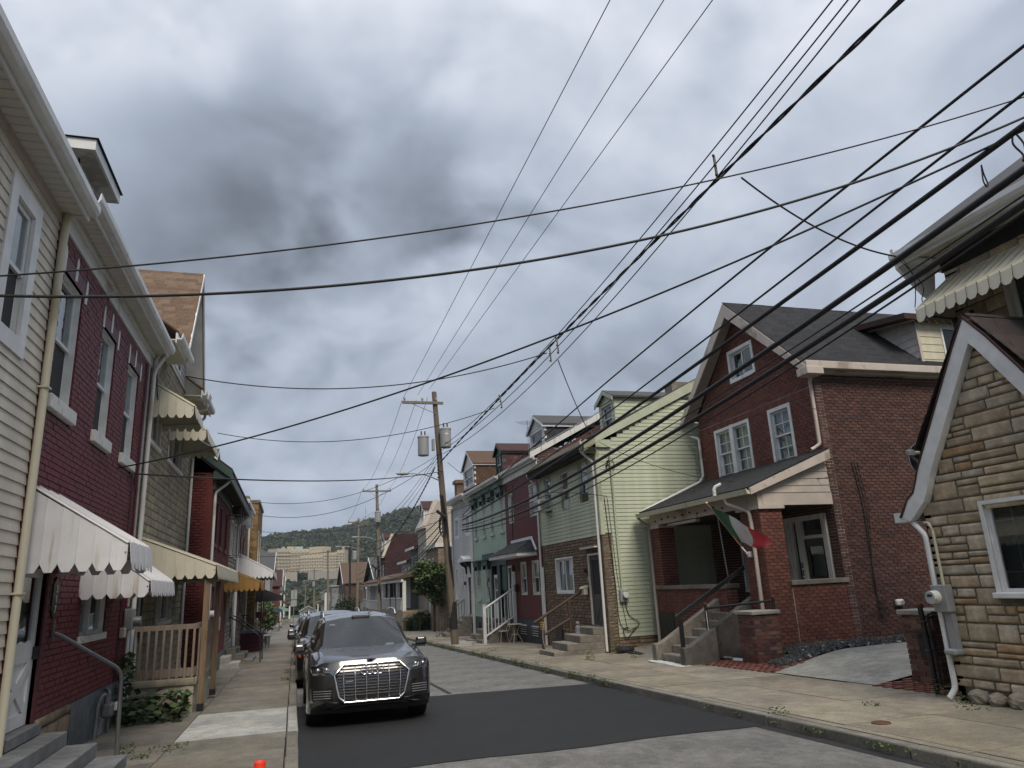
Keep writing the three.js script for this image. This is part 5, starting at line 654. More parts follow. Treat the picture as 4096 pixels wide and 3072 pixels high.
  bx(T, 'house_core', [.25, U - .25], [.7, 6.2], [-10, -.3], M.dark);  // near-black core stands in for the dark rooms inside
  // porch stair
  const g0 = wy(-16.4) - .0; for (let i = 0; i < 6; i++) put(T, 'step', rbox(1.22, .175 * (i + 1) + .1, .3, .012), M.concreteStep, [3.98 + .0, g0 + (.175 * (i + 1) - .1) / 2, z1 + 1.62 - i * .3]); for (const u of [3.28, 4.68]) ex(T, 'stair_cheek', [[z1 - .1, g0 - .1], [z1 + 1.9, g0 - .1], [z1 + 1.9, g0 + .38], [z1 + 1.72, g0 + .40], [z1 - .1, g0 + 1.42]], .2, 'u', u < 4 ? M.concreteStep : mat([.12, .11, .10], { r: .9, t: 'rough' }), [u - .1, 0, 0], { bev: .008 });
  ex(T, 'stair_rail', [[z1 + 1.95, g0 + .98], [z1 + 1.95, g0 + 1.08], [z1 - .05, g0 + 2.15], [z1 - .05, g0 + 2.05]], .07, 'u', M.blackMetal, [4.55, 0, 0]); bx(T, 'rail_post', [4.56, 4.64], [g0 + .3, g0 + 1.0], [z1 + 1.78, z1 + 1.86], M.blackMetal); bx(T, 'porch_bench', [3.95, 4.75], [1.05, 1.1], [.35, .7], M.ivory);
}
{ // pale green clapboard house with stone ground floor
  const T = house('green_siding_house', 'pale green clapboard house with brown stone veneer ground floor', 'R', 9.05, -26.6, -.45), U = 5.75, g = wy(-21) - .02;
  const HU = [[.76, 1.42, 4.2, 5.47], [2.49, 3.2, 4.2, 5.47], [4.22, 4.96, 4.2, 5.47]], HW = [1.46, 3.06, 1.4, 2.5], HD = [4.58, 5.44, .42, 2.5];
  wall(T, 'wall', [[0, -.6], [U, -.6], [U, 5.75], [0, 5.75]], [...HU, HW, HD], M.mortarBrown, 'f', 0, .2, .013); wall(T, 'wall', [[0, -.6], [8, -.6], [8, 5.75], [4.2, 8.0], [0, 5.75]], [], M.mortarBrown, 'r', U, .2, .013);
  const gc = [[.50, .54, .40], [.48, .525, .385], [.515, .555, .41]];
  const B = boards({ span: [.12, U - .1], y0: 3.08, y1: 5.7, holes: HU.map(h => [h[0] - .06, h[1] + .06, h[2] - .06, h[3] + .06]), h: .122, cols: gc, seed: 2 }).concat(boards({ span: y => [y < 3.07 ? .30 : .09, y < 5.75 ? 4.2 : 4.2], y0: .08, y1: 5.75, pl: 'r', U, h: .122, cols: gc, seed: 3 }), boards({ span: y => [Math.max(.1, (y - 5.75) / .545), 4.2], y0: 5.75, y1: 8.0, pl: 'r', U, h: .122, cols: gc, seed: 4 }));
  pieces(T, 'siding_board', B, M.siding, 200);
  const sc = [[.225, .155, .095], [.26, .185, .115], [.19, .13, .085], [.29, .21, .14], [.20, .15, .11]];
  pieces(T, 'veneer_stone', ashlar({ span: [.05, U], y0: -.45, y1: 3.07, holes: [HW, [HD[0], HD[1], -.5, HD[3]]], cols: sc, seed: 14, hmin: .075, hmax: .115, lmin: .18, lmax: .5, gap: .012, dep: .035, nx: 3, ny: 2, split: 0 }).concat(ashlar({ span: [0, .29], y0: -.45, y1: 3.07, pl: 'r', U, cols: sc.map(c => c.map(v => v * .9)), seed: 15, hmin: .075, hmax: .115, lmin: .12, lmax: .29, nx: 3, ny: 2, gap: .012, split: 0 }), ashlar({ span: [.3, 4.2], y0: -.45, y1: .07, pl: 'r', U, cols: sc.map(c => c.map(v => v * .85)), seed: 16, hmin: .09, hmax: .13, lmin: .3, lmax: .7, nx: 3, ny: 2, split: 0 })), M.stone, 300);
  put(T, 'corner_board', mb([[U - .1, U + .02, 3.08, 5.75, .002, .025], [U + .002, U + .025, 3.08, 5.75, -.1, .0]]), M.sage = mat([.48, .52, .39], { r: .6, t: 'dirt' })); bx(T, 'corner_board', [.02, .12], [3.08, 5.7], [.002, .025], M.sage);
  HU.forEach((h, i) => { win(T, ...h, { case: .06, kind: 'hung', cur: M.curtainGrey, folds: 1, inset: .07, m: M.sage, sm: M.trim, mid: i ? 0 : .08 }); if (i) bx(T, 'window_guard', [h[0] + .08, h[1] - .06], [4.22, 4.5], [-.05, -.03], i === 1 ? M.curtain : M.brownWood); });
  win(T, ...HW, { case: .06, kind: 'slider', cur: M.curtain, folds: 1, inset: .08 });
  { const [a, b, c, d] = HD, D = put(T, 'storm_door', mb([[a, a + .12, c, d, -.06, -.02], [b - .12, b, c, d, -.06, -.02], [a + .12, b - .12, d - .14, d, -.06, -.02], [a + .12, b - .12, c, c + .9, -.06, -.03]]), M.doorGrey); bx(D, 'door_screen', [a + .12, b - .12], [c + .9, d - .14], [-.05, -.045], M.screen); ex(D, 'cross_brace', [[a + .15, c + .05], [a + .22, c + .05], [b - .15, c + .84], [b - .22, c + .84]], .015, 'w', M.doorGrey, [0, 0, -.03]); bx(D, 'kick_plate', [a, b], [c - .14, c - .01], [-.1, .03], M.greyMetal); put(T, 'door_frame', mb([[a - .06, a, c, d + .06, -.06, .04], [b, b + .06, c, d + .06, -.06, .04], [a, b, d, d + .06, -.06, .04]]), M.whiteOld); bx(T, 'door_hood', [a - .3, b + .1], [2.72, 2.76], [0, .2], M.whiteOld); put(T, 'porch_lamp', rbox(.1, .12, .1, .02), M.black, [a - .22, 2.05, .08]); bx(T, 'number_plate', [a - .16, a - .06], [1.72, 1.86], [.03, .04], M.steel); const mbx = put(T, 'mailbox', rbox(.2, .22, .14, .02), M.ivory, [a - .28, 1.42, .12]); ex(mbx, 'lid', [[.03, 1.53], [.26, 1.50], [.22, 1.56], [.03, 1.6]], .24, 'u', M.ivory, [a - .40, 0, 0]); }
  // eave with black soffit; its colour also carries shade
  ex(T, 'soffit', [[.02, 5.62], [.44, 5.62], [.44, 5.64], [.02, 5.9]], U + .15, 'u', M.trimShadeDark, [-.05, 0, 0]); bx(T, 'fascia', [-.1, U + .12], [5.66, 5.92], [.44, .47], M.trimShadeDark); ex(T, 'gutter', [[.47, 5.84], [.55, 5.84], [.58, 5.96], [.56, 5.96], [.49, 5.87], [.47, 5.96]], U + .25, 'u', M.cream, [-.12, 0, 0]);
  ex(T, 'roof', [[.5, 5.95], [.5, 6.0], [-4.2, 8.34], [-4.2, 8.28]], U + .2, 'u', M.roofGrey, [-.1, 0, 0]); ex(T, 'rake_board', [[.42, 5.72], [.42, 5.94], [-4.2, 8.32], [-4.2, 7.98]], .05, 'u', M.sage, [U + .06, 0, 0]); ex(T, 'eave_return', [[.0, 5.6], [.46, 5.6], [.5, 5.95], [.0, 5.95]], .08, 'u', M.sage, [U + .0, 0, 0]); ex(T, 'eave_return', [[-.5, 5.78], [.5, 5.78], [.52, 6.02], [-.5, 6.02]], .07, 'u', M.sage, [U + .03, 0, 0]);
  dormer(T, 4.45, 5.66, 6.25, 7.52, -.83, { m: M.sage, board: gc[0], sideboard: gc[1], dep: 3.3, peak: .28, near: 1, fm: M.sage, sillh: .2 });
  ex(T, 'chimney', [[-3.9, 7.6], [-3.1, 7.6], [-3.1, 8.12], [-3.9, 8.12]], .5, 'u', M.concreteStep, [5.0, 0, 0]); bx(T, 'house_core', [.25, U - .25], [-.4, 5.5], [-8, -.35], M.mortarBrown);
  put(T, 'downspout', pipeGeo([[U - .1, 5.8, .48], [U - .1, 5.65, .45], [U - .16, 5.35, .06], [U - .16, -.3, .06]], .045, .06, 8), M.whiteOld); put(T, 'downspout', pipeGeo([[.05, 5.8, .48], [.05, 5.6, .4], [-.03, 5.4, .08], [-.03, .35, .08]], .045, .06, 8), M.white); put(T, 'downspout', pipeGeo([[-.03, .4, .085], [-.03, -.5, .085]], .055, .06, 8), M.blackMetal); put(T, 'downspout', pipeGeo([[.13, 2.3, .07], [.13, -.3, .07], [.16, -.5, .09]], .05, .06, 8), M.white);
  // side meter, conduits, cables
  put(T, 'conduit', pipeGeo([[U + .05, 5.5, -.45], [U + .05, 3.2, -.47], [U + .05, 1.42, -.5]], .035, .05, 8), M.sage); const eb = put(T, 'meter_box', rbox(.12, .34, .26, .015), M.greyBox, [U + .07, 1.25, -.52]); put(eb, 'meter', new THREE.CylinderGeometry(.085, .085, .12, 18).rotateZ(Math.PI / 2), M.whiteOld, [U + .18, 1.28, -.53]);
  for (const [k, r] of [[0, .011], [.1, .007]]) tube(T, 'cable', [[U + .03, 4.2, -.16 - k], [U + .03, 3, -.22 - k], [U + .03, 1.6, -.30 - k], [U + .03, .5, -.34 - k * 2], [U + .05, .25, -.6], [U + .05, .35, -.85]], r, M.wire, 30, 5); tube(T, 'cable', [[U + .03, 1.1, -.55], [U + .04, .7, -.65], [U + .05, .45, -.95], [U + .05, .2, -.7], [U + .06, .05, -.5], [U + .05, .3, -.42], [U + .05, .35, -.6]], .012, M.wire, 34, 5); tube(T, 'cable_coil', Array.from({ length: 14 }, (_, i) => [U + .05, 5.2 + .18 * Math.cos(i * 1.1), -.5 - .09 * Math.sin(i * 1.1)]), .008, M.wire, 60, 5);
  put(T, 'insulator', mb([[U + .02, U + .12, 5.3, 5.36, -.4, -.34], [U + .02, U + .12, 5.18, 5.24, -.36, -.30]]), M.black); bx(T, 'coal_door', [1.1, 1.75], [-.45, .22], [.02, .05], M.blackMetal);
  // steps to the door
  flight(T, 4.2, 5.55, .03, -.42, 4, .42, .2, M.concreteStep);
}
{ const T = thing('stair_railing', 'dark brown wooden handrail with yellow rope beside stone-front house steps', 'railing', [8.1, wy(-22.5), -22.5]);
  bx(T, 'post', [-.62, -.53], [0, 1.05], [-.04, .05], M.brownWood); bx(T, 'post', [.30, .38], [.35, 1.55], [-.04, .04], M.brownWood); rod(T, 'top_rail', [-.85, .92, 0], [.92, 1.86, 0], .045, M.brownWood, .045, 6); rod(T, 'lower_rail', [-.55, .55, .02], [.35, .98, .02], .04, M.brownWood, .04, 6); for (let i = 0; i < 4; i++) put(T, 'rope', new THREE.TorusGeometry(.07, .012, 6, 16).rotateX(Math.PI / 2 + i * .1), mat([.35, .28, .08], { r: 1 }), [-.575, .72 + i * .07, .0]); tube(T, 'rope', [[-.57, .9, .06], [-.62, .4, .1], [-.5, .05, .15], [-.3, .02, .4]], .009, M.wireLight, 16, 5); }
{ const g = new THREE.TorusGeometry(.2, .085, 10, 24).rotateX(Math.PI / 2), T = thing('tire', 'black rubber tire lying at the corner of green siding house', 'tire', [9.3, wy(-20.5) + .09, -20.45]); put(T, 'tread', g, M.rubber); put(T, 'inner_ring', new THREE.TorusGeometry(.14, .02, 6, 20).rotateX(Math.PI / 2), M.blackGloss, [0, .05, 0]); single('doormat', 'black rubber mat on the ground below the black panel', 'mat', rbox(1.5, .02, .9, .008), M.rubber, [9.95, wy(-19.6) + .03, -19.7]); }
{ // window air conditioner
  const T = thing('air_conditioner', 'white window air conditioner in the upper window of green siding house', 'air conditioner', [8.78, 4.28, -25.5]); put(T, 'case', rbox(.52, .4, .62, .02), M.whiteOld, [0, .2, 0]); for (let i = 0; i < 12; i++) put(T, 'louvre', box(.36, .014, .012), M.greyBox, [0, .06 + i * .025, .315]); for (let i = 0; i < 10; i++) put(T, 'louvre', box(.012, .014, .5), M.greyBox, [-.265, .07 + i * .03, 0]); rod(T, 'bracket', [-.2, 0, .2], [.26, -.22, .2], .012, M.greyMetal); }
{ // dark red brick house
  const T = house('red_row_house', 'dark red brick house with small dark hipped canopy over white door', 'R', 9.05, -31.4, -.6), U = 4.78, H = [[.66, 1.22, 4.34, 5.5], [3.66, 4.5, 4.34, 5.5], [2.02, 2.64, 1.36, 2.54], [3.54, 4.26, 1.36, 2.54], [.18, .98, .4, 2.42]];
  wall(T, 'wall', [[0, -.7], [U, -.7], [U, 6.3], [0, 6.3]], H, M.mortarRed2, 'f', 0, .2); const c = [[.150, .030, .030], [.165, .034, .034], [.14, .028, .028]]; pieces(T, 'brick', bricks({ span: [0, U], y0: .4, y1: 6.1, holes: H, cols: c, seed: 61, pitch: .077 }).concat(bricks({ span: [0, 1.2], y0: 5.6, y1: 6.9, pl: 'r', U, cols: BRKD, seed: 62 })), M.brickPaint, 300);
  wall(T, 'wall', [[0, 4], [8, 4], [8, 6.2], [4.2, 8.6], [0, 6.3]], [], M.mortarBrown, 'r', U, .2); pieces(T, 'gable_brick', bricks({ span: y => [Math.max(0, (y - 6.3) / .55), 4], y0: 5.9, y1: 8.3, pl: 'r', U, cols: BRKD, seed: 63 }), M.brick, 100);
  H.slice(0, 4).forEach((h, i) => win(T, ...h, { case: i < 2 ? .05 : .06, kind: 'hung', cur: M.roomShadeCloth, m: M.trim, screen: 1, inset: .08 })); { const [a, b, y0, y1] = H[4], D = put(T, 'door', mb([[a, b, y0, y1, -.1, -.06]]), M.doorWhite); bx(D, 'pane', [b - .38, b - .2], [1.75, 2.2], [-.06, -.055], M.glassPaintedDark); put(D, 'panel', mb([[a + .12, b - .12, .5, 1.0, -.06, -.045], [a + .12, b - .12, 1.1, 1.6, -.06, -.045]]), M.doorWhite); put(T, 'door_frame', mb([[a - .1, a, y0, y1 + .1, -.08, .04], [b, b + .1, y0, y1 + .1, -.08, .04], [a, b, y1, y1 + .1, -.08, .04]]), M.white); const ml = put(T, 'mailbox', rbox(.2, .3, .12, .02), M.black, [b + .42, 1.58, .07]); const lt = put(T, 'lantern', rbox(.12, .2, .12, .02), M.rust, [b + .32, 2.35, .14]); put(lt, 'cap', new THREE.ConeGeometry(.1, .1, 6), M.rust, [b + .32, 2.5, .14]); }
  put(T, 'foundation', mb([[0, U, -.9, .39, -.1, .04]]), M.foundDark); for (const u of [1.75, 3.3]) { put(T, 'cellar_window', mb([[u, u + .7, -.25, .12, .03, .05]]), M.roomShadeCloth); bx(T, 'cellar_sill', [u - .03, u + .73], [.12, .16], [.03, .1], M.whiteOld); for (let i = 0; i < 4; i++) bx(T, 'cellar_louvre', [u + .02, u + .68], [-.2 + i * .085, -.185 + i * .085], [.045, .09], M.whiteOld); }
  bx(T, 'frieze_board', [0, U], [6.1, 6.42], [.01, .05], M.whiteOld); eave(T, -.05, U + .08, 6.42, .15, { roof: [2.2, 4], rm: M.roofGrey, gm: M.whiteOld }); ex(T, 'rake_board', [[.3, 6.45], [.3, 6.68], [-4, 8.95], [-4, 8.7]], .06, 'u', M.whiteOld, [U + .03, 0, 0]); ex(T, 'rake_flashing', [[.3, 6.72], [.3, 6.76], [-4, 9.02], [-4, 8.98]], .3, 'u', M.greyMetal, [U - .2, 0, 0]);
  dormer(T, 1.75, 3.7, 7.0, 8.12, -.75, { m: M.white, board: [.62, .63, .60], dep: 2.6, peak: .5, sidem: M.roofGrey, tabs: [[.045, .05, .058], [.06, .065, .075], [.035, .038, .045]], sillh: .1, sidefascia: 1 });
  // hipped canopy
  { const y0 = 2.78, y1 = 2.92, yt = 3.42, pr = .82, a = -.1, b = 4.15; put(T, 'canopy_fascia', mb([[a, b, y0, y1, pr - .03, pr], [a, a + .03, y0, y1, 0, pr - .03], [b - .03, b, y0, y1, 0, pr - .03], [a + .03, b - .03, y0, y0 + .02, 0, pr - .03]]), M.white); const A = [a - .04, y1, pr + .04], B = [b + .04, y1, pr + .04], C = [b + .04, y1, .02], D = [a - .04, y1, .02], E = [.85, yt, .02], F = [3.65, yt, .02]; const g = new THREE.BufferGeometry().setFromPoints([A, B, F, A, F, E, B, C, F, D, A, E].map(p => V3(...p))); g.computeVertexNormals(); uvb(g); put(T, 'canopy_roof', g, mat([.05, .053, .058], { r: .95, t: 'asphroof', side: 1 })); pieces(T, 'canopy_shingle', shingles({ O: [a, y1 + .005, pr + .04], a: [1, 0, 0], b: [0, yt - y1, -pr - .02], la: b - a, lb: Math.hypot(yt - y1, pr), e: .12, tab: .24, cols: [[.045, .048, .052], [.06, .063, .068], [.035, .037, .041]], seed: 4, inside: (s, t) => { const k = t / .97; return s > k * .9 + .05 && s < b - a - k * .52; } }), M.roofDark, 120); put(T, 'canopy_flashing', mb([[.8, 3.7, yt - .02, yt + .12, .005, .05]]), M.white); rod(T, 'canopy_flashing', [3.68, yt + .06, .04], [4.2, y1 + .06, .04], .05, M.white, .05, 6); }
  flight(T, .05, 1.1, .05, -.62, 5, .3, .2, M.concreteStep);
  // white stair rail
  const R = (n, a, b, r) => rod(T, n, a, b, r, M.white, r, 4); bx(T, 'rail_post', [1.12, 1.24], [-.58, .95], [1.38, 1.5], M.white); bx(T, 'rail_post', [1.12, 1.24], [.2, 1.7], [.06, .18], M.white); bx(T, 'post_cap', [1.1, 1.26], [.95, .98], [1.36, 1.52], M.white); bx(T, 'post_cap', [1.1, 1.26], [1.7, 1.73], [.04, .2], M.white); R('top_rail', [1.18, .82, 1.42], [1.18, 1.58, .12], .045); R('lower_rail', [1.18, -.28, 1.42], [1.18, .48, .12], .04); for (let i = 1; i < 9; i++) { const t = i / 9, z = lerp(1.42, .12, t); R('baluster', [1.18, lerp(-.28, .48, t), z], [1.18, lerp(.82, 1.58, t), z], .02); }
  bx(T, 'house_core', [.25, U - .25], [-.4, 6.1], [-8, -.35], M.dark); rod(T, 'conduit', [1.4, 5.9, .03], [.9, 2.9, .03], .012, M.wire, .012, 5);  // core painted near-black as the darkness behind the windows
}
{ // mint green painted brick house
  const T = house('mint_brick_house', 'mint green painted brick house with dark green window hoods', 'R', 9.05, -37.8, -.75), U = 6.4, H = [[.62, 1.12, 4.1, 5.72], [2.3, 2.8, 4.1, 5.72], [3.9, 4.4, 4.1, 5.72], [5.6, 6.1, 4.1, 5.72], [.82, 1.4, 1.1, 2.6], [2.62, 3.3, 1.1, 2.6], [3.85, 4.8, .28, 2.6], [5.2, 6.2, .0, 2.6]];
  wall(T, 'wall', [[0, -.9], [U, -.9], [U, 6.4], [0, 6.4]], H, M.mortarGreen, 'f', 0, .2); pieces(T, 'brick', bricks({ span: [0, U], y0: .26, y1: 6.2, holes: H, cols: [[.50, .64, .52], [.52, .66, .54], [.485, .62, .50]], seed: 71, pitch: .078 }), M.brickPaint, 300); put(T, 'foundation', mb([[0, U, -1, .25, -.1, .04]]), M.foundDark); bx(T, 'cellar_dark_panel', [.9, 1.35], [-.35, -.02], [.03, .045], M.dark);  // near-black panel paints the dark of a cellar opening
  H.slice(0, 6).forEach(h => { win(T, ...h, { case: .05, kind: 'hung', cur: M.curtainGrey, m: M.trim, inset: .1, sill: [.14, .08, .1], sillM: M.mintSill || (M.mintSill = mat([.42, .54, .44], { r: .6, t: 'plain' })) }); const hd = ex(T, 'window_hood', [[h[0] - .2, h[3] + .06], [h[1] + .2, h[3] + .06], [h[1] + .24, h[3] + .3], [h[0] - .24, h[3] + .3]], .2, 'w', M.greenTrim, [0, 0, .0]); bx(hd, 'hood_cap', [h[0] - .3, h[1] + .3], [h[3] + .3, h[3] + .36], [0, .28], M.greenTrim); for (const u of [h[0] - .16, h[1] + .06]) bx(hd, 'hood_bracket', [u, u + .1], [h[3] - .12, h[3] + .07], [.0, .16], M.greenTrim); });
  { put(T, 'door_surround', mb([[3.6, 3.85, .28, 2.9, -.1, .06], [4.8, 5.2, .28, 2.9, -.1, .06], [3.85, 4.8, 2.6, 2.9, -.1, .06], [6.2, 6.38, -.2, 2.9, -.1, .06], [5.2, 6.2, 2.6, 2.9, -.1, .06]]), M.greenTrim); bx(T, 'door_hood', [3.4, 5.2], [2.9, 3.15], [0, .4], M.greenTrim); bx(T, 'transom', [3.85, 4.8], [2.2, 2.6], [-.1, -.08], M.glassPaintedDark); const D = put(T, 'storm_door', mb([[3.9, 4.75, .28, .95, -.05, -.02], [3.9, 4.04, .95, 2.2, -.05, -.02], [4.6, 4.75, .95, 2.2, -.05, -.02], [4.04, 4.6, 2.05, 2.2, -.05, -.02], [4.04, 4.6, 1.48, 1.54, -.05, -.02]]), M.doorWhite); bx(D, 'pane', [4.04, 4.6], [.95, 2.05], [-.04, -.036], M.glassPaintedDark); bx(T, 'passage_shutter', [5.3, 6.15], [1.5, 2.58], [-.06, -.02], M.greenTrim); bx(T, 'passage_shade', [5.2, 6.2], [-.2, 2.6], [-.8, -.75], M.dark); }  // near-black sheet at the back paints the unlit passageway
  eave(T, -.1, U + .05, 6.36, .32, { roof: [2.0, 4], rm: M.roofMaroon, gm: M.whiteOld, sm: M.mintSill }); bx(T, 'frieze_board', [0, U], [6.2, 6.36], [.01, .05], M.mintSill); downspout(T, .1, 0, 6.4, -.7, M.whiteOld, { out: .36, r: .05 });
  dormer(T, 2.4, 3.6, 6.8, 8.2, -.75, { m: M.greenTrim, fm: M.greenTrim, dep: 2.6, peak: .4, sidem: M.roofMaroon, tabs: [[.10, .045, .045], [.125, .06, .058], [.08, .038, .038], [.14, .10, .10]], sillh: .3, sidefascia: 1, rm: M.roofMaroon });
  pieces(T, 'chimney_brick', (() => { const L = []; const R = rng(2); for (let r = 0; r < 12; r++) for (let k = 0; k < 4; k++) L.push({ c: [5.3 + k * .28 + (r % 2) * .05, 8.05 + r * .085, -2.7], s: [.26, .075, .8], col: [.05 + R() * .03, .035, .03] }); return L; })(), M.brick, 48); bx(T, 'chimney_cap', [5.05, 6.4], [9.07, 9.16], [-3.2, -2.2], M.black); bx(T, 'chimney_cap', [4.95, 5.9], [9.16, 9.22], [-3.25, -2.2], M.black);
  flight(T, 3.8, 4.85, .05, -.74, 5, .28, .2, M.concreteStep); flight(T, 5.2, 6.25, .05, -.74, 2, .28, .2, M.concreteStep); bx(T, 'house_core', [.25, 5.1], [-.4, 6.1], [-8, -.35], M.dark); tube(T, 'hose_bracket', [[3.4, 2.05, .1], [3.6, 1.75, .25], [3.7, 1.6, .2], [3.72, .9, .12]], .025, M.greenTrim, 14, 6);  // near-black core gives the rooms their darkness by colour
}
{ // grey white clapboard house at the end of the terrace
  const T = house('grey_siding_house', 'light grey clapboard house with small bracketed door hood and brown dormer', 'R', 9.05, -42.75, -.85), U = 4.9, H = [[.72, 1.5, 4.55, 5.45], [3.45, 4.25, 4.55, 5.45], [.5, .95, 1.1, 2.75], [2.05, 2.5, 1.1, 2.75], [3.72, 4.4, .3, 2.2]];
  wall(T, 'wall', [[0, -1], [U, -1], [U, 6.4], [0, 6.4]], H, M.trim, 'f', 0, .2, .013); wall(T, 'wall', [[0, -1], [8, -1], [8, 6.4], [4, 8.6], [0, 6.4]], [], M.trim, 'l', 0, .2); pieces(T, 'siding_board', boards({ span: [.08, U - .06], y0: -.1, y1: 6.3, holes: H.map((h, i) => [h[0] - .1, h[1] + .1, h[2] - .1, h[3] + (i === 4 ? .7 : .1)]), h: .14, cols: [[.56, .55, .53], [.54, .53, .51]], seed: 5, lip: .02 }), M.siding, 200);
  H.slice(0, 4).forEach((h, i) => win(T, ...h, { case: i < 2 ? .17 : .06, kind: i < 2 ? 'slider' : 'hung', cur: M.curtainGrey, inset: .07, sill: i < 2 ? null : [.1, .06, .06] })); bx(T, 'door', [3.74, 4.38], [.3, 2.18], [-.12, -.08], M.doorRed); put(T, 'door_frame', mb([[3.56, 3.72, .3, 2.95, -.06, .05], [4.4, 4.52, .3, 2.95, -.06, .05], [3.72, 4.4, 2.2, 2.95, -.06, .05]]), M.white); bx(T, 'door_hood', [3.3, 4.75], [3.0, 3.1], [0, .5], M.white); ex(T, 'hood_pediment', [[3.28, 3.1], [4.77, 3.1], [4.03, 3.32]], .5, 'w', M.white, [0, 0, 0]); for (const u of [3.42, 4.45]) ex(T, 'hood_bracket', [[.02, 3.0], [.42, 3.0], [.36, 2.85], [.14, 2.7], [.1, 2.4], [.02, 2.35]], .14, 'u', M.black, [u, 0, 0]);
  put(T, 'corner_board', mb([[0, .08, -.2, 6.4, .0, .03], [-.03, .0, -.2, 6.4, -.1, .03]]), M.white); eave(T, -.15, U + .1, 6.4, .48, { roof: [2.2, 4], rm: M.roofBrown, sm: M.trim }); bx(T, 'frieze_board', [0, U], [6.2, 6.4], [.0, .04], M.white); put(T, 'downspout', pipeGeo([[U - .05, 6.4, .5], [U - .05, 6.2, .4], [U - .05, 5.8, .06], [U - .05, -.6, .06]], .05, .06, 8), M.white); put(T, 'downspout', pipeGeo([[.06, 6.2, .08], [.06, -.6, .08]], .05, .05, 8), M.white);
  dormer(T, .75, 3.45, 7.0, 8.45, -.55, { m: M.white, dep: 3, peak: .85, sidem: mat([.10, .06, .038], { r: .9, t: 'rough' }), tabs: [[.11, .065, .04], [.13, .08, .05], [.095, .055, .035]], rm: M.roofBrown, sillh: .3, sidefascia: 1 });
  bx(T, 'house_core', [.25, U - .25], [-.4, 6.1], [-8, -.35], M.dark); bx(T, 'foundation', [3.3, U], [-1, -.1], [-.05, .06], M.foundDark); flight(T, 3.3, 4.5, .06, -.9, 6, .28, .19, M.concreteStep);  // core coloured near-black in place of shaded rooms
  for (const z of [0, 1]) { const u = 3.35; put(T, 'stair_rail', pipeGeo([[u, 1.1 - z * .8, .2], [u, .0 - z * .72, 1.75]], .018, .02, 6), M.blackMetal); } for (let i = 0; i < 11; i++) { const t = i / 10; rod(T, 'baluster', [3.35, lerp(.3, -.85, t), lerp(.2, 1.75, t)], [3.35, lerp(1.1, .0, t), lerp(.2, 1.75, t)], .011, M.blackMetal, .011, 5); } put(T, 'porch_lamp', rbox(.1, .2, .1, .03), M.black, [3.2, 1.9, .1]);
}
{ const T = thing('tv_antenna', 'rooftop television aerial on a thin mast beside the white dormer', 'antenna', [10.4, 7.2, -31.7]); T.scale.setScalar(.78); rod(T, 'mast', [0, 0, 0], [0, 2.5, 0], .018, M.greyMetal, .018, 6); rod(T, 'boom', [-.25, 2.3, .7], [.25, 2.4, -.7], .014, M.greyMetal, .014, 5); for (let i = 0; i < 9; i++) { const t = i / 8, l = .9 - t * .55; rod(T, 'element', [lerp(-.25, .25, t) - l * .8, lerp(2.3, 2.4, t), lerp(.7, -.7, t) - l * .3], [lerp(-.25, .25, t) + l * .8, lerp(2.3, 2.4, t), lerp(.7, -.7, t) + l * .3], .006, M.greyMetal, .006, 4); } for (let i = 0; i < 4; i++) rod(T, 'element', [-.2, 1.5 + i * .2, -.1], [.2, 1.5 + i * .2, .1], .006, M.greyMetal, .006, 4); }
// ================================================================ cars: a lofted shell; z is forward, y up, origin on the road under the nose
function carRing(s, P) { // half section at distance s behind the nose -> 11 points [x,y]
  const { L, hw: w, H, belt, hoodF, hoodB, wsB, wsT, rb, re } = P;
  const k = t => sm(0, 1, t), tail = sm(L - .9, L, s), fr = 1 - sm(0, .9, s);
  const sh = lerp(hoodF - .10, belt - .10, k(s / 1.3)), bl = lerp(hoodF - .04, belt, k(s / 1.4));
  const base = [[w * .915, .24 + .06 * tail], [w * .97, .34], [w, .58], [w * .995, .78], [w * .975 - .01 * tail, sh], [w * .925, bl]];
  const hy = s < wsB ? lerp(hoodF, hoodB, Math.pow(s / wsB, .8)) : hoodB;
  const hk = sm(.05, .6, s), hood = [[w * .865, hy - .04], [w * .80, hy - .012 + .004 * hk], [w * .73, hy + .004 + .022 * hk], [w * .36, hy + .014 + .004 * hk], [0, hy + .018]];
  const roofY = H - .05 * sm(rb - .5, re, s) - .085 * (1 - sm(wsT - .1, wsT + 1.1, s)), cab = [[w * .90, bl + .02], [w * .735, roofY - .15], [w * .645, roofY - .06], [w * .34, roofY - .012], [0, roofY]];
  let t = s < wsB ? 0 : s < wsT ? (s - wsB) / (wsT - wsB) : s < rb ? 1 : s < re ? 1 - .0 * (s - rb) / (re - rb) : 1;
  const top = hood.map((h, i) => [lerp(h[0], cab[i][0], t), lerp(h[1], cab[i][1], t)]);
  if (s > rb) { const q = Math.min(1, (s - rb) / (L - rb)), d = P.trunk ?? .55; for (const p of top) p[1] = lerp(p[1], bl + .02 + (p[1] - bl) * (1 - d), q * q); }
  return base.concat(top);
}
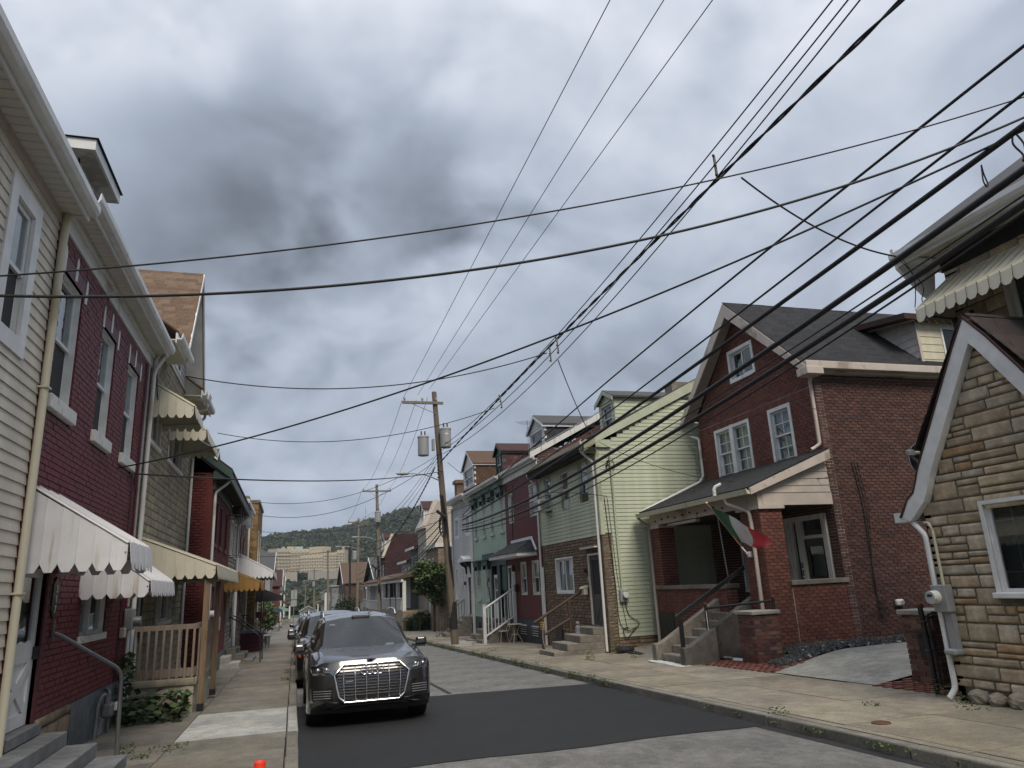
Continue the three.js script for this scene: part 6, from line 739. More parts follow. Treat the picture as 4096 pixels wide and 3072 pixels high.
function makeCar(name, label, P, paint, pos, group, detail) {
  const T = thing(name, label, 'car', pos, P.turn || 0, group), { L, hw: w, wheelF, wheelR, wr } = P, ar = wr + .075;
  const plan = x => -.55 * (1 - Math.pow(Math.max(0, 1 - Math.pow(Math.min(1, Math.abs(x) / w), 3.4)), 1 / 3.4));
  const prof = y => -.13 * sm(.42, .2, y) - .02 * sm(.62, .82, y) - .10 * Math.pow(sm(.74, P.hoodF + .02, y), 1.6);
  const topY = x => { const r = carRing(0, P), a = Math.abs(x); for (let j = 10; j > 4; j--) if (a <= r[j - 1][0] + 1e-6) { const u = (a - r[j][0]) / (r[j - 1][0] - r[j][0]); return lerp(r[j][1], r[j - 1][1], u); } return r[4][1]; };
  const fz = (x, y) => plan(x) + prof(y);
  const zmap = (x, y, s) => { const f = Math.max(0, 1 - s / 1.0); return -s + (plan(x) + prof(s === 0 ? y : P.hoodF)) * f; };
  const st = []; for (let s = 0; s <= L + 1e-6; s += .115) st.push(s); for (const v of [P.wsB, P.wsT, P.rb, L]) if (!st.some(q => Math.abs(q - v) < .02)) st.push(v); st.sort((a, b) => a - b);
  const quads = { body: [], windshield: [], rear_window: [] }, grid = [];
  for (const s of st) { const r = carRing(s, P), row = []; for (let j = 0; j < 11; j++) { let [x, y] = r[j]; const z = zmap(x, y, s); if (j < 5) for (const wz of [wheelF, wheelR]) { const d = z + wz; if (Math.abs(d) < ar) { const ya = wr + Math.sqrt(ar * ar - d * d); if (y < ya) y = ya; } } row.push([x, y, z]); } grid.push(row); }
  const rows = grid.length; for (let i = 0; i < rows - 1; i++) { const sm_ = (st[i] + st[i + 1]) / 2; for (let j = 0; j < 10; j++) { let cat = 'body'; if (sm_ > P.wsB && sm_ < P.wsT && j >= 8) cat = 'windshield'; else if (j === 6 && sm_ > P.wsB + .38 && sm_ < P.rb + .1 && !P.pill.some(p => Math.abs(sm_ - p) < .07)) cat = 'side_window'; else if (j >= 8 && sm_ > P.rb + .1 && sm_ < L - .25 && P.rw) cat = 'rear_window'; for (const m of [1, -1]) { const q = [grid[i][j], grid[i][j + 1], grid[i + 1][j + 1], grid[i + 1][j]].map(p => [p[0] * m, p[1], p[2]]); if (cat === 'side_window') { const k = 'sw' + m + P.pill.filter(p => sm_ > p).length; (quads[k] ||= []).push(m > 0 ? q : q.reverse()); } else quads[cat].push(m > 0 ? q : q.reverse()); } } }
  { const e = grid[rows - 1]; for (let j = 0; j < 10; j++) quads.body.push([[e[j][0], e[j][1], e[j][2]], [e[j + 1][0], e[j + 1][1], e[j + 1][2]], [-e[j + 1][0], e[j + 1][1], e[j + 1][2]], [-e[j][0], e[j][1], e[j][2]]]); }
  // nose panel
  const nx = 36, ny = 12, P2 = (i, j) => { const a = lerp(-1, 1, i / nx), x = w * Math.sign(a) * (1 - Math.pow(1 - Math.abs(a), 1.5)), y = lerp(.24, topY(x), j / ny); return [x, y, fz(x, y)]; };
  for (let i = 0; i < nx; i++) for (let j = 0; j < ny; j++) quads.body.push([P2(i, j), P2(i + 1, j), P2(i + 1, j + 1), P2(i, j + 1)]);
  const surf = qs => { const key = new Map(), p = [], ix = []; const id = v => { const k = v.map(n => Math.round(n * 1e4)).join(); if (!key.has(k)) { key.set(k, p.length / 3); p.push(...v); } return key.get(k); }; for (const q of qs) { const [a, b, c, d] = q.map(id); if (a !== b && b !== c && a !== c) ix.push(a, b, c); if (a !== c && c !== d && a !== d) ix.push(a, c, d); } const g = new THREE.BufferGeometry(); g.setAttribute('position', new THREE.Float32BufferAttribute(p, 3)); g.setIndex(ix); g.computeVertexNormals(); g.setAttribute('uv', new THREE.Float32BufferAttribute(new Float32Array(p.length / 3 * 2), 2)); return g; };
  paint.side = THREE.DoubleSide;
  const body = put(T, 'body', surf(quads.body), paint); put(T, 'windshield', surf(quads.windshield), M.carGlass); M.carGlassSide ||= new THREE.MeshPhysicalMaterial({ color: rgb(.10, .11, .115), roughness: .02, transmission: .9, thickness: 0, ior: 1.5 }); for (const k in quads) if (k.startsWith('sw')) put(T, 'side_window', surf(quads[k]), M.carGlassSide); if (quads.rear_window.length) put(T, 'rear_window', surf(quads.rear_window), M.carGlassSide);
  // draped parts on the nose
  const drape = (pts, off, d = .02, holes) => { const g0 = new THREE.ExtrudeGeometry(shp(pts, holes), { depth: d, bevelEnabled: false }); const p = g0.attributes.position; for (let i = 0; i < p.count; i++) p.setZ(i, p.getZ(i) + off + fz(p.getX(i), p.getY(i))); g0.computeVertexNormals(); return uvb(g0); };
  const mir = pts => pts.map(p => [-p[0], p[1]]).reverse(), both = (n, pts, off, d, m, par = T) => { put(par, n, drape(pts, off, d), m); put(par, n, drape(mir(pts), off, d), m); };
  const path = (pts, off) => pts.map(p => V3(p[0], p[1], fz(p[0], p[1]) + off));
  const gm = P.hoodF - .03, gr = detail === 1 ? [[-.42, .40], [.42, .40], [.50, .47], [.585, .80], [.44, gm - .015], [-.44, gm - .015], [-.585, .80], [-.50, .47]] : [[-.55, .5], [.55, .5], [.62, .8], [.55, .86], [-.55, .86], [-.62, .8]];
  const G = put(T, 'grille', drape(gr, .004, .006), M.dark);
  if (detail === 1) {
    const c = gr.concat([gr[0]]), fp = []; for (let i = 0; i < 8; i++) for (let k = 0; k < 8; k++) fp.push([lerp(c[i][0], c[i + 1][0], k / 8), lerp(c[i][1], c[i + 1][1], k / 8)]); const cur = new THREE.CatmullRomCurve3(path(fp, .022), true, 'catmullrom', .2); put(G, 'grille_frame', new THREE.TubeGeometry(cur, 150, .017, 7, true), M.chrome);
    for (const x of [-.44, -.265, -.09, .09, .265, .44]) { const y1 = gm - .05 - (Math.abs(x) > .4 ? .05 : 0), y0 = .43; put(G, 'grille_bar', tubeGeo(path([[x * .96, y0], [x, .68], [x * 1.0, y1]], .026), .0085, 12, 6), M.chrome); }
    for (let i = 0; i < 11; i++) { const y = .50 + i * .042; const hwid = y < .8 ? lerp(.50, .57, (y - .47) / .33) : lerp(.57, .45, (y - .8) / .13); put(G, 'grille_slat', tubeGeo(path([[-hwid + .02, y], [-hwid / 2, y], [0, y], [hwid / 2, y], [hwid - .02, y]], .012), .008, 16, 5), M.blackGloss); }
    put(G, 'grille_panel', drape([[-.50, .44], [.50, .44], [.53, .60], [-.53, .60]], .011, .004), mat([.02, .022, .027], { r: .45 }));
    const E = put(T, 'emblem', mg([-1.5, -.5, .5, 1.5].map(k => { const g = new THREE.TorusGeometry(.056, .0085, 8, 28); g.translate(k * .082, .845, fz(0, .845) + .05); return g; })), M.chrome); for (const x of [-.09, .09]) put(T, 'camera_sensor', new THREE.SphereGeometry(.013, 8, 6), M.chrome, [x, .92, fz(x, .92) + .03]);
    put(T, 'grille_script', drape([[-.41, .695], [-.30, .70], [-.30, .708], [-.41, .703]], .03, .003), M.steel);
    const hl = [[.50, .865], [.60, .80], [.90, .815], [.945, .90], [.935, .955], [.78, .93]]; for (const s of [1, -1]) { const q = s > 0 ? hl : mir(hl), h = put(T, 'headlight', drape(q, .002, .01), M.lampGrey ||= mat([.10, .105, .11], { r: .2, m: .4 })); put(h, 'headlight_lens', drape(q, .028, .004), M.glass); const f = pts => drape(s > 0 ? pts : mir(pts), .014, .008); put(h, 'light_strip', f([[.63, .812], [.90, .826], [.93, .90], [.915, .90], [.885, .842], [.63, .828]]), M.chrome); put(h, 'light_strip', f([[.66, .84], [.74, .85], [.76, .90], [.745, .90], [.725, .862], [.66, .853]]), M.chrome); for (const [x, y] of [[.83, .882], [.70, .885]]) { const z = fz(x, y); put(h, 'projector', new THREE.SphereGeometry(.032, 14, 10), M.steel, [s * x, y, z + .012]); } }
    const air = [[.60, .445], [.90, .43], [.925, .60], [.66, .615]]; both('air_intake', air, .003, .006, M.dark); for (let i = 0; i < 4; i++) for (const s of [1, -1]) put(T, 'intake_slat', tubeGeo(path([[s * .63, .475 + i * .035], [s * .76, .475 + i * .035], [s * .89, .47 + i * .035]], .012), .007, 8, 5), M.greyMetal); both('intake_trim', [[.885, .42], [.935, .42], [.945, .62], [.925, .62], [.91, .45]], .012, .02, M.steel);
    put(T, 'bumper_lip', drape([[-.92, .26], [.92, .26], [.93, .31], [.62, .305], [.42, .345], [-.42, .345], [-.62, .305], [-.93, .31]], .006, .03), M.black); put(T, 'skid_strip', drape([[-.62, .315], [.62, .315], [.44, .36], [-.44, .36]], .03, .012), M.steel); put(T, 'lower_grille', drape([[-.5, .365], [.5, .365], [.46, .395], [-.46, .395]], .004, .006), M.dark);
    both('bumper_blade', [[.52, .385], [.66, .335], [.93, .33], [.945, .40], [.72, .42]], .012, .02, paint); both('intake_frame', [[.60, .625], [.93, .61], [.935, .64], [.64, .66]], .012, .018, paint);
    // stickers
    put(T, 'sticker', box(.14, .06, .003), mat([.7, .74, .7], { r: .6 }), [.47, 1.14, -1.57]).rotation.x = -.75; put(T, 'sticker', box(.1, .035, .003), M.white, [-.52, 1.52, -2.08]).rotation.x = -.75; put(T, 'sensor_housing', rbox(.34, .1, .08, .03), M.black, [0, P.H - .12, -P.wsT + .02]);
  } else {
    for (let i = 0; i < 5; i++) put(G, 'grille_slat', tubeGeo(path([[-.55, .55 + i * .065], [0, .55 + i * .065], [.55, .55 + i * .065]], .014), .012, 10, 5), M.chrome);
    const hl = [[.60, .74], [.90, .72], [.95, .86], [.66, .88]]; for (const s of [1, -1]) { const q = s > 0 ? hl : mir(hl), h = put(T, 'headlight', drape(q, .004, .012), M.steel); put(h, 'headlight_lens', drape(q, .03, .004), M.glass); put(h, 'indicator', drape(s > 0 ? [[.86, .74], [.93, .75], [.94, .84], [.89, .85]] : mir([[.86, .74], [.93, .75], [.94, .84], [.89, .85]]), .02, .008), mat([.5, .08, .02], { r: .3 })); } put(T, 'bumper_lip', drape([[-.9, .26], [.9, .26], [.92, .42], [-.92, .42]], .01, .04), M.black); put(T, 'plate', drape([[-.16, .44], [.16, .44], [.16, .6], [-.16, .6]], .03, .008), M.whiteOld);
  }
  // cabin
  put(T, 'dashboard', rbox(w * 1.62, .2, .55, .05), M.black, [0, P.hoodB - .1, -P.wsB - .42]); put(T, 'steering_wheel', new THREE.TorusGeometry(.185, .018, 8, 28), M.black, [.40, P.hoodB - .01, -P.wsB - .72]).rotation.x = -.45; for (const x of [-.4, .4]) { const s = put(T, 'front_seat', rbox(.5, .75, .2, .08, 3), M.roomShadeCloth, [x, 1.0, -P.wsT - .55]); put(s, 'headrest', rbox(.26, .2, .12, .05), M.roomShadeCloth, [x, 1.46, -P.wsT - .6]); } put(T, 'rear_seat', rbox(1.3, .8, .2, .08), M.roomShadeCloth, [0, 1.0, -P.wsT - 1.5]); put(T, 'floor_pan', box(w * 1.8, .06, L - .6), M.dark, [0, .3, -L / 2]); put(T, 'cabin_liner', box(w * 1.7, .75, .06), M.dark, [0, .7, -P.wsT - 2.0]); put(T, 'mirror_inside', rbox(.24, .07, .04, .02), M.black, [0, P.H - .22, -P.wsT + .0]);
  if (P.rails) for (const s of [1, -1]) put(T, 'roof_rail', tubeGeo([[s * w * .68, P.H - .09, -P.wsT - .12], [s * w * .68, P.H + .01, -P.wsT - .35], [s * w * .68, P.H + .02, -P.rb + .5], [s * w * .67, P.H - .1, -P.rb + .1]], .016, 30, 6), M.chrome);
  for (const s of [1, -1]) { const mz = -P.wsB - .52, g = new RoundedBoxGeometry(.22, .17, .14, 4, .06), p = g.attributes.position; for (let i = 0; i < p.count; i++) { const k = (p.getY(i) + .085) / .17; p.setX(i, p.getX(i) * (1 - .12 * k)); p.setZ(i, p.getZ(i) * (1 - .25 * k)); } g.computeVertexNormals(); const m = put(T, 'wing_mirror', g, P.mir || paint, [s * (w + .115), P.belt + .07, mz]); put(m, 'mirror_foot', rbox(.12, .06, .06, .02), M.black, [s * (w + .01), P.belt + .0, mz - .02]); put(m, 'mirror_base', box(.2, .03, .1), M.black, [s * (w + .09), P.belt - .015, mz]); }
  for (const [z, n] of [[-wheelF, 0], [-wheelR, 1]]) for (const s of [1, -1]) { const x = s * (w - .145), W = put(T, 'wheel', new THREE.CylinderGeometry(wr * .72, wr * .72, .2, 28).rotateZ(Math.PI / 2), M.greyMetal, [x, wr, z]); const t = new THREE.LatheGeometry([[wr * .7, -.13], [wr * .93, -.13], [wr * .99, -.09], [wr, -.03], [wr, .03], [wr * .99, .09], [wr * .93, .13], [wr * .7, .13]].map(p => new THREE.Vector2(p[0], p[1])), 40).rotateZ(Math.PI / 2); put(W, 'tyre', t, M.rubber, [x, wr, z]); for (let k = 0; k < 5; k++) { const a = k * 1.2566; put(W, 'spoke', rodGeo([0, 0, 0], [0, Math.cos(a) * wr * .66, Math.sin(a) * wr * .66], .045, .03, 6).scale(.5, 1, 1), M.steel, [x + s * .11, wr, z]); } put(T, 'wheel_well', new THREE.CylinderGeometry(ar - .01, ar - .01, .38, 24, 1, true, 0, Math.PI).rotateZ(Math.PI / 2).rotateX(Math.PI / 2 * 0), M.dark, [s * (w - .24), wr, z]); }
  const door = (z, n) => { for (const s of [1, -1]) put(T, 'door_handle', rbox(.03, .035, .2, .012), P.mir || paint, [s * (w + .008), P.belt - .12, z]); }; door(-P.wsT - .75); door(-P.wsT - 1.7);
  if (P.rails) for (const s of [1, -1]) put(T, 'window_trim', tubeGeo([[s * (w * .905 + .012), P.belt + .02, -P.wsB - .4], [s * (w * .905 + .012), P.belt + .025, -P.rb]], .009, 20, 5), M.chrome);
  return T;
}
const SUV = { L: 5.06, hw: .985, H: 1.735, belt: 1.08, hoodF: .985, hoodB: 1.12, wsB: 1.42, wsT: 2.2, rb: 4.0, re: 5.0, wheelF: .95, wheelR: 3.95, wr: .38, pill: [3.05, 4.0], trunk: .5, rails: 1 };
const paint = (c, m = .55, r = .32) => new THREE.MeshPhysicalMaterial({ color: rgb(...c), metalness: m, roughness: r, clearcoat: 1, clearcoatRoughness: .03 });
const carPos = (x, z) => [x, gy(z - 1), z];
const tiltCar = T => { T.rotation.x = -Math.atan(SLOPE); };
tiltCar(makeCar('parked_car', 'dark grey SUV with large chrome framed grille parked on fresh asphalt', SUV, paint([.030, .029, .031]), carPos(1.26, -12.35), 'cars parked along the kerb', 1));
tiltCar(makeCar('parked_car', 'black SUV parked directly behind the dark grey SUV', { ...SUV, L: 5.2, H: 1.78, belt: 1.12, hoodF: 1.05, hoodB: 1.16, wr: .39, mir: M.blackGloss }, paint([.012, .012, .013]), carPos(1.13, -18.9), 'cars parked along the kerb', 2));
tiltCar(makeCar('parked_car', 'silver sided dark SUV third in the line of parked cars', { ...SUV, L: 4.7, H: 1.72 }, paint([.10, .10, .105], .8, .3), carPos(1.12, -25.4), 'cars parked along the kerb', 2));
const SED = { ...SUV, L: 4.7, hw: .91, H: 1.46, belt: .95, hoodF: .78, hoodB: .96, wsB: 1.25, wsT: 2.15, rb: 3.1, re: 4.3, wheelF: .92, wheelR: 3.65, wr: .33, pill: [2.9], trunk: .92, rails: 0, rw: 1 };
tiltCar(makeCar('parked_car', 'blue grey sedan parked fourth in the line by the kerb', SED, paint([.055, .065, .085], .6), carPos(1.12, -31.8), 'cars parked along the kerb', 2));
tiltCar(makeCar('parked_car', 'dark blue SUV parked fifth in the line near the sign post', { ...SUV, L: 4.7, H: 1.7 }, paint([.025, .03, .045], .6), carPos(1.15, -38.3), 'cars parked along the kerb', 2));
tiltCar(makeCar('parked_car', 'black sedan parked sixth in the line beyond the sign post', SED, paint([.02, .02, .022], .5), carPos(1.2, -44.8), 'cars parked along the kerb', 2));
// ================================================================ poles and wires
function pole(name, label, x, z, h, lean, o = {}) {
  const yb = wy(z), T = thing(name, label, 'utility pole', [x, yb, z], 0, 'wooden utility poles along the street'), tx = lean;
  const P = put(T, 'shaft', (() => { const g = new THREE.CylinderGeometry(.11, .165, h, 16, 14); g.translate(0, h / 2, 0); const p = g.attributes.position; for (let i = 0; i < p.count; i++) { const y = p.getY(i), k = 1 + .05 * nz(p.getX(i) * 9 + x, y * .6, p.getZ(i) * 9); p.setX(i, p.getX(i) * k + tx * y / h); p.setZ(i, p.getZ(i) * k); } g.computeVertexNormals(); const uv = g.attributes.uv; for (let i = 0; i < uv.count; i++) uv.setXY(i, uv.getX(i) * .9, uv.getY(i) * h); return g; })(), o.m || M.poleWood);
  if (o.tar) put(T, 'tar_wrap', new THREE.CylinderGeometry(.166, .178, 1.1, 16, 1, true).translate(tx * .08, 1.15, 0), M.tarBlack);
  if (o.arm) { const [y, x0, x1] = o.arm; const A = put(T, 'crossarm', rbox(x1 - x0, .12, .1, .01), M.poleOld, [(x0 + x1) / 2, y, .14]); for (const u of o.ins) { const I = put(T, 'insulator', new THREE.LatheGeometry([[.02, 0], [.02, .04], [.06, .06], [.03, .085], [.06, .105], [.03, .13], [.055, .15], [.02, .18], [0, .19]].map(p => new THREE.Vector2(...p)), 12), M.insul || (M.insul = mat([.25, .32, .27], { r: .25 })), [u, y + .06, .14]); } rod(T, 'brace', [tx * .9 + .0, y - .5, .12], [(x0 + x1) / 2 - (x1 - x0) * .28, y - .05, .16], .016, M.greyMetal); if (o.two) rod(T, 'brace', [tx * .9, y - .5, .12], [(x0 + x1) / 2 + (x1 - x0) * .28, y - .05, .16], .016, M.greyMetal); }
  for (const [u, y, w2, txt] of o.tanks || []) { const K = put(T, 'transformer', new THREE.LatheGeometry([[0, 0], [.22, 0], [.24, .03], [.24, .8], [.26, .81], [.26, .86], [.2, .9], [0, .92]].map(p => new THREE.Vector2(...p)), 22), M.greyBox, [u, y, w2]); put(K, 'bushing', mg([-.08, .08].map(k => new THREE.CylinderGeometry(.03, .035, .22, 8).translate(k, 0, 0))), M.brownWood, [u, y + 1.0, w2]); put(K, 'bracket', box(.1, .5, .25), M.greyMetal, [lerp(u, tx * y / h, .62), y + .5, w2 * .5]); if (txt) { put(K, 'rating_text', textGeo(txt, .07, .004), M.black, [u, y + .18, w2 + .242]); bx(K, 'label_plate', [u - .07, u + .07], [y + .55, y + .62], [w2 + .238, w2 + .246], M.whiteOld); } }
  if (o.lamp) { const [y, l] = o.lamp, x0 = tx * y / h; put(T, 'lamp_arm', tubeGeo([[x0 - .1, y, .05], [x0 - l * .5, y + .25, .1], [x0 - l, y + .32, .12]], .028, 12, 6), M.greyMetal); const g = new THREE.SphereGeometry(1, 14, 8); g.scale(.3, .07, .12); put(T, 'lamp_head', g, M.greyBox, [x0 - l - .22, y + .3, .12]); }
  for (let i = 0; i < (o.hooks || 0); i++) put(T, 'rack_insulator', new THREE.CylinderGeometry(.035, .035, .07, 8), M.black, [tx * .66 - .14, o.hookY - i * .17, .1]);
  if (o.coil) { for (let k = 0; k < 5; k++) tube(T, 'cable_coil', Array.from({ length: 13 }, (_, i) => [-.22 + tx * .4 + .13 * Math.sin(i / 12 * 6.3) + k * .012, o.coil + .42 * Math.cos(i / 12 * 6.3) - k * .03, .2 + k * .02]), .012, M.wire, 40, 5); for (let k = 0; k < 6; k++) tube(T, 'riser_cable', [[tx * .7 + .03 * k - .08, o.coil + 1.3, .15], [tx * .5 + .02 * k, o.coil, .17], [tx * .3 + .1 - .02 * k, o.coil - 1.4, .17], [tx * .2 + .12, o.coil - 2.6, .16]], .012, M.wire, 20, 5); put(T, 'splice_case', new THREE.CapsuleGeometry(.07, .4, 4, 10).rotateZ(.9), M.black, [-.55, o.coil + .45, .4]); put(T, 'splice_case', new THREE.CapsuleGeometry(.06, .5, 4, 10), M.blackMetal, [-.15, o.coil - 1.2, .2]); }
  return T;
}
pole('utility_pole', 'tall wooden pole with two grey transformers and a streetlight beside mint house', 6.62, -31.45, 10.9, -.68, { tar: 1, arm: [10.35, -2.15, -.3], ins: [-2.05, -1.25, -.62], tanks: [[-1.22, 7.95, .05, ''], [-.28, 8.25, .42, '375']], lamp: [5.95 + .9, 1.5], hooks: 7, hookY: 8.0, coil: 4.9 });
pole('utility_pole', 'wooden pole with one transformer and streetlight in front of maroon house', 6.72, -60, 11.3, -.30, { m: M.poleOld, arm: [10.75, -1.45, .85], ins: [-1.38, -.25, .78], two: 1, tanks: [[-.25, 8.2, .38, '']], lamp: [6.8, 1.6], hooks: 4, hookY: 7.4, coil: 4.3 });
pole('utility_pole', 'wooden pole with small transformer standing beyond white stucco house', 6.6, -80, 10.9, .05, { m: M.poleOld, arm: [10.5, -1.1, 1.1], ins: [-1.02, 0, 1.02], two: 1, tanks: [[-.35, 6.6, .2, '']], lamp: [7.7, 1.9] });
pole('utility_pole', 'distant thin wooden pole in front of hillside hospital', 4.9, -108, 9.8, -.15, { m: M.poleOld, arm: [9.5, -.9, .9], ins: [-.8, .8] });
pole('utility_pole', 'far wooden pole with white lamp near the end of the street', 4.2, -150, 9.5, -.1, { m: M.poleOld, arm: [9.2, -.9, .9], ins: [-.8, .8], lamp: [7, 1.6], tanks: [[-.2, 6.2, .3, '']] });
pole('utility_pole', 'slim dark pole rising between the far brick houses', 7.6, -104, 10.2, -.1, { m: M.tarBlack });
pole('utility_pole', 'last visible pole beside the grey cottage', 3.5, -215, 9, .2, { m: M.poleOld, arm: [8.6, -1, 1], ins: [-.9, .9] });
const projpx = v => { const d = v.clone().sub(camera.position), f = d.dot(fwd); return [2048 + FPX * d.dot(rgt) / f, 1536 - FPX * d.dot(upv) / f]; };
// a wire between two points; sag found so that it passes through pixel mid of the photograph
function wire(name, label, group, A, B, mid, r, m = M.wire, cat = 'wire', twist, ext = 0) {
  const at = (t, s) => A.clone().lerp(B, t).add(V3(0, -4 * s * t * (1 - t), 0)); let best = [1e9, 0];
  if (Array.isArray(mid)) { for (let s = -1; s < 4; s += .02) { let dm = 1e9; for (let t = .02; t < 1; t += .02) { const p = at(t, s); if (p.clone().sub(camera.position).dot(fwd) < .5) continue; const q = projpx(p); dm = Math.min(dm, Math.hypot(q[0] - mid[0], q[1] - mid[1])); } if (dm < best[0]) best = [dm, s]; } } else best = [0, mid];
  const n = 40, pts = []; for (let i = 0; i <= n; i++) pts.push(at(i / n * (1 + ext), best[1])); const o = pts[0].clone(); const c = new THREE.CatmullRomCurve3(pts.map(p => p.clone().sub(o))); let g;
  if (twist) { const q = (ph, rr) => { const P = []; for (let i = 0; i <= 400; i++) { const p = c.getPoint(i / 400), a = i * .42 + ph; P.push(p.add(V3(Math.cos(a) * rr, Math.sin(a) * rr, 0))); } return new THREE.TubeGeometry(new THREE.CatmullRomCurve3(P), 700, r * .62, 5, false); }; g = mg([q(0, r * .6), q(3.14, r * .6)]); } else g = new THREE.TubeGeometry(c, 60, r, 6, false);
  return single(name, label, cat, g, m, o.toArray(), group);
}
const W3 = (a) => a.length === 4 ? (a[2] === 'x' ? onX(a[0], a[1], a[3]) : onZ(a[0], a[1], a[3])) : V3(...a);
const ext3 = (A, B, k) => B.clone().add(B.clone().sub(A).multiplyScalar(k));
const wl = (n, l, g, a, b, mid, r, m, o = {}) => { const A = W3(a); const B = W3(b); return wire(n, l, g, A, B, mid, r, m, 'wire', o.tw, o.ext || 0); };
const PG = 'high voltage wires on the crossarm', pl = k => 'thin bare high voltage wire overhead from the ' + k;
wl('power_line', pl('insulator at the outer end of the crossarm'), PG, [1613, 1592, 'z', -31.3], [2440, 0, 'x', 4.5], 0.0, .009, M.wireGrey, { ext: 1.2 }); wl('power_line', pl('middle insulator of the crossarm'), PG, [1671, 1580, 'z', -31.3], [2655, 0, 'x', 5.25], .0, .009, M.wireGrey, { ext: 1.2 }); wl('power_line', pl('insulator at the pole top'), PG, [1718, 1556, 'z', -31.3], [2850, 0, 'x', 5.9], .0, .009, M.wireGrey, { ext: 1.2 });
for (const [a, b] of [[[1608, 1602, 'z', -31.5], [1447, 1962, 'z', -60]], [[1665, 1600, 'z', -31.5], [1506, 1944, 'z', -60]], [[1710, 1590, 'z', -31.5], [1552, 1957, 'z', -60]]]) wl('power_line', 'thin bare wire sagging from the transformer pole down the street to the next pole', 'high voltage wires down the street', a, b, .7, .010, M.wireGrey);
for (const [a, b] of [[[1447, 1962, 'z', -60], [1394, 2082, 'z', -80]], [[1552, 1957, 'z', -60], [1470, 2082, 'z', -80]]]) wl('power_line', 'thin bare wire between the farther poles above the maroon house', 'far high voltage wires', a, b, .3, .012, M.wireGrey);
const SG = 'low voltage wires on the pole rack', sl_ = y => (y < 1790 ? 'top' : y < 1805 ? 'middle' : 'bottom') + ' wire of the spaced low voltage triple running up from the pole rack';
for (const [y, tx, X] of [[1786, 3330, 6.05], [1800, 3392, 6.15], [1816, 3440, 6.25]]) wl('secondary_line', sl_(y), SG, [1768, y, 'z', -31.3], [tx, 0, 'x', X], (y < 1790 ? [2232, 1345] : y < 1805 ? [2235, 1378] : [2240, 1412]), .011, M.wire, { ext: .6 });
for (const [y, ex2] of [[1786, 0], [1800, 0], [1816, 0]]) wl('secondary_line', 'thin low voltage wire continuing from the rack down the street', 'low voltage wires down the street', [1755, y + 20, 'z', -31.6], [1512 + (y - 1786), 2085 + (y - 1786) * .6, 'z', -60], .5, .011);
wl('twisted_cable', 'thick twisted black cable sweeping up from the transformer pole', null, [1765, 1845, 'z', -31.3], [3605, 0, 'x', 6.3], [2745, 840], .027, M.wire, { tw: 1, ext: .5 });
wl('twisted_cable', 'twisted black cable drooping from the pole down to the next pole', null, [1740, 1870, 'z', -31.6], [1490, 2200, 'z', -60], .9, .03, M.wire, { tw: 1 });
// communication cables along the right side
const CG = 'black cables lashed along the right side of the street';
for (const [l, a, b, mid, r, m] of [['thin black cable with wire lashing crossing above the brick gable', [1850, 2062, 'z', -30.5], [4096, 183, 'x', 6.0], [2960, 1110], .016], ['second lashed black cable crossing the brick gable below the first', [1850, 2070, 'z', -30.5], [4096, 372, 'x', 6.05], [3000, 1205], .016], ['thick brown black cable bundle rising to the top of the stone house', [1850, 2080, 'z', -30.5], [4096, 500, 'x', 6.1], [3050, 1280], .032], ['heavy black cable passing in front of the stone house eave', [1850, 2100, 'z', -30.5], [4096, 678, 'x', 6.15], [3050, 1420], .036], ['lowest heavy black cable crossing in front of the stone house awning', [1850, 2120, 'z', -30.5], [4096, 815, 'x', 6.2], [3050, 1510], .034], ['thin black cable just under the lowest heavy cable', [1850, 2128, 'z', -30.5], [4096, 850, 'x', 6.25], [3050, 1545], .012], ['thin black wire just above the lowest heavy cable', [1850, 2110, 'z', -30.5], [4096, 780, 'x', 6.15], [3050, 1478], .010]]) { wl('cable', l, CG, a, b, mid, r, M.wire, { ext: .6 }); }
for (const [a, b, s] of [[[1790, 2065, 'z', -31.5], [1500, 2235, 'z', -60], .9], [[1790, 2080, 'z', -31.5], [1505, 2250, 'z', -60], 1.2], [[1788, 2095, 'z', -31.5], [1505, 2262, 'z', -60], 1.5], [[1788, 2105, 'z', -31.5], [1508, 2270, 'z', -60], 1.0], [[1786, 2050, 'z', -31.5], [1495, 2225, 'z', -60], .6]]) wl('cable', 'black communication cable drooping down the street between the two nearer poles', 'cables between the nearer poles', a, b, s, .022);
for (const [a, b, s] of [[[1500, 2230, 'z', -60], [1425, 2300, 'z', -80], .3], [[1500, 2245, 'z', -60], [1425, 2315, 'z', -80], .5]]) wl('cable', 'black cable between the second and third poles', 'cables between the farther poles', a, b, s, .022);
// lines crossing the street
wl('cross_line', 'upper thin black line crossing the whole street above the houses', null, [-420, 1128, 'x', -2.75], [4096, 388, 'x', 6.6], [2000, 875], .0075, M.wire, { ext: .08 });
wl('cross_line', 'lower thick black line crossing the whole street above the houses', null, [-420, 1166, 'x', -2.75], [4096, 470, 'x', 6.5], [2000, 1065], .012, M.wire, { ext: .08 });
wl('service_drop', 'service wire from the spaced triple to the corner of the stone veneer house', null, [745, 1505, 'x', -2.7], [2188, 1412, 'x', 6.1], [1400, 1555], .014); wl('service_drop', 'long straight wire from the red brick house up to the high right', null, [470, 1872, 'x', -2.78], [4096, 520, 'x', 6.3], [2000, 1430], .012, M.wire, { ext: .05 });
wl('service_drop', 'service wire from red brick house to the transformer pole', null, [545, 1895, 'x', -2.78], [1770, 1885, 'z', -31.4], [1100, 1921], .016); wl('service_drop', 'drooping wire from stone veneer house to the spacer near the pole', null, [870, 1732, 'x', -2.5], [1978, 1632, 'x', 6.1], [1250, 1768], .012);
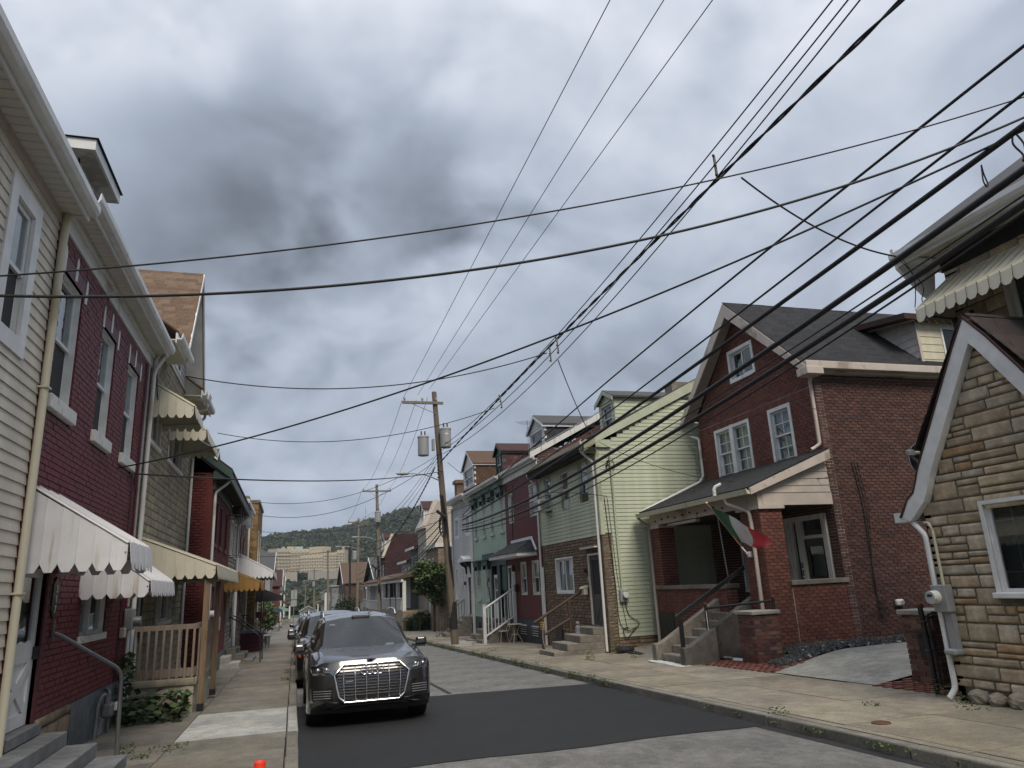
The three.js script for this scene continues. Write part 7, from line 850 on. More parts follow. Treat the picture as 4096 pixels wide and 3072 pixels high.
for (const [i, [a, b, mid]] of [[[960, 1998, 'x', -2.1], [1735, 1830, 'z', -31.4], [1190, 2014]], [[980, 2050, 'x', -2.1], [1735, 1850, 'z', -31.4], [1180, 2070]], [[1022, 2125, 'x', -2.2], [1745, 2050, 'z', -31.4], [1250, 2128]], [[1022, 2140, 'x', -2.2], [1490, 2050, 'z', -60], [1200, 2152]], [[1000, 2225, 'x', -2.2], [1780, 2075, 'z', -31.4], [1400, 2190]]].entries()) wl('service_drop', 'service wire hanging across the street to ' + ['the green eave of red brick row house', 'the pale stone row house under the green eave', 'the top of yellow brick house', 'the yellow brick house from the second pole', 'the yellow brick bay from transformer pole'][i], 'service wires to the left terrace', a, b, mid, .011);
wl('service_drop', 'kinked service wire from the spaced triple down to green house corner', null, [2232, 1440, 'x', 6.2], [2362, 1742, 'x', 8.7], .1, .012); wl('service_drop', 'service wire from high spacer to the stone house eave', null, [2965, 710, 'x', 6.2], [3620, 1030, 'x', 9.6], [3260, 905], .014); wl('service_drop', 'thin service wire sagging to the dormer of gabled brick house', null, [3075, 1545, 'x', 12.5], [3790, 1660, 'z', -9], [3400, 1668], .008); wl('service_drop', 'thin wire from green house corner across the siding to gabled brick house', null, [2395, 1768, 'x', 8.95], [3340, 1905, 'x', 12.5], [2780, 1905], .008); wl('service_drop', 'wire from mint house to the pole across red brick front', null, [1790, 2055, 'z', -31.3], [2428, 1985, 'x', 9.0], [2180, 1970], .010); wl('service_drop', 'wire from the pole to the mint house corner', 'wires from the pole to the terrace', [1790, 1850, 'z', -31.3], [2010, 1985, 'x', 9.0], .15, .010);
for (const [x0, y0, x1, y1, X] of [[2855, 625, 2868, 705, 6.15], [2226, 1352, 2234, 1414, 6.15], [2198, 1388, 2204, 1446, 6.15], [1998, 1582, 2008, 1632, 6.15]]) { const a = onX(x0, y0, X), b = onX(x1, y1, X); const T = thing('wire_spacer', 'small wooden spacer bar holding the three low voltage wires apart', 'spacer', b.toArray(), 0, 'wire spacers'); const d = a.clone().sub(b); rod(T, 'bar', [0, 0, 0], d.toArray(), .022, M.poleOld, .022, 5); for (const k of [.02, .5, .97]) put(T, 'clip', new THREE.SphereGeometry(.022, 8, 6), M.black, d.clone().multiplyScalar(k).add(V3(-.03, 0, .03)).toArray()); }
{ const p = onX(3925, 660, 6.1), q = pts => pts; single('cable_loop', 'teardrop loop of black cable hanging from the bundle', 'cable', tubeGeo([[0, 0, 0], [-.04, -.1, .02], [-.05, -.19, .02], [0, -.23, 0], [.05, -.18, -.02], [.03, -.08, -.02], [0, 0, 0]], .007, 40, 5), M.wire, p.toArray()); const e = onX(4050, 540, 6.1); single('cable_tails', 'two loose cable tails with connectors hanging from the bundle', 'cable', mg([tubeGeo([[0, 0, 0], [-.02, -.1, 0], [.03, -.2, .02], [.04, -.25, .02]], .009, 14, 5), tubeGeo([[.05, .02, 0], [.08, -.08, .02], [.07, -.15, .03], [.11, -.19, .03]], .009, 14, 5), new THREE.SphereGeometry(.022, 8, 6).translate(.04, -.26, .02), new THREE.SphereGeometry(.025, 8, 6).translate(.115, -.2, .03)]), M.wire, e.toArray()); 
  for (const [k, pp] of [[0, [[3608, 1030], [3655, 1110], [3662, 1180], [3660, 1230]]], [1, [[3605, 1045], [3690, 1140], [3688, 1200], [3712, 1240]]]]) single('drop_wire', k ? 'wavy drop wire with connector ending at the brick house dormer roof' : 'short wavy drop wire hanging beside the stone house eave', 'wire', tubeGeo(pp.map(a => onX(a[0], a[1], 9.6)), .008, 24, 5), M.wire); }
// ================================================================ farther houses
function farHouse(name, label, side, X, z0, U, yb, yt, o) {
  const T = house(name, label, side, X, z0, yb, 'house', o.group), d = o.dep || 8, m = o.m, sd = side === 'L' ? 'l' : 'r', su = side === 'L' ? 0 : U;
  const H = o.wins || []; wall(T, 'wall', [[0, yb - .4], [U, yb - .4], [U, yt], [0, yt]], H, m, 'f', 0, .2, .013); wall(T, 'side_wall', o.gableSide ? [[0, yb - .4], [d, yb - .4], [d, yt], [d / 2, yt + o.rh], [0, yt]] : [[0, yb - .4], [d, yb - .4], [d, yt], [0, yt]], [], m, sd, su, .2, .013);
  if (o.board) { pieces(T, 'siding_board', boards({ span: [0, U], y0: yb, y1: yt, holes: H, h: o.bh || .16, cols: [o.board, o.board.map(v => v * .95)], lip: .03 }).concat(boards({ span: y => y < yt || !o.gableSide ? [0, d] : [(y - yt) / o.rh * d / 2, d - (y - yt) / o.rh * d / 2], y0: yb, y1: yt + (o.gableSide ? o.rh : 0), pl: sd, U: su, h: o.bh || .16, cols: [o.board, o.board.map(v => v * .95)], lip: .03 })), M.siding, 60); }
  if (o.brick) pieces(T, 'brick', bricks({ span: [0, U], y0: yb, y1: yt, holes: H, cols: o.brick, pitch: .1, len: .3, out: .015, seed: 5 }).concat(o.bside === 0 ? [] : bricks({ span: [0, d], y0: yb, y1: yt, pl: sd, U: su, cols: o.brick, pitch: .1, len: .3, out: .015, seed: 6 })), M.brick, 60);
  H.forEach((h, i) => win(T, ...h, { case: .08, far: 1, m: o.wm || M.whiteOld }));
  bx(T, 'house_core', [.2, U - .2], [yb, yt - .1], [-d + .1, -.3], M.dark);  // near-black block paints the unlit inside of far houses
  const ov = o.ov ?? .35, rm = o.rm || M.roofGrey; if (o.roof === 'flat') bx(T, 'cornice', [-.1, U + .1], [yt, yt + .25], [-d, .2], o.fm || M.whiteOld);
  else if (o.roof === 'gable') { for (const s of [0, 1]) ex(T, 'roof', s ? [[ov, yt], [ov, yt + .1], [-d / 2, yt + o.rh + .12], [-d / 2, yt + o.rh]] : [[-d - ov, yt], [-d - ov, yt + .1], [-d / 2, yt + o.rh + .12], [-d / 2, yt + o.rh]], U + .4, 'u', rm, [-.2, 0, 0]); bx(T, 'fascia', [-.22, U + .22], [yt - .1, yt + .08], [ov, ov + .05], o.fm || M.whiteOld); }
  else if (o.roof === 'front') { for (const s of [-1, 1]) ex(T, 'roof', [[U / 2, yt + o.rh], [U / 2 + s * (U / 2 + .3), yt - .1], [U / 2 + s * (U / 2 + .3), yt - .22], [U / 2, yt + o.rh - .14]], d + .5, 'w', rm, [0, 0, -d - .1]); ex(T, 'gable_wall', [[0, yt], [U, yt], [U / 2, yt + o.rh - .1]], .2, 'w', o.gm || m, [0, 0, -.215]); for (const s of [-1, 1]) ex(T, 'rake_board', [[U / 2, yt + o.rh], [U / 2 + s * (U / 2 + .3), yt - .1], [U / 2 + s * (U / 2 + .3), yt - .3], [U / 2, yt + o.rh - .22]], .06, 'w', o.fm || M.whiteOld, [0, 0, .4]); }
  else if (o.roof === 'hip') { const a = [-ov, yt, ov], b = [U + ov, yt, ov], c = [U + ov, yt, -d - ov], e = [-ov, yt, -d - ov], p = [U / 2 - .3, yt + o.rh, -d / 2 + .8], q = [U / 2 + .3, yt + o.rh, -d / 2 - .8]; const g = new THREE.BufferGeometry().setFromPoints([a, b, p, b, c, q, b, q, p, c, e, q, e, a, p, e, p, q, a, c, b, a, e, c].map(v => V3(...v))); g.computeVertexNormals(); uvb(g); put(T, 'roof', g, o.rmS || (o.rmS = mat([.10, .095, .09], { r: .95, side: 1, t: 'asphroof' }))); bx(T, 'fascia', [-ov, U + ov], [yt - .12, yt - .01], [-d, ov], o.fm || M.whiteOld); }
  else if (o.roof === 'mansard') { const s = .7; ex(T, 'mansard', [[.25, yt], [.25, yt + .1], [-s, yt + o.rh], [-d, yt + o.rh], [-d, yt]], U, 'u', rm, [0, 0, 0]); ex(T, 'mansard_edge', [[.33, yt - .05], [.33, yt + .12], [-s + .06, yt + o.rh + .06], [-s - .2, yt + o.rh + .06], [-s - .15, yt + o.rh - .1], [.1, yt]], .12, 'u', o.fm || M.whiteOld, [side === 'L' ? -.05 : U - .07, 0, 0]); if (o.board2) pieces(T, 'mansard_board', boards({ span: y => [Math.max(-.2, (y - yt) / o.rh * s - .2), d], y0: yt, y1: yt + o.rh, pl: sd, U: su, h: .16, cols: [o.board2], lip: .03 }), M.siding, 30); for (const u of o.dorm || []) dormer(T, u, u + 1.3, yt + .25, yt + o.rh - .35, -.05, { dep: .9, peak: .5, rm: o.drm || M.roofMaroon, m: M.whiteOld }); }
  if (o.porch) { const [pd, py, pf, pm] = o.porch; bx(T, 'porch_floor', [0, U], [yb - .3, pf], [.0, pd], o.pb || M.concreteStep); ex(T, 'porch_roof', [[pd + .25, py], [pd + .25, py + .12], [.0, py + .75], [.0, py + .3]], U + .1, 'u', pm || M.roofBrown, [-.05, 0, 0]); bx(T, 'porch_beam', [0, U], [py - .2, py], [pd - .05, pd + .12], M.whiteOld); for (const u of [.15, U - .35]) bx(T, 'porch_post', [u, u + .22], [pf, py - .1], [pd - .25, pd - .02], o.post || M.whiteOld); bx(T, 'porch_rail', [.3, U - .3], [pf + .8, pf + .88], [pd - .12, pd - .06], M.whiteOld); for (let u = .4; u < U - .3; u += .22) bx(T, 'baluster', [u, u + .03], [pf + .05, pf + .8], [pd - .11, pd - .07], M.whiteOld); }
  if (o.chim) { const [u, w, h] = o.chim; bx(T, 'chimney', [u, u + .9], [yt, h], [w, w + .8], mat([.16, .10, .07], { r: .95, t: 'rough' })); bx(T, 'chimney_cap', [u - .12, u + 1.02], [h, h + .25], [w - .12, w + .92], mat([.20, .13, .09], { r: .95, t: 'rough' })); }
  return T;
}
const wg = (us, ys) => ys.flatMap(([a, b]) => us.map(([c, d]) => [c, d, a, b])), tanB = [[.30, .24, .17], [.34, .27, .19], [.26, .20, .14]], mar = [[.055, .020, .022], [.065, .024, .025], [.048, .018, .02]];
farHouse('tan_brick_house', 'low tan brick house with white cornice behind the leafy tree', 'R', 9.05, -51.9, 4.3, -1.0, 4.3, { m: M.mortarBrown, brick: tanB, roof: 'flat', wins: wg([[.7, 1.3], [2.2, 2.8]], [[2.2, 3.6], [-.1, 1.4]]) });
farHouse('tan_siding_house', 'tall tan clapboard house with mansard roof and wide brick chimney', 'R', 9.05, -55.6, 3.6, -1.1, 5.9, { m: M.beigeTrim, board: [.40, .35, .29], roof: 'mansard', rh: 1.9, rm: M.beigeTrim, board2: [.40, .35, .29], dorm: [1.1], wins: wg([[.5, 1.1], [2.2, 2.9]], [[3.3, 4.8]]), chim: [2.4, -3.2, 9.1], fm: M.beigeTrim, porch: [1.7, 2.45, .3], pb: mat([.30, .24, .17], { r: .9, t: 'rough' }) });
farHouse('charcoal_house', 'narrow charcoal siding house with white window frames and porch', 'R', 9.05, -59.5, 3.85, -1.2, 4.75, { m: M.charcoal = mat([.035, .038, .042], { r: .7, t: 'dirt' }), board: [.04, .043, .048], roof: 'gable', rh: 1.3, wins: wg([[.7, 1.4], [2.4, 3.1]], [[2.9, 4.1]]), porch: [1.7, 2.45, .3], post: M.charcoal });
farHouse('white_gable_house', 'small white and brown house with porch between charcoal and maroon houses', 'R', 9.05, -64.3, 4.7, -1.3, 3.9, { m: M.whiteOld, board: [.55, .54, .5], roof: 'gable', rh: 1.2, rm: M.roofBrown, wins: wg([[.8, 1.5], [2.9, 3.6]], [[2.3, 3.5]]), porch: [1.7, 2.45, .25] });
farHouse('maroon_house', 'large maroon brick house with white edged mansard roof', 'R', 9.05, -81.5, 4.8, -1.7, 5.0, { m: mat([.06, .022, .024], { r: .9, t: 'rough' }), brick: mar, roof: 'mansard', rh: 2.3, rm: mat([.055, .02, .022], { r: .9, t: 'rough' }), wins: wg([[.7, 1.5], [3.0, 3.8]], [[2.7, 4.2]]), dorm: [.6, 2.9], porch: [1.8, 2.4, .1], fm: M.cream });
farHouse('porch_house', 'brick house with dark charcoal porch wall in front of maroon house', 'R', 9.05, -76.5, 11.9, -1.6, 2.9, { m: mat([.06, .022, .024], { r: .9, t: 'rough' }), roof: 'gable', rh: .8, rm: M.roofBrown, wins: wg([[2, 2.8], [6, 6.8], [9, 9.8]], [[.7, 2.2]]), porch: [1.7, 2.4, .0], post: M.trim });
farHouse('stucco_house', 'white stucco house with wrought iron balcony and dark roof', 'R', 9.05, -96, 12.4, -2, 3.0, { m: mat([.62, .62, .60], { r: .9, t: 'rough' }), roof: 'front', rh: 2.6, rm: M.roofGrey, gm: M.charcoal, wins: wg([[2, 2.9], [8.5, 9.4]], [[.6, 2.0]]), porch: [1.2, 2.2, -.4] });
farHouse('brown_gable_house', 'brown brick house with long sloping brown roof down the street', 'R', 8.6, -147, 18, -3, 3.3, { m: mat([.10, .06, .045], { r: .9, t: 'rough' }), roof: 'front', rh: 3.6, rm: M.roofBrown, wins: wg([[3, 4.2], [8, 9.2], [13, 14.2]], [[-.2, 1.4]]) });
farHouse('grey_gable_house', 'grey two storey house with white trim beyond brown gabled house', 'R', 8.2, -176, 12, -3.6, 3.2, { m: mat([.22, .23, .23], { r: .8, t: 'dirt' }), roof: 'hip', rh: 2, wins: wg([[2, 3.2], [7, 8.2]], [[.2, 1.8]]) });
farHouse('white_terrace', 'distant white terrace house with stepped porches on the right', 'R', 7.6, -208, 22, -4.2, 1.9, { m: M.whiteOld, roof: 'gable', rh: 2, wins: wg([[2, 3.2], [6, 7.2], [11, 12.2], [16, 17.2]], [[-.6, 1.0]]), porch: [1.6, -.6, -3.2] });
farHouse('grey_clapboard_house', 'weathered grey clapboard house with satellite dish on its side wall', 'L', -2.3, -86, 9, -1.9, 4.6, { m: M.trim, board: [.26, .26, .25], roof: 'front', rh: 2.0, rm: M.roofGrey, wins: wg([[1, 1.9], [4, 4.9]], [[2, 3.6], [-1, .8]]), bh: .2 });
farHouse('white_hip_house', 'white clapboard house with grey hipped roof behind the weathered house', 'L', -2.5, -96, 8.5, -2.1, 6.4, { m: M.whiteOld, board: [.60, .60, .58], roof: 'hip', rh: 2.2, wins: wg([[1, 2], [5, 6]], [[3.4, 5]]), bh: .2, ov: .6 });
farHouse('tudor_house', 'narrow red brick house with white timbered gable on the left', 'L', -1.7, -112, 6, -2.5, 3.2, { m: mat([.17, .06, .045], { r: .9, t: 'rough' }), brick: BRK, roof: 'front', rh: 2.2, rm: M.roofMaroon, gm: M.whiteOld, wins: wg([[1, 2], [4, 5]], [[.8, 2.4]]) });
farHouse('white_porch_house', 'white house with lattice porch near the far left corner', 'L', -1.5, -126, 9, -2.8, 2.6, { m: M.whiteOld, roof: 'front', rh: 2.2, wins: wg([[1, 2.2], [5, 6.2]], [[.4, 1.9]]), porch: [1.4, .2, -1.9] });
farHouse('end_row_house', 'farthest pale row house on the left of the street', 'L', -1.2, -146, 26, -3.3, 1.9, { m: M.trim, roof: 'gable', rh: 2, wins: wg([[2, 3.4], [9, 10.4], [16, 17.4]], [[-.4, 1.2]]) });
{ const T = farHouse('grey_cottage', 'small grey cottage with white gable trim facing up the street', 'R', 0, 0, 7.2, -5.7, -3.0, { m: mat([.16, .17, .18], { r: .8, t: 'dirt' }), roof: 'front', rh: 2.0, rm: M.roofGrey, wins: wg([[2.2, 3.4], [4.2, 5.4]], [[-4.6, -3.4]]), dep: 9 }); T.rotation.y = 0; const p = onZ(1198, 2440, -262); T.position.set(p.x, -5.7, -262); T.scale.setScalar(.78); }
// left awnings farther on, railings, hedge plants
{ const mk = (n, l, x, z, w, y, m, par) => { const T = thing(n, l, 'awning', [x, y, z], Math.PI / 2); awning(T, 0, w, .9, .35, 1.3, .2, m, { pan: .3, cb: .15 }); }; mk('awning', 'navy blue awning over a far doorway on the left', -2.3, -88, 3.2, -.2, mat([.02, .05, .11], { r: .6 })); mk('awning', 'pale green awning beyond the navy awning', -1.7, -113, 3.4, -.6, mat([.22, .32, .26], { r: .6 })); mk('awning', 'white striped awning at the far left house', -1.5, -127, 4, -.9, M.whiteAw);
  const R = thing('porch_railing', 'white lattice porch railing on the far left', 'railing', [-1.1, gy(-90) + .1, -90]); for (let i = 0; i < 16; i++) bx(R, 'picket', [-.02, .02], [.2, 1.2], [-i * .28, -i * .28 + .06], M.white); bx(R, 'rail', [-.03, .03], [1.2, 1.28], [-4.4, .1], M.white); bx(R, 'kerb_wall', [-.15, .15], [0, .25], [-4.6, .2], M.concreteGrey); const W = thing('garden_wall', 'low grey concrete garden wall beside the far left bushes', 'wall', [-1.2, gy(-74), -74]); pieces(W, 'block', Array.from({ length: 16 }, (_, i) => ({ c: [0, .16 + (i % 2) * .3, -(i >> 1) * 1.0], s: [.3, .28, .96], col: [.2, .2, .19] })), M.brick, 40); }
const GREEN = [[.050, .078, .022], [.065, .10, .028], [.035, .058, .018], [.085, .115, .036]], DGREEN = [[.020, .034, .016], [.028, .045, .02], [.016, .027, .013], [.036, .054, .024]];
function bush(label, x, y, z, rx, ry, n, cols, seed, size = .16, name = 'bush') { const T = thing(name, label, 'bush', [x, y, z]); put(T, 'foliage', leaves(n, R => { const a = R() * 6.283, b = Math.acos(2 * R() - 1), q = Math.pow(R(), .4) * (.72 + .4 * nz(Math.cos(a) * 2 + seed, Math.sin(a) * 2, b * 2)); return [rx * q * Math.sin(b) * Math.cos(a), ry + ry * q * Math.cos(b), rx * q * Math.sin(b) * Math.sin(a)]; }, size, cols, seed), M.leaf); for (let i = 0; i < 5; i++) { const a = i * 1.3 + seed; rod(T, 'stem', [0, 0, 0], [Math.cos(a) * rx * .5, ry * 1.2, Math.sin(a) * rx * .5], .025, M.brownWood, .01, 5); } }
bush('leafy green bush growing beyond the maroon stoop on the left', -2.1, gy(-60), -60, 1.5, 1.7, 1500, GREEN, 3, .22); bush('dark green bush beside the far left garden wall', -2.0, gy(-68), -68, 1.5, 1.2, 1000, DGREEN, 4, .22); { const p = onZ(1688, 2465, -51); bush('rounded green bush in front of the tan brick house', p.x, p.y - .9, -51, .9, .75, 1000, GREEN, 5, .12); const q = onZ(1645, 2480, -51.5); bush('dark bush next to the green fence on the right', q.x, q.y - .9, -51.5, .8, .7, 800, DGREEN, 6, .12); const r = onZ(1390, 2440, -92); bush('dense bush between the second and third poles', r.x, gy(-92), -92, 2.2, 1.9, 1600, DGREEN, 7, .25); }
function tree(name, label, x, y, z, h, tr, cr, ch, n, cols, seed, size, group) { // trunk, limbs, crown of leaf clumps
  const T = thing(name, label, 'tree', [x, y, z], 0, group), R = rng(seed), cl = []; put(T, 'trunk', tubeGeo([[0, -.1, 0], [.06 * h * (R() - .5), h * .3, .04 * h * (R() - .5)], [.08 * h * (R() - .5), h * .62, 0]], tr, 8, 8), M.brownWood); for (let i = 0; i < 9; i++) { const a = i * 2.4 + R(), e = [Math.cos(a) * cr * .7, h * (.5 + .42 * R()), Math.sin(a) * cr * .7]; rod(T, 'limb', [0, h * (.28 + .25 * R()), 0], e, tr * .45, M.brownWood, tr * .12, 5); cl.push(e); } for (let i = 0; i < 14; i++) { const a = R() * 6.28, q = Math.sqrt(R()) * cr * .85; cl.push([Math.cos(a) * q, h - ch * R() * .95 * (0.4 + .6 * (1 - q / cr)) - ch * .15 * q / cr, Math.sin(a) * q]); }
  put(T, 'crown', leaves(n, q => { const c = cl[Math.floor(q() * cl.length)], r = cr * .38 * Math.pow(q(), .5), a = q() * 6.28, b = Math.acos(2 * q() - 1); return [c[0] + r * Math.sin(b) * Math.cos(a), c[1] + r * .75 * Math.cos(b), c[2] + r * Math.sin(b) * Math.sin(a)]; }, size, cols, seed), M.leaf); return T; }
{ const p = onZ(1735, 2345, -47.5), top = onZ(1735, 2235, -47.5); tree('street_tree', 'small leafy green tree behind the transformer pole', p.x, wy(-47.5), -47.5, top.y - wy(-47.5), .09, 1.35, 3.6, 4200, GREEN.concat([[.10, .13, .04]]), 11, .2); }
sheet('lot', 9.08, 18, -43, -50.2, .13, M.concreteLot); sheet('lawn', 9.08, 18, -50.2, -60, .14, M.grass);
{ const F = thing('green_fence', 'dark green mesh fence at the edge of the driveway lot', 'fence', [7.9, wy(-51), -51]); for (let i = 0; i < 4; i++) bx(F, 'panel', [i * .32, i * .32 + .3], [.05, 1.05], [-.02, .02], M.greenTrim); for (let i = 0; i < 3; i++) rod(F, 'post', [i * .64, 0, .04], [i * .64, 1.15, .04], .03, M.greenTrim, .03, 6); const p = onZ(1680, 2440, -49); const B = thing('mailbox', 'black mailbox on a post by the driveway lot', 'mailbox', [p.x, wy(-49), -49]); rod(B, 'post', [0, 0, 0], [0, 1.0, 0], .04, M.brownWood, .04, 6); put(B, 'box', rbox(.5, .2, .2, .06), M.black, [0, 1.1, 0]); put(B, 'flag_plate', box(.02, .1, .04), M.doorRed, [.26, 1.15, .1]); }
// ================================================================ hillside: hospital, hilltop flats, mast, woods
function block(T, x0, x1, y0, y1, z, dep, rot, cols, rows, m, wn) { const g = new THREE.Group(); }
{ const fz = -690, A = (px, py, z = fz) => onZ(px, py, z), T = thing('hospital', 'large cream hospital block with rows of small windows on the hillside', 'building', [A(1200, 2300).x, A(1200, 2320).y, fz]); const ox = T.position.x, oy = T.position.y, cm = mat([.50, .44, .33], { r: .9, t: 'dirt' }), L = [];
  const seg = (xa, za, xb, zb, y0, y1, nx, ny, top) => { const dx = xb - xa, dz = zb - za, l = Math.hypot(dx, dz), an = -Math.atan2(dz, dx), g = uvb(new THREE.BoxGeometry(l, y1 - y0, 14)).translate(0, 0, -7); g.rotateY(an); put(T, 'wing', g, cm, [(xa + xb) / 2, (y0 + y1) / 2, (za + zb) / 2]); const q = new THREE.Quaternion().setFromAxisAngle(V3(0, 1, 0), an); for (let i = 0; i < nx; i++) for (let j = 0; j < ny; j++) { const t = (i + .5) / nx, y = lerp(y0 + 1.2, y1 - 2.4, (j + .5) / ny); L.push({ c: [lerp(xa, xb, t) + Math.sin(an) * .1, y, lerp(za, zb, t) + Math.cos(an) * .1], s: [l / nx * .42, (y1 - y0) / ny * .42, .3], q, col: [.06, .065, .07] }); } };
  const X = px => A(px, 2250).x - ox, Y = py => A(1200, py).y - oy; seg(X(1108), 6, X(1160), -2, Y(2305), Y(2192), 9, 7); seg(X(1160), -2, X(1235), 0, Y(2300), Y(2196), 13, 7); seg(X(1235), 0, X(1286), 8, Y(2290), Y(2190), 1, 0); seg(X(1198), 16, X(1290), 18, Y(2300), Y(2224), 14, 5); seg(X(1288), 18, X(1345), 14, Y(2290), Y(2216), 9, 5); seg(X(1343), 14, X(1372), 16, Y(2288), Y(2208), 5, 6);
  bx(T, 'plant_room', [X(1146), X(1176)], [Y(2200), Y(2184)], [-12, -4], cm); bx(T, 'plant_room', [X(1178), X(1210)], [Y(2200), Y(2185)], [-12, -4], mat([.30, .38, .33], { r: .8 })); ex(T, 'atrium_roof', [[X(1118), Y(2196)], [X(1146), Y(2196)], [X(1130), Y(2184)]], 6, 'w', mat([.34, .42, .38], { r: .6 }), [0, 0, -6]); bx(T, 'podium', [X(1130), X(1190)], [Y(2330), Y(2290)], [10, 24], mat([.30, .27, .22], { r: .9 })); bx(T, 'podium', [X(1230), X(1345)], [Y(2325), Y(2292)], [20, 34], mat([.27, .25, .22], { r: .9 })); bx(T, 'stair_tower', [X(1364), X(1374)], [Y(2290), Y(2196)], [8, 15], cm);
  pieces(T, 'window', L, mat([1, 1, 1], { r: .2, vc: 1 }), 300); }
{ const p = onZ(1345, 2172, -905), q = onZ(1378, 2140, -905), w = q.x - p.x, T = thing('apartment_block', 'dark square apartment block with pale top floor on the wooded ridge', 'building', [p.x, p.y - 10, -905]); bx(T, 'wall', [0, w], [0, 10 + (q.y - p.y) * .68], [-10, 0], mat([.07, .05, .045], { r: .9 })); bx(T, 'upper_floor', [.2, w - .2], [10 + (q.y - p.y) * .68, 10 + q.y - p.y], [-9.8, -.2], M.trim); for (let i = 0; i < 4; i++) bx(T, 'window', [w * (i + .25) / 4, w * (i + .75) / 4], [10 + (q.y - p.y) * .74, 10 + (q.y - p.y) * .92], [-.3, -.1], M.black); for (let i = 0; i < 2; i++) bx(T, 'window', [w * (.5 + i * .22), w * (.62 + i * .22)], [10 + (q.y - p.y) * (.25), 10 + (q.y - p.y) * .45], [-.1, .1], M.trim); bx(T, 'roof_edge', [-.3, w + .3], [10 + q.y - p.y, 10.6 + q.y - p.y], [-10, .2], M.black); }
{ const p = onZ(1462, 2115, -980), t = onZ(1464, 2012, -980), T = thing('radio_mast', 'thin lattice radio mast rising above the wooded ridge', 'mast', [p.x, p.y - 6, -980]), h = t.y - p.y + 6; for (let i = 0; i < 3; i++) { const a = i * 2.1; rod(T, 'leg', [Math.cos(a) * 1.3, 0, Math.sin(a) * 1.3], [Math.cos(a) * .25, h * .8, Math.sin(a) * .25], .16, M.greyMetal, .12, 5); } rod(T, 'spire', [0, h * .75, 0], [0, h, 0], .16, M.greyMetal, .08, 5); for (let i = 0; i < 8; i++) { const y = h * i / 10, r = 1.3 - i * .13; rod(T, 'strut', [r, y, 0], [-r * .5, y + h / 10, r * .86], .1, M.greyMetal, .1, 4); } put(T, 'dish', new THREE.CylinderGeometry(.9, .9, .5, 12).rotateX(Math.PI / 2), M.whiteOld, [.6, h * .6, .5]); }
{ // woods on the slope
  const R = rng(17), crowns = []; for (let v = 0; v < 3; v++) { const g = leaves(260, q => { const a = q() * 6.283, b = Math.acos(2 * q() - 1), k = Math.pow(q(), .33), lump = .78 + .35 * nz(Math.cos(a) * 1.7 + v * 5, Math.sin(a) * 1.7, b * 1.3); return [k * lump * Math.sin(b) * Math.cos(a), k * lump * Math.cos(b) * .85, k * lump * Math.sin(b) * Math.sin(a)]; }, .42, [[1, 1, 1], [.8, .85, .78], [1.2, 1.15, 1.05], [.62, .66, .6]], 40 + v, .5); const core = new THREE.IcosahedronGeometry(.62, 1).toNonIndexed(); core.deleteAttribute('uv'); core.setAttribute('uv', new THREE.Float32BufferAttribute(new Float32Array(core.attributes.position.count * 2), 2)); tint(core, [.42, .45, .4]); crowns.push(joinFast([g, core])); }
  const N = [[], [], []]; const add = (x, z, s) => N[Math.floor(R() * 3)].push([x, landY(x, z) + s * .55, z, s]);
  for (let i = 0; i < 4300; i++) { const z = -545 - R() * 560, x = lerp(-.16, .42, R()) * -z; const px = projpx(V3(x, landY(x, z) + 6, z)); if (z > -740 && px[0] > 1100 && px[0] < 1385 && px[1] > 2170 && px[1] < 2330 && R() < .97) continue; add(x, z, 4.2 + R() * 4.6); }
  for (let i = 0; i < 900; i++) { const z = -285 - R() * 280, x = lerp(-.12, .3, R()) * -z; add(x, z, 2.6 + R() * 3.2); }
  for (let i = 0; i < 60; i++) { const a = onZ(1120 + R() * 260, 2296 + R() * 14, -672); N[0].push([a.x, a.y, -672 - R() * 6, 2.5 + R() * 2]); }
  const c = new THREE.Color(), o = new THREE.Object3D(); N.forEach((L, v) => { const im = new THREE.InstancedMesh(crowns[v], M.leaf, L.length); L.forEach(([x, y, z, s], i) => { o.position.set(x, y, z); o.rotation.set(0, R() * 6.28, 0); o.scale.set(s, s * (.8 + R() * .5), s); o.updateMatrix(); im.setMatrixAt(i, o.matrix); const k = .7 + R() * .6, w = R(); c.setRGB(.038 * k * (1 + w * .3), .056 * k, .026 * k); im.setColorAt(i, c); }); im.name = num('woodland'); im.userData = { kind: 'stuff', label: 'dense green woodland covering the far hillside', category: 'woodland' }; scene.add(im); });
  for (let i = 0; i < 5; i++) { const p = onZ(1258 + i * 8, 2160, -940), T = thing('conifer', 'dark pointed conifer standing on the ridge skyline', 'tree', [p.x, p.y - 8, -940], 0, 'conifers on the ridge'); rod(T, 'trunk', [0, 0, 0], [0, 14, 0], .3, M.brownWood, .1, 5); put(T, 'crown', leaves(160, q => { const t = q(), a = q() * 6.28, r = (1 - t) * 2.3 * Math.sqrt(q()); return [Math.cos(a) * r, 5 + t * (13 + i % 3 * 2), Math.sin(a) * r]; }, 1.1, DGREEN, 60 + i), M.leaf); }
}
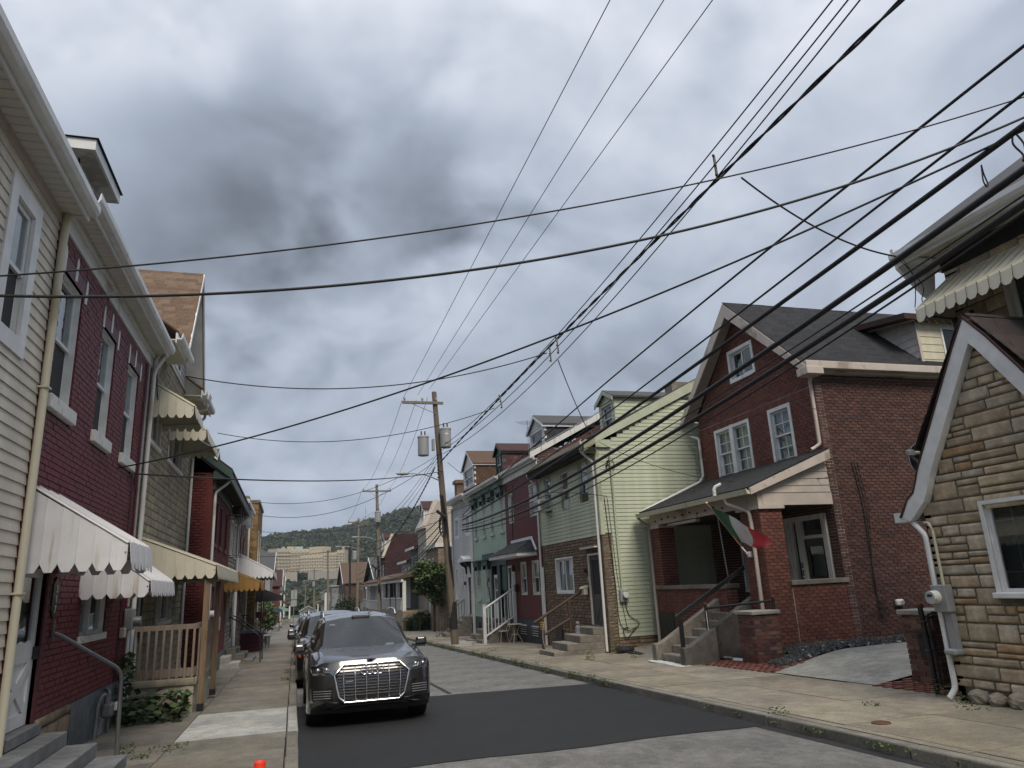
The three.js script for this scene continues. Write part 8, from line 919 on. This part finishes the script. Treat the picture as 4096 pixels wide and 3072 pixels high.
// ================================================================ small things
function brickPillar(name, label, x, z, sx, sz, h) { const T = thing(name, label, 'pillar', [x, up(x, z) - .03, z]), L = [], R = rng(Math.round(z * -10)); bx(T, 'core', [-sx / 2 + .012, sx / 2 - .012], [0, h], [-sz / 2 + .012, sz / 2 - .012], M.mortarLight); const cols = [[.15, .055, .042], [.19, .085, .062], [.12, .05, .04], [.24, .14, .105], [.10, .045, .04]];
  for (let r = 0; r * .078 < h - .02; r++) { const y = r * .078 + .039; for (let k = 0; k < 4; k++) { const hor = k < 2, len = hor ? sx : sz, n = 3, off = (r + k) % 2; const ws = off ? [len * .25, len * .5, len * .25] : [len * .5, len * .5]; let s = -len / 2; for (const w of ws) { const c = s + w / 2; s += w; const col = cols[Math.floor(R() * 5)], j = (R() - .5) * .008; L.push({ c: hor ? [c, y, (k ? 1 : -1) * (sz / 2 - .012 + j)] : [(k === 2 ? 1 : -1) * (sx / 2 - .012 + j), y, c], s: hor ? [w - .014, .063, .03] : [.03, .063, w - .014], col }); } } }
  pieces(T, 'brick', L, M.brick, 150); put(T, 'cap', rbox(sx + .1, .075, sz + .1, .015), M.concreteLot, [0, h + .035, 0]); return T; }
brickPillar('brick_pillar', 'short square brick pillar with concrete cap beside the porch stair gate', 9.83, -14.5, .62, .6, .98); brickPillar('brick_pillar', 'brick pillar with concrete cap and black letter box by the stone house', 9.78, -9.75, .56, .6, 1.0);
{ const T = thing('letter_box', 'black letter box set on the side of brick pillar near stone house', 'letter box', [9.47, .35, -9.6]); put(T, 'box', rbox(.06, .42, .3, .01), M.black, [0, .2, 0]); put(T, 'slot', box(.02, .03, .22), M.dark, [-.03, .32, 0]); }
// chain link panels: woven diagonal wires
function chainlink(T, a, b, h, y0, m, pitch = .075) { const A = V3(...a), B = V3(...b), l = A.distanceTo(B), d = B.clone().sub(A).normalize(), g = [], P = (s, y, o) => { const p = A.clone().addScaledVector(d, s); return [p.x + d.z * o, y + y0, p.z - d.x * o]; }; for (let k = -h; k < l; k += pitch) for (const s of [1, -1]) { let s0 = k, e0 = k + h, y1 = 0, y2 = h; if (s0 < 0) { y1 = -s0; s0 = 0; } if (e0 > l) { y2 = h - (e0 - l); e0 = l; } if (e0 - s0 < .02) continue; g.push(s > 0 ? rodGeo(P(s0, y1, .004), P(e0, y2, .004), .0045, .0045, 4, false) : rodGeo(P(s0, h - y1, -.004), P(e0, h - y2, -.004), .0045, .0045, 4, false)); } put(T, 'wire_mesh', mg(g), m, [0, 0, 0], 'stuff'); }
{ const y = wy(-16), T = thing('chain_link_gate', 'black chain link gate between stair post and brick pillar', 'gate', [9.5, y, -15.4]); const p0 = [-.12, 0, -.55], p1 = [.5, 0, .45]; rod(T, 'post', [-.1, 0, -.5], [-.1, 1.28, -.5], .036, M.blackMetal); rod(T, 'post', [.75, .15, .95], [.75, 1.4, .95], .036, M.blackMetal); put(T, 'post_cap', new THREE.SphereGeometry(.045, 10, 8), M.rust, [-.1, 1.3, -.5]); put(T, 'post_cap', new THREE.SphereGeometry(.045, 10, 8), M.rust, [.75, 1.42, .95]); rod(T, 'top_bar', [-.1, 1.2, -.5], [.75, 1.35, .95], .026, M.blackMetal); rod(T, 'bottom_bar', [-.05, .1, -.45], [.2, .12, .6], .018, M.blackMetal); chainlink(T, [-.09, 0, -.48], [.22, 0, .62], 1.0, .12, M.blackMetal); tube(T, 'white_cord', [[-.12, 1.15, -.46], [-.14, .6, -.4], [-.12, .1, -.35], [0, .02, -.15], [.1, .03, .3]], .01, M.whiteOld, 24, 5); put(T, 'pvc_pipe', new THREE.CylinderGeometry(.055, .055, .8, 12).rotateX(Math.PI / 2), M.white, [.12, .09, .1]); }
{ const y = wy(-9), T = thing('chain_link_gate', 'black chain link gate with scroll top beside the stone house wall', 'gate', [9.0, y, -9.1]); rod(T, 'post', [0, 0, 0], [-.03, 1.2, 0], .038, M.blackMetal); put(T, 'post_cap', new THREE.SphereGeometry(.05, 10, 8), M.rust, [-.03, 1.23, 0]); put(T, 'frame', pipeGeo([[.08, .08, .02], [.06, 1.12, .02], [.75, 1.15, .45], [.75, .08, .45], [.1, .08, .02]], .02, .05, 7), M.blackMetal); chainlink(T, [.08, 0, .03], [.74, 0, .44], 1.0, .1, M.blackMetal, .06); for (let i = 0; i < 4; i++) put(T, 'scroll', new THREE.TorusGeometry(.06, .01, 6, 14), M.blackMetal, [.2 + i * .15, 1.22, .1 + i * .09]); for (const h of [.2, .6, 1]) put(T, 'hinge', new THREE.TorusGeometry(.045, .014, 6, 12).rotateX(Math.PI / 2), M.blackMetal, [-.01, h, 0]); }
{ // flag on an angled staff, held by a bracket on the porch pier
  const z = -15.35, b = onX(2985, 2212, 10.35), t = onX(2826, 2012, 9.55), T = thing('flag', 'green white and red tricolour flag on a wooden staff at the brick porch', 'flag', b.toArray()), tip = t.clone().sub(b); rod(T, 'staff', [0, 0, 0], tip.toArray(), .014, mat([.35, .20, .09], { r: .6, t: 'wood' })); put(T, 'finial', new THREE.SphereGeometry(.03, 12, 8), M.ivory, tip.toArray()); put(T, 'bracket', rbox(.1, .14, .12, .03), M.white, [.08, -.04, .02]); rod(T, 'bracket_sleeve', [.04, -.04, 0], tip.clone().multiplyScalar(.12).toArray(), .022, M.white);
  // cloth corners from the photograph at plausible depths
  const c = { a: onX(2842, 2030, 9.62), d: onX(2925, 2138, 10.02), e: onX(3090, 2177, 9.75), f: onX(3047, 2193, 10.0) }, nU = 36, nV = 14, P = [], pos = [];
  const cols = [[.012, .105, .05], [.62, .63, .66], [.52, .03, .045]]; for (let k = 0; k < 3; k++) { const p = [], ix = [], m = 13; for (let i = 0; i < m; i++) for (let j = 0; j <= nV; j++) { const u = (k + i / (m - 1)) / 3, v = j / nV; const A = c.a.clone().lerp(c.d, v), E = c.e.clone().lerp(c.f, v); const q = A.lerp(E, u); const belly = Math.sin(u * Math.PI) * (1 - v) * .10 + Math.sin(u * Math.PI) * v * -.08; q.y += belly; const w = .05 * Math.sin(u * 9 + v * 3.2) * u + .03 * Math.sin(u * 17 - v * 5) * u; q.x += w - .04 * Math.sin(v * 3.1) * u; q.z += w * .8; q.sub(b); p.push(q.x, q.y, q.z); } for (let i = 0; i < m - 1; i++) for (let j = 0; j < nV; j++) { const a = i * (nV + 1) + j; ix.push(a, a + 1, a + nV + 1, a + 1, a + nV + 2, a + nV + 1); } const g = new THREE.BufferGeometry(); g.setAttribute('position', new THREE.Float32BufferAttribute(p, 3)); g.setIndex(ix); g.computeVertexNormals(); uvb(g); const fm = new THREE.MeshPhysicalMaterial({ color: rgb(...cols[k]), roughness: .8, side: THREE.DoubleSide, transmission: .12, thickness: 0 }); fm.map = TX.plain; put(T, 'stripe', g, fm).userData.label = ['green stripe', 'white stripe', 'red stripe'][k]; } }
{ // satellite dish behind the stone gable
  const p = onZ(3712, 1835, -9.2), T = thing('satellite_dish', 'dark satellite dish with white receiver arm behind the flared stone gable', 'satellite dish', p.toArray()); const g = new THREE.SphereGeometry(.75, 28, 8, 0, 6.283, 0, .42).rotateX(-Math.PI / 2); g.translate(0, 0, .68); g.scale(.85, 1, 1); g.rotateY(-.75); put(T, 'reflector', g, mat([.02, .021, .024], { r: .4, side: 1 })); put(T, 'rim', new THREE.TorusGeometry(.31, .012, 6, 32).scale(.85, 1, 1).rotateY(-.75), M.greyBox); const e = onZ(3645, 1825, -8.9).sub(p); rod(T, 'feed_arm', [.1, -.3, 0], [e.x, e.y + .0, e.z], .018, M.greyBox); put(T, 'receiver', rbox(.12, .1, .08, .02), M.greyBox, [e.x, e.y + .05, e.z]); put(T, 'receiver', new THREE.CylinderGeometry(.035, .035, .1, 12).rotateZ(1.57), M.white, [e.x + .1, e.y + .06, e.z]); rod(T, 'mount', [.1, -.1, -.05], [.35, -.5, -.1], .025, M.greyMetal); }
{ // traffic cone
  const p = onZ(1040, 3046, -5.5), z = -5.5, T = thing('traffic_cone', 'bright red plastic cone standing on the near pavement', 'cone', [p.x, wy(z), z]), h = p.y - wy(z); put(T, 'body', new THREE.LatheGeometry([[.14, .03], [.135, .04], [.045, h - .05], [.038, h - .045], [.036, h - .012], [.04, h], [.032, h], [.028, h - .02], [.028, h - .2]].map(q => new THREE.Vector2(...q)), 28), M.coneRed); put(T, 'base', rbox(.34, .035, .34, .015), M.coneRed, [0, .018, 0]); }
{ const T = thing('sign_post', 'grey steel post with two sign plates seen from behind on the pavement', 'sign', [.16, wy(-58), -58.1]); rod(T, 'post', [0, 0, 0], [.05, 3.15, 0], .035, M.greyMetal, .035, 6); bx(T, 'sign_plate', [-.2, .0], [2.55, 3.2], [.03, .05], M.greyBox); bx(T, 'sign_plate', [.03, .24], [2.55, 3.2], [.03, .05], M.greyBox); bx(T, 'sign_plate', [-.2, .22], [2.05, 2.5], [.03, .05], M.greyBox); }
{ // bistro table and chair
  const zt = -29.3, T = thing('bistro_table', 'small cream wire bistro table in front of red brick house', 'table', [8.62, wy(zt), zt]), R = (t, n, a, b, r = .011) => rod(t, n, a, b, r, M.ivory, r, 5); put(T, 'tabletop', new THREE.CylinderGeometry(.3, .3, .02, 24), M.ivory, [0, .71, 0]); for (let i = 0; i < 3; i++) { const a = i * 2.09; put(T, 'leg', tubeGeo([[Math.cos(a) * .3, 0, Math.sin(a) * .3], [Math.cos(a) * .2, .2, Math.sin(a) * .2], [Math.cos(a) * .1, .4, Math.sin(a) * .1], [Math.cos(a) * .22, .7, Math.sin(a) * .22]], .012, 14, 6), M.ivory); } put(T, 'ring', new THREE.TorusGeometry(.13, .009, 6, 20).rotateX(Math.PI / 2), M.ivory, [0, .32, 0]);
  const zc = -30.1, C = thing('bistro_chair', 'cream wire chair with looped back beside the bistro table', 'chair', [8.35, wy(zc), zc]); put(C, 'seat', new THREE.CylinderGeometry(.21, .2, .03, 22), M.ivory, [0, .44, 0]); for (const [x, z] of [[-.18, -.16], [.18, -.16], [-.16, .18], [.16, .18]]) put(C, 'leg', tubeGeo([[x * 1.2, 0, z * 1.2], [x * .85, .2, z * .85], [x * .8, .44, z * .8]], .011, 10, 6), M.ivory); put(C, 'backrest', tubeGeo([[.18, .44, -.16], [.26, .7, -.14], [.24, .92, 0], [.26, .7, .14], [.18, .44, .16]], .012, 24, 6), M.ivory); for (const s of [-1, 1]) put(C, 'scroll', new THREE.TorusGeometry(.09, .009, 6, 18).rotateY(Math.PI / 2), M.ivory, [.25, .7, s * .06]); put(C, 'armrest', tubeGeo([[.2, .62, -.18], [0, .64, -.22], [-.16, .62, -.2], [-.18, .46, -.17]], .01, 14, 6), M.ivory); }
{ const T = thing('potted_plant', 'small terracotta pot with dark plant behind the wooden handrail post', 'potted plant', [8.75, wy(-23.4), -23.4]); put(T, 'pot', new THREE.CylinderGeometry(.14, .1, .24, 16), M.terracotta, [0, .12, 0]); put(T, 'foliage', leaves(120, R => [(R() - .5) * .4, .22 + R() * .28, (R() - .5) * .4], .09, [[.05, .03, .03], [.04, .05, .03]], 33), M.leaf); const S = thing('garden_statue', 'small grey stone figurine on the concrete steps', 'figurine', [8.55, wy(-22) + .45, -22.15]); put(S, 'body', new THREE.LatheGeometry([[.0, 0], [.1, 0], [.11, .06], [.07, .16], [.09, .24], [.05, .32], [0, .33]].map(p => new THREE.Vector2(...p)), 14), M.concreteGrey); put(S, 'head', new THREE.SphereGeometry(.065, 12, 10), M.concreteGrey, [0, .38, 0]); put(S, 'base', rbox(.26, .05, .22, .01), M.concreteGrey, [0, .0, 0]); }
{ const p = [6.75, wy(-7.7) + .004, -7.75]; const T = thing('valve_cover', 'round iron valve cover set in the pavement', 'cover', p); put(T, 'lid', new THREE.CylinderGeometry(.09, .09, .012, 24), M.rust, [0, .0, 0]); put(T, 'ring', new THREE.TorusGeometry(.1, .01, 6, 28).rotateX(Math.PI / 2), M.rust, [0, .003, 0]); }
{ // door mat with rubbish-free white edging stones at the stair foot
  single('mortar_edge', 'ragged white mortar edge at the foot of the porch stairs', 'mortar', (() => { const g = uvb(new THREE.BoxGeometry(.28, .03, 1.7, 3, 1, 14)), p = g.attributes.position; for (let i = 0; i < p.count; i++) { p.setX(i, p.getX(i) * (1 + .35 * nz(p.getZ(i) * 4, 1, 3))); p.setY(i, p.getY(i) * (.7 + .5 * nz(p.getX(i) * 9, p.getZ(i) * 9, 1))); } g.computeVertexNormals(); return g; })(), M.whiteOld, [8.55, wy(-16.4) + .01, -16.4]); }
console.log('pieces', PIECES);
renderer.render(scene, camera);
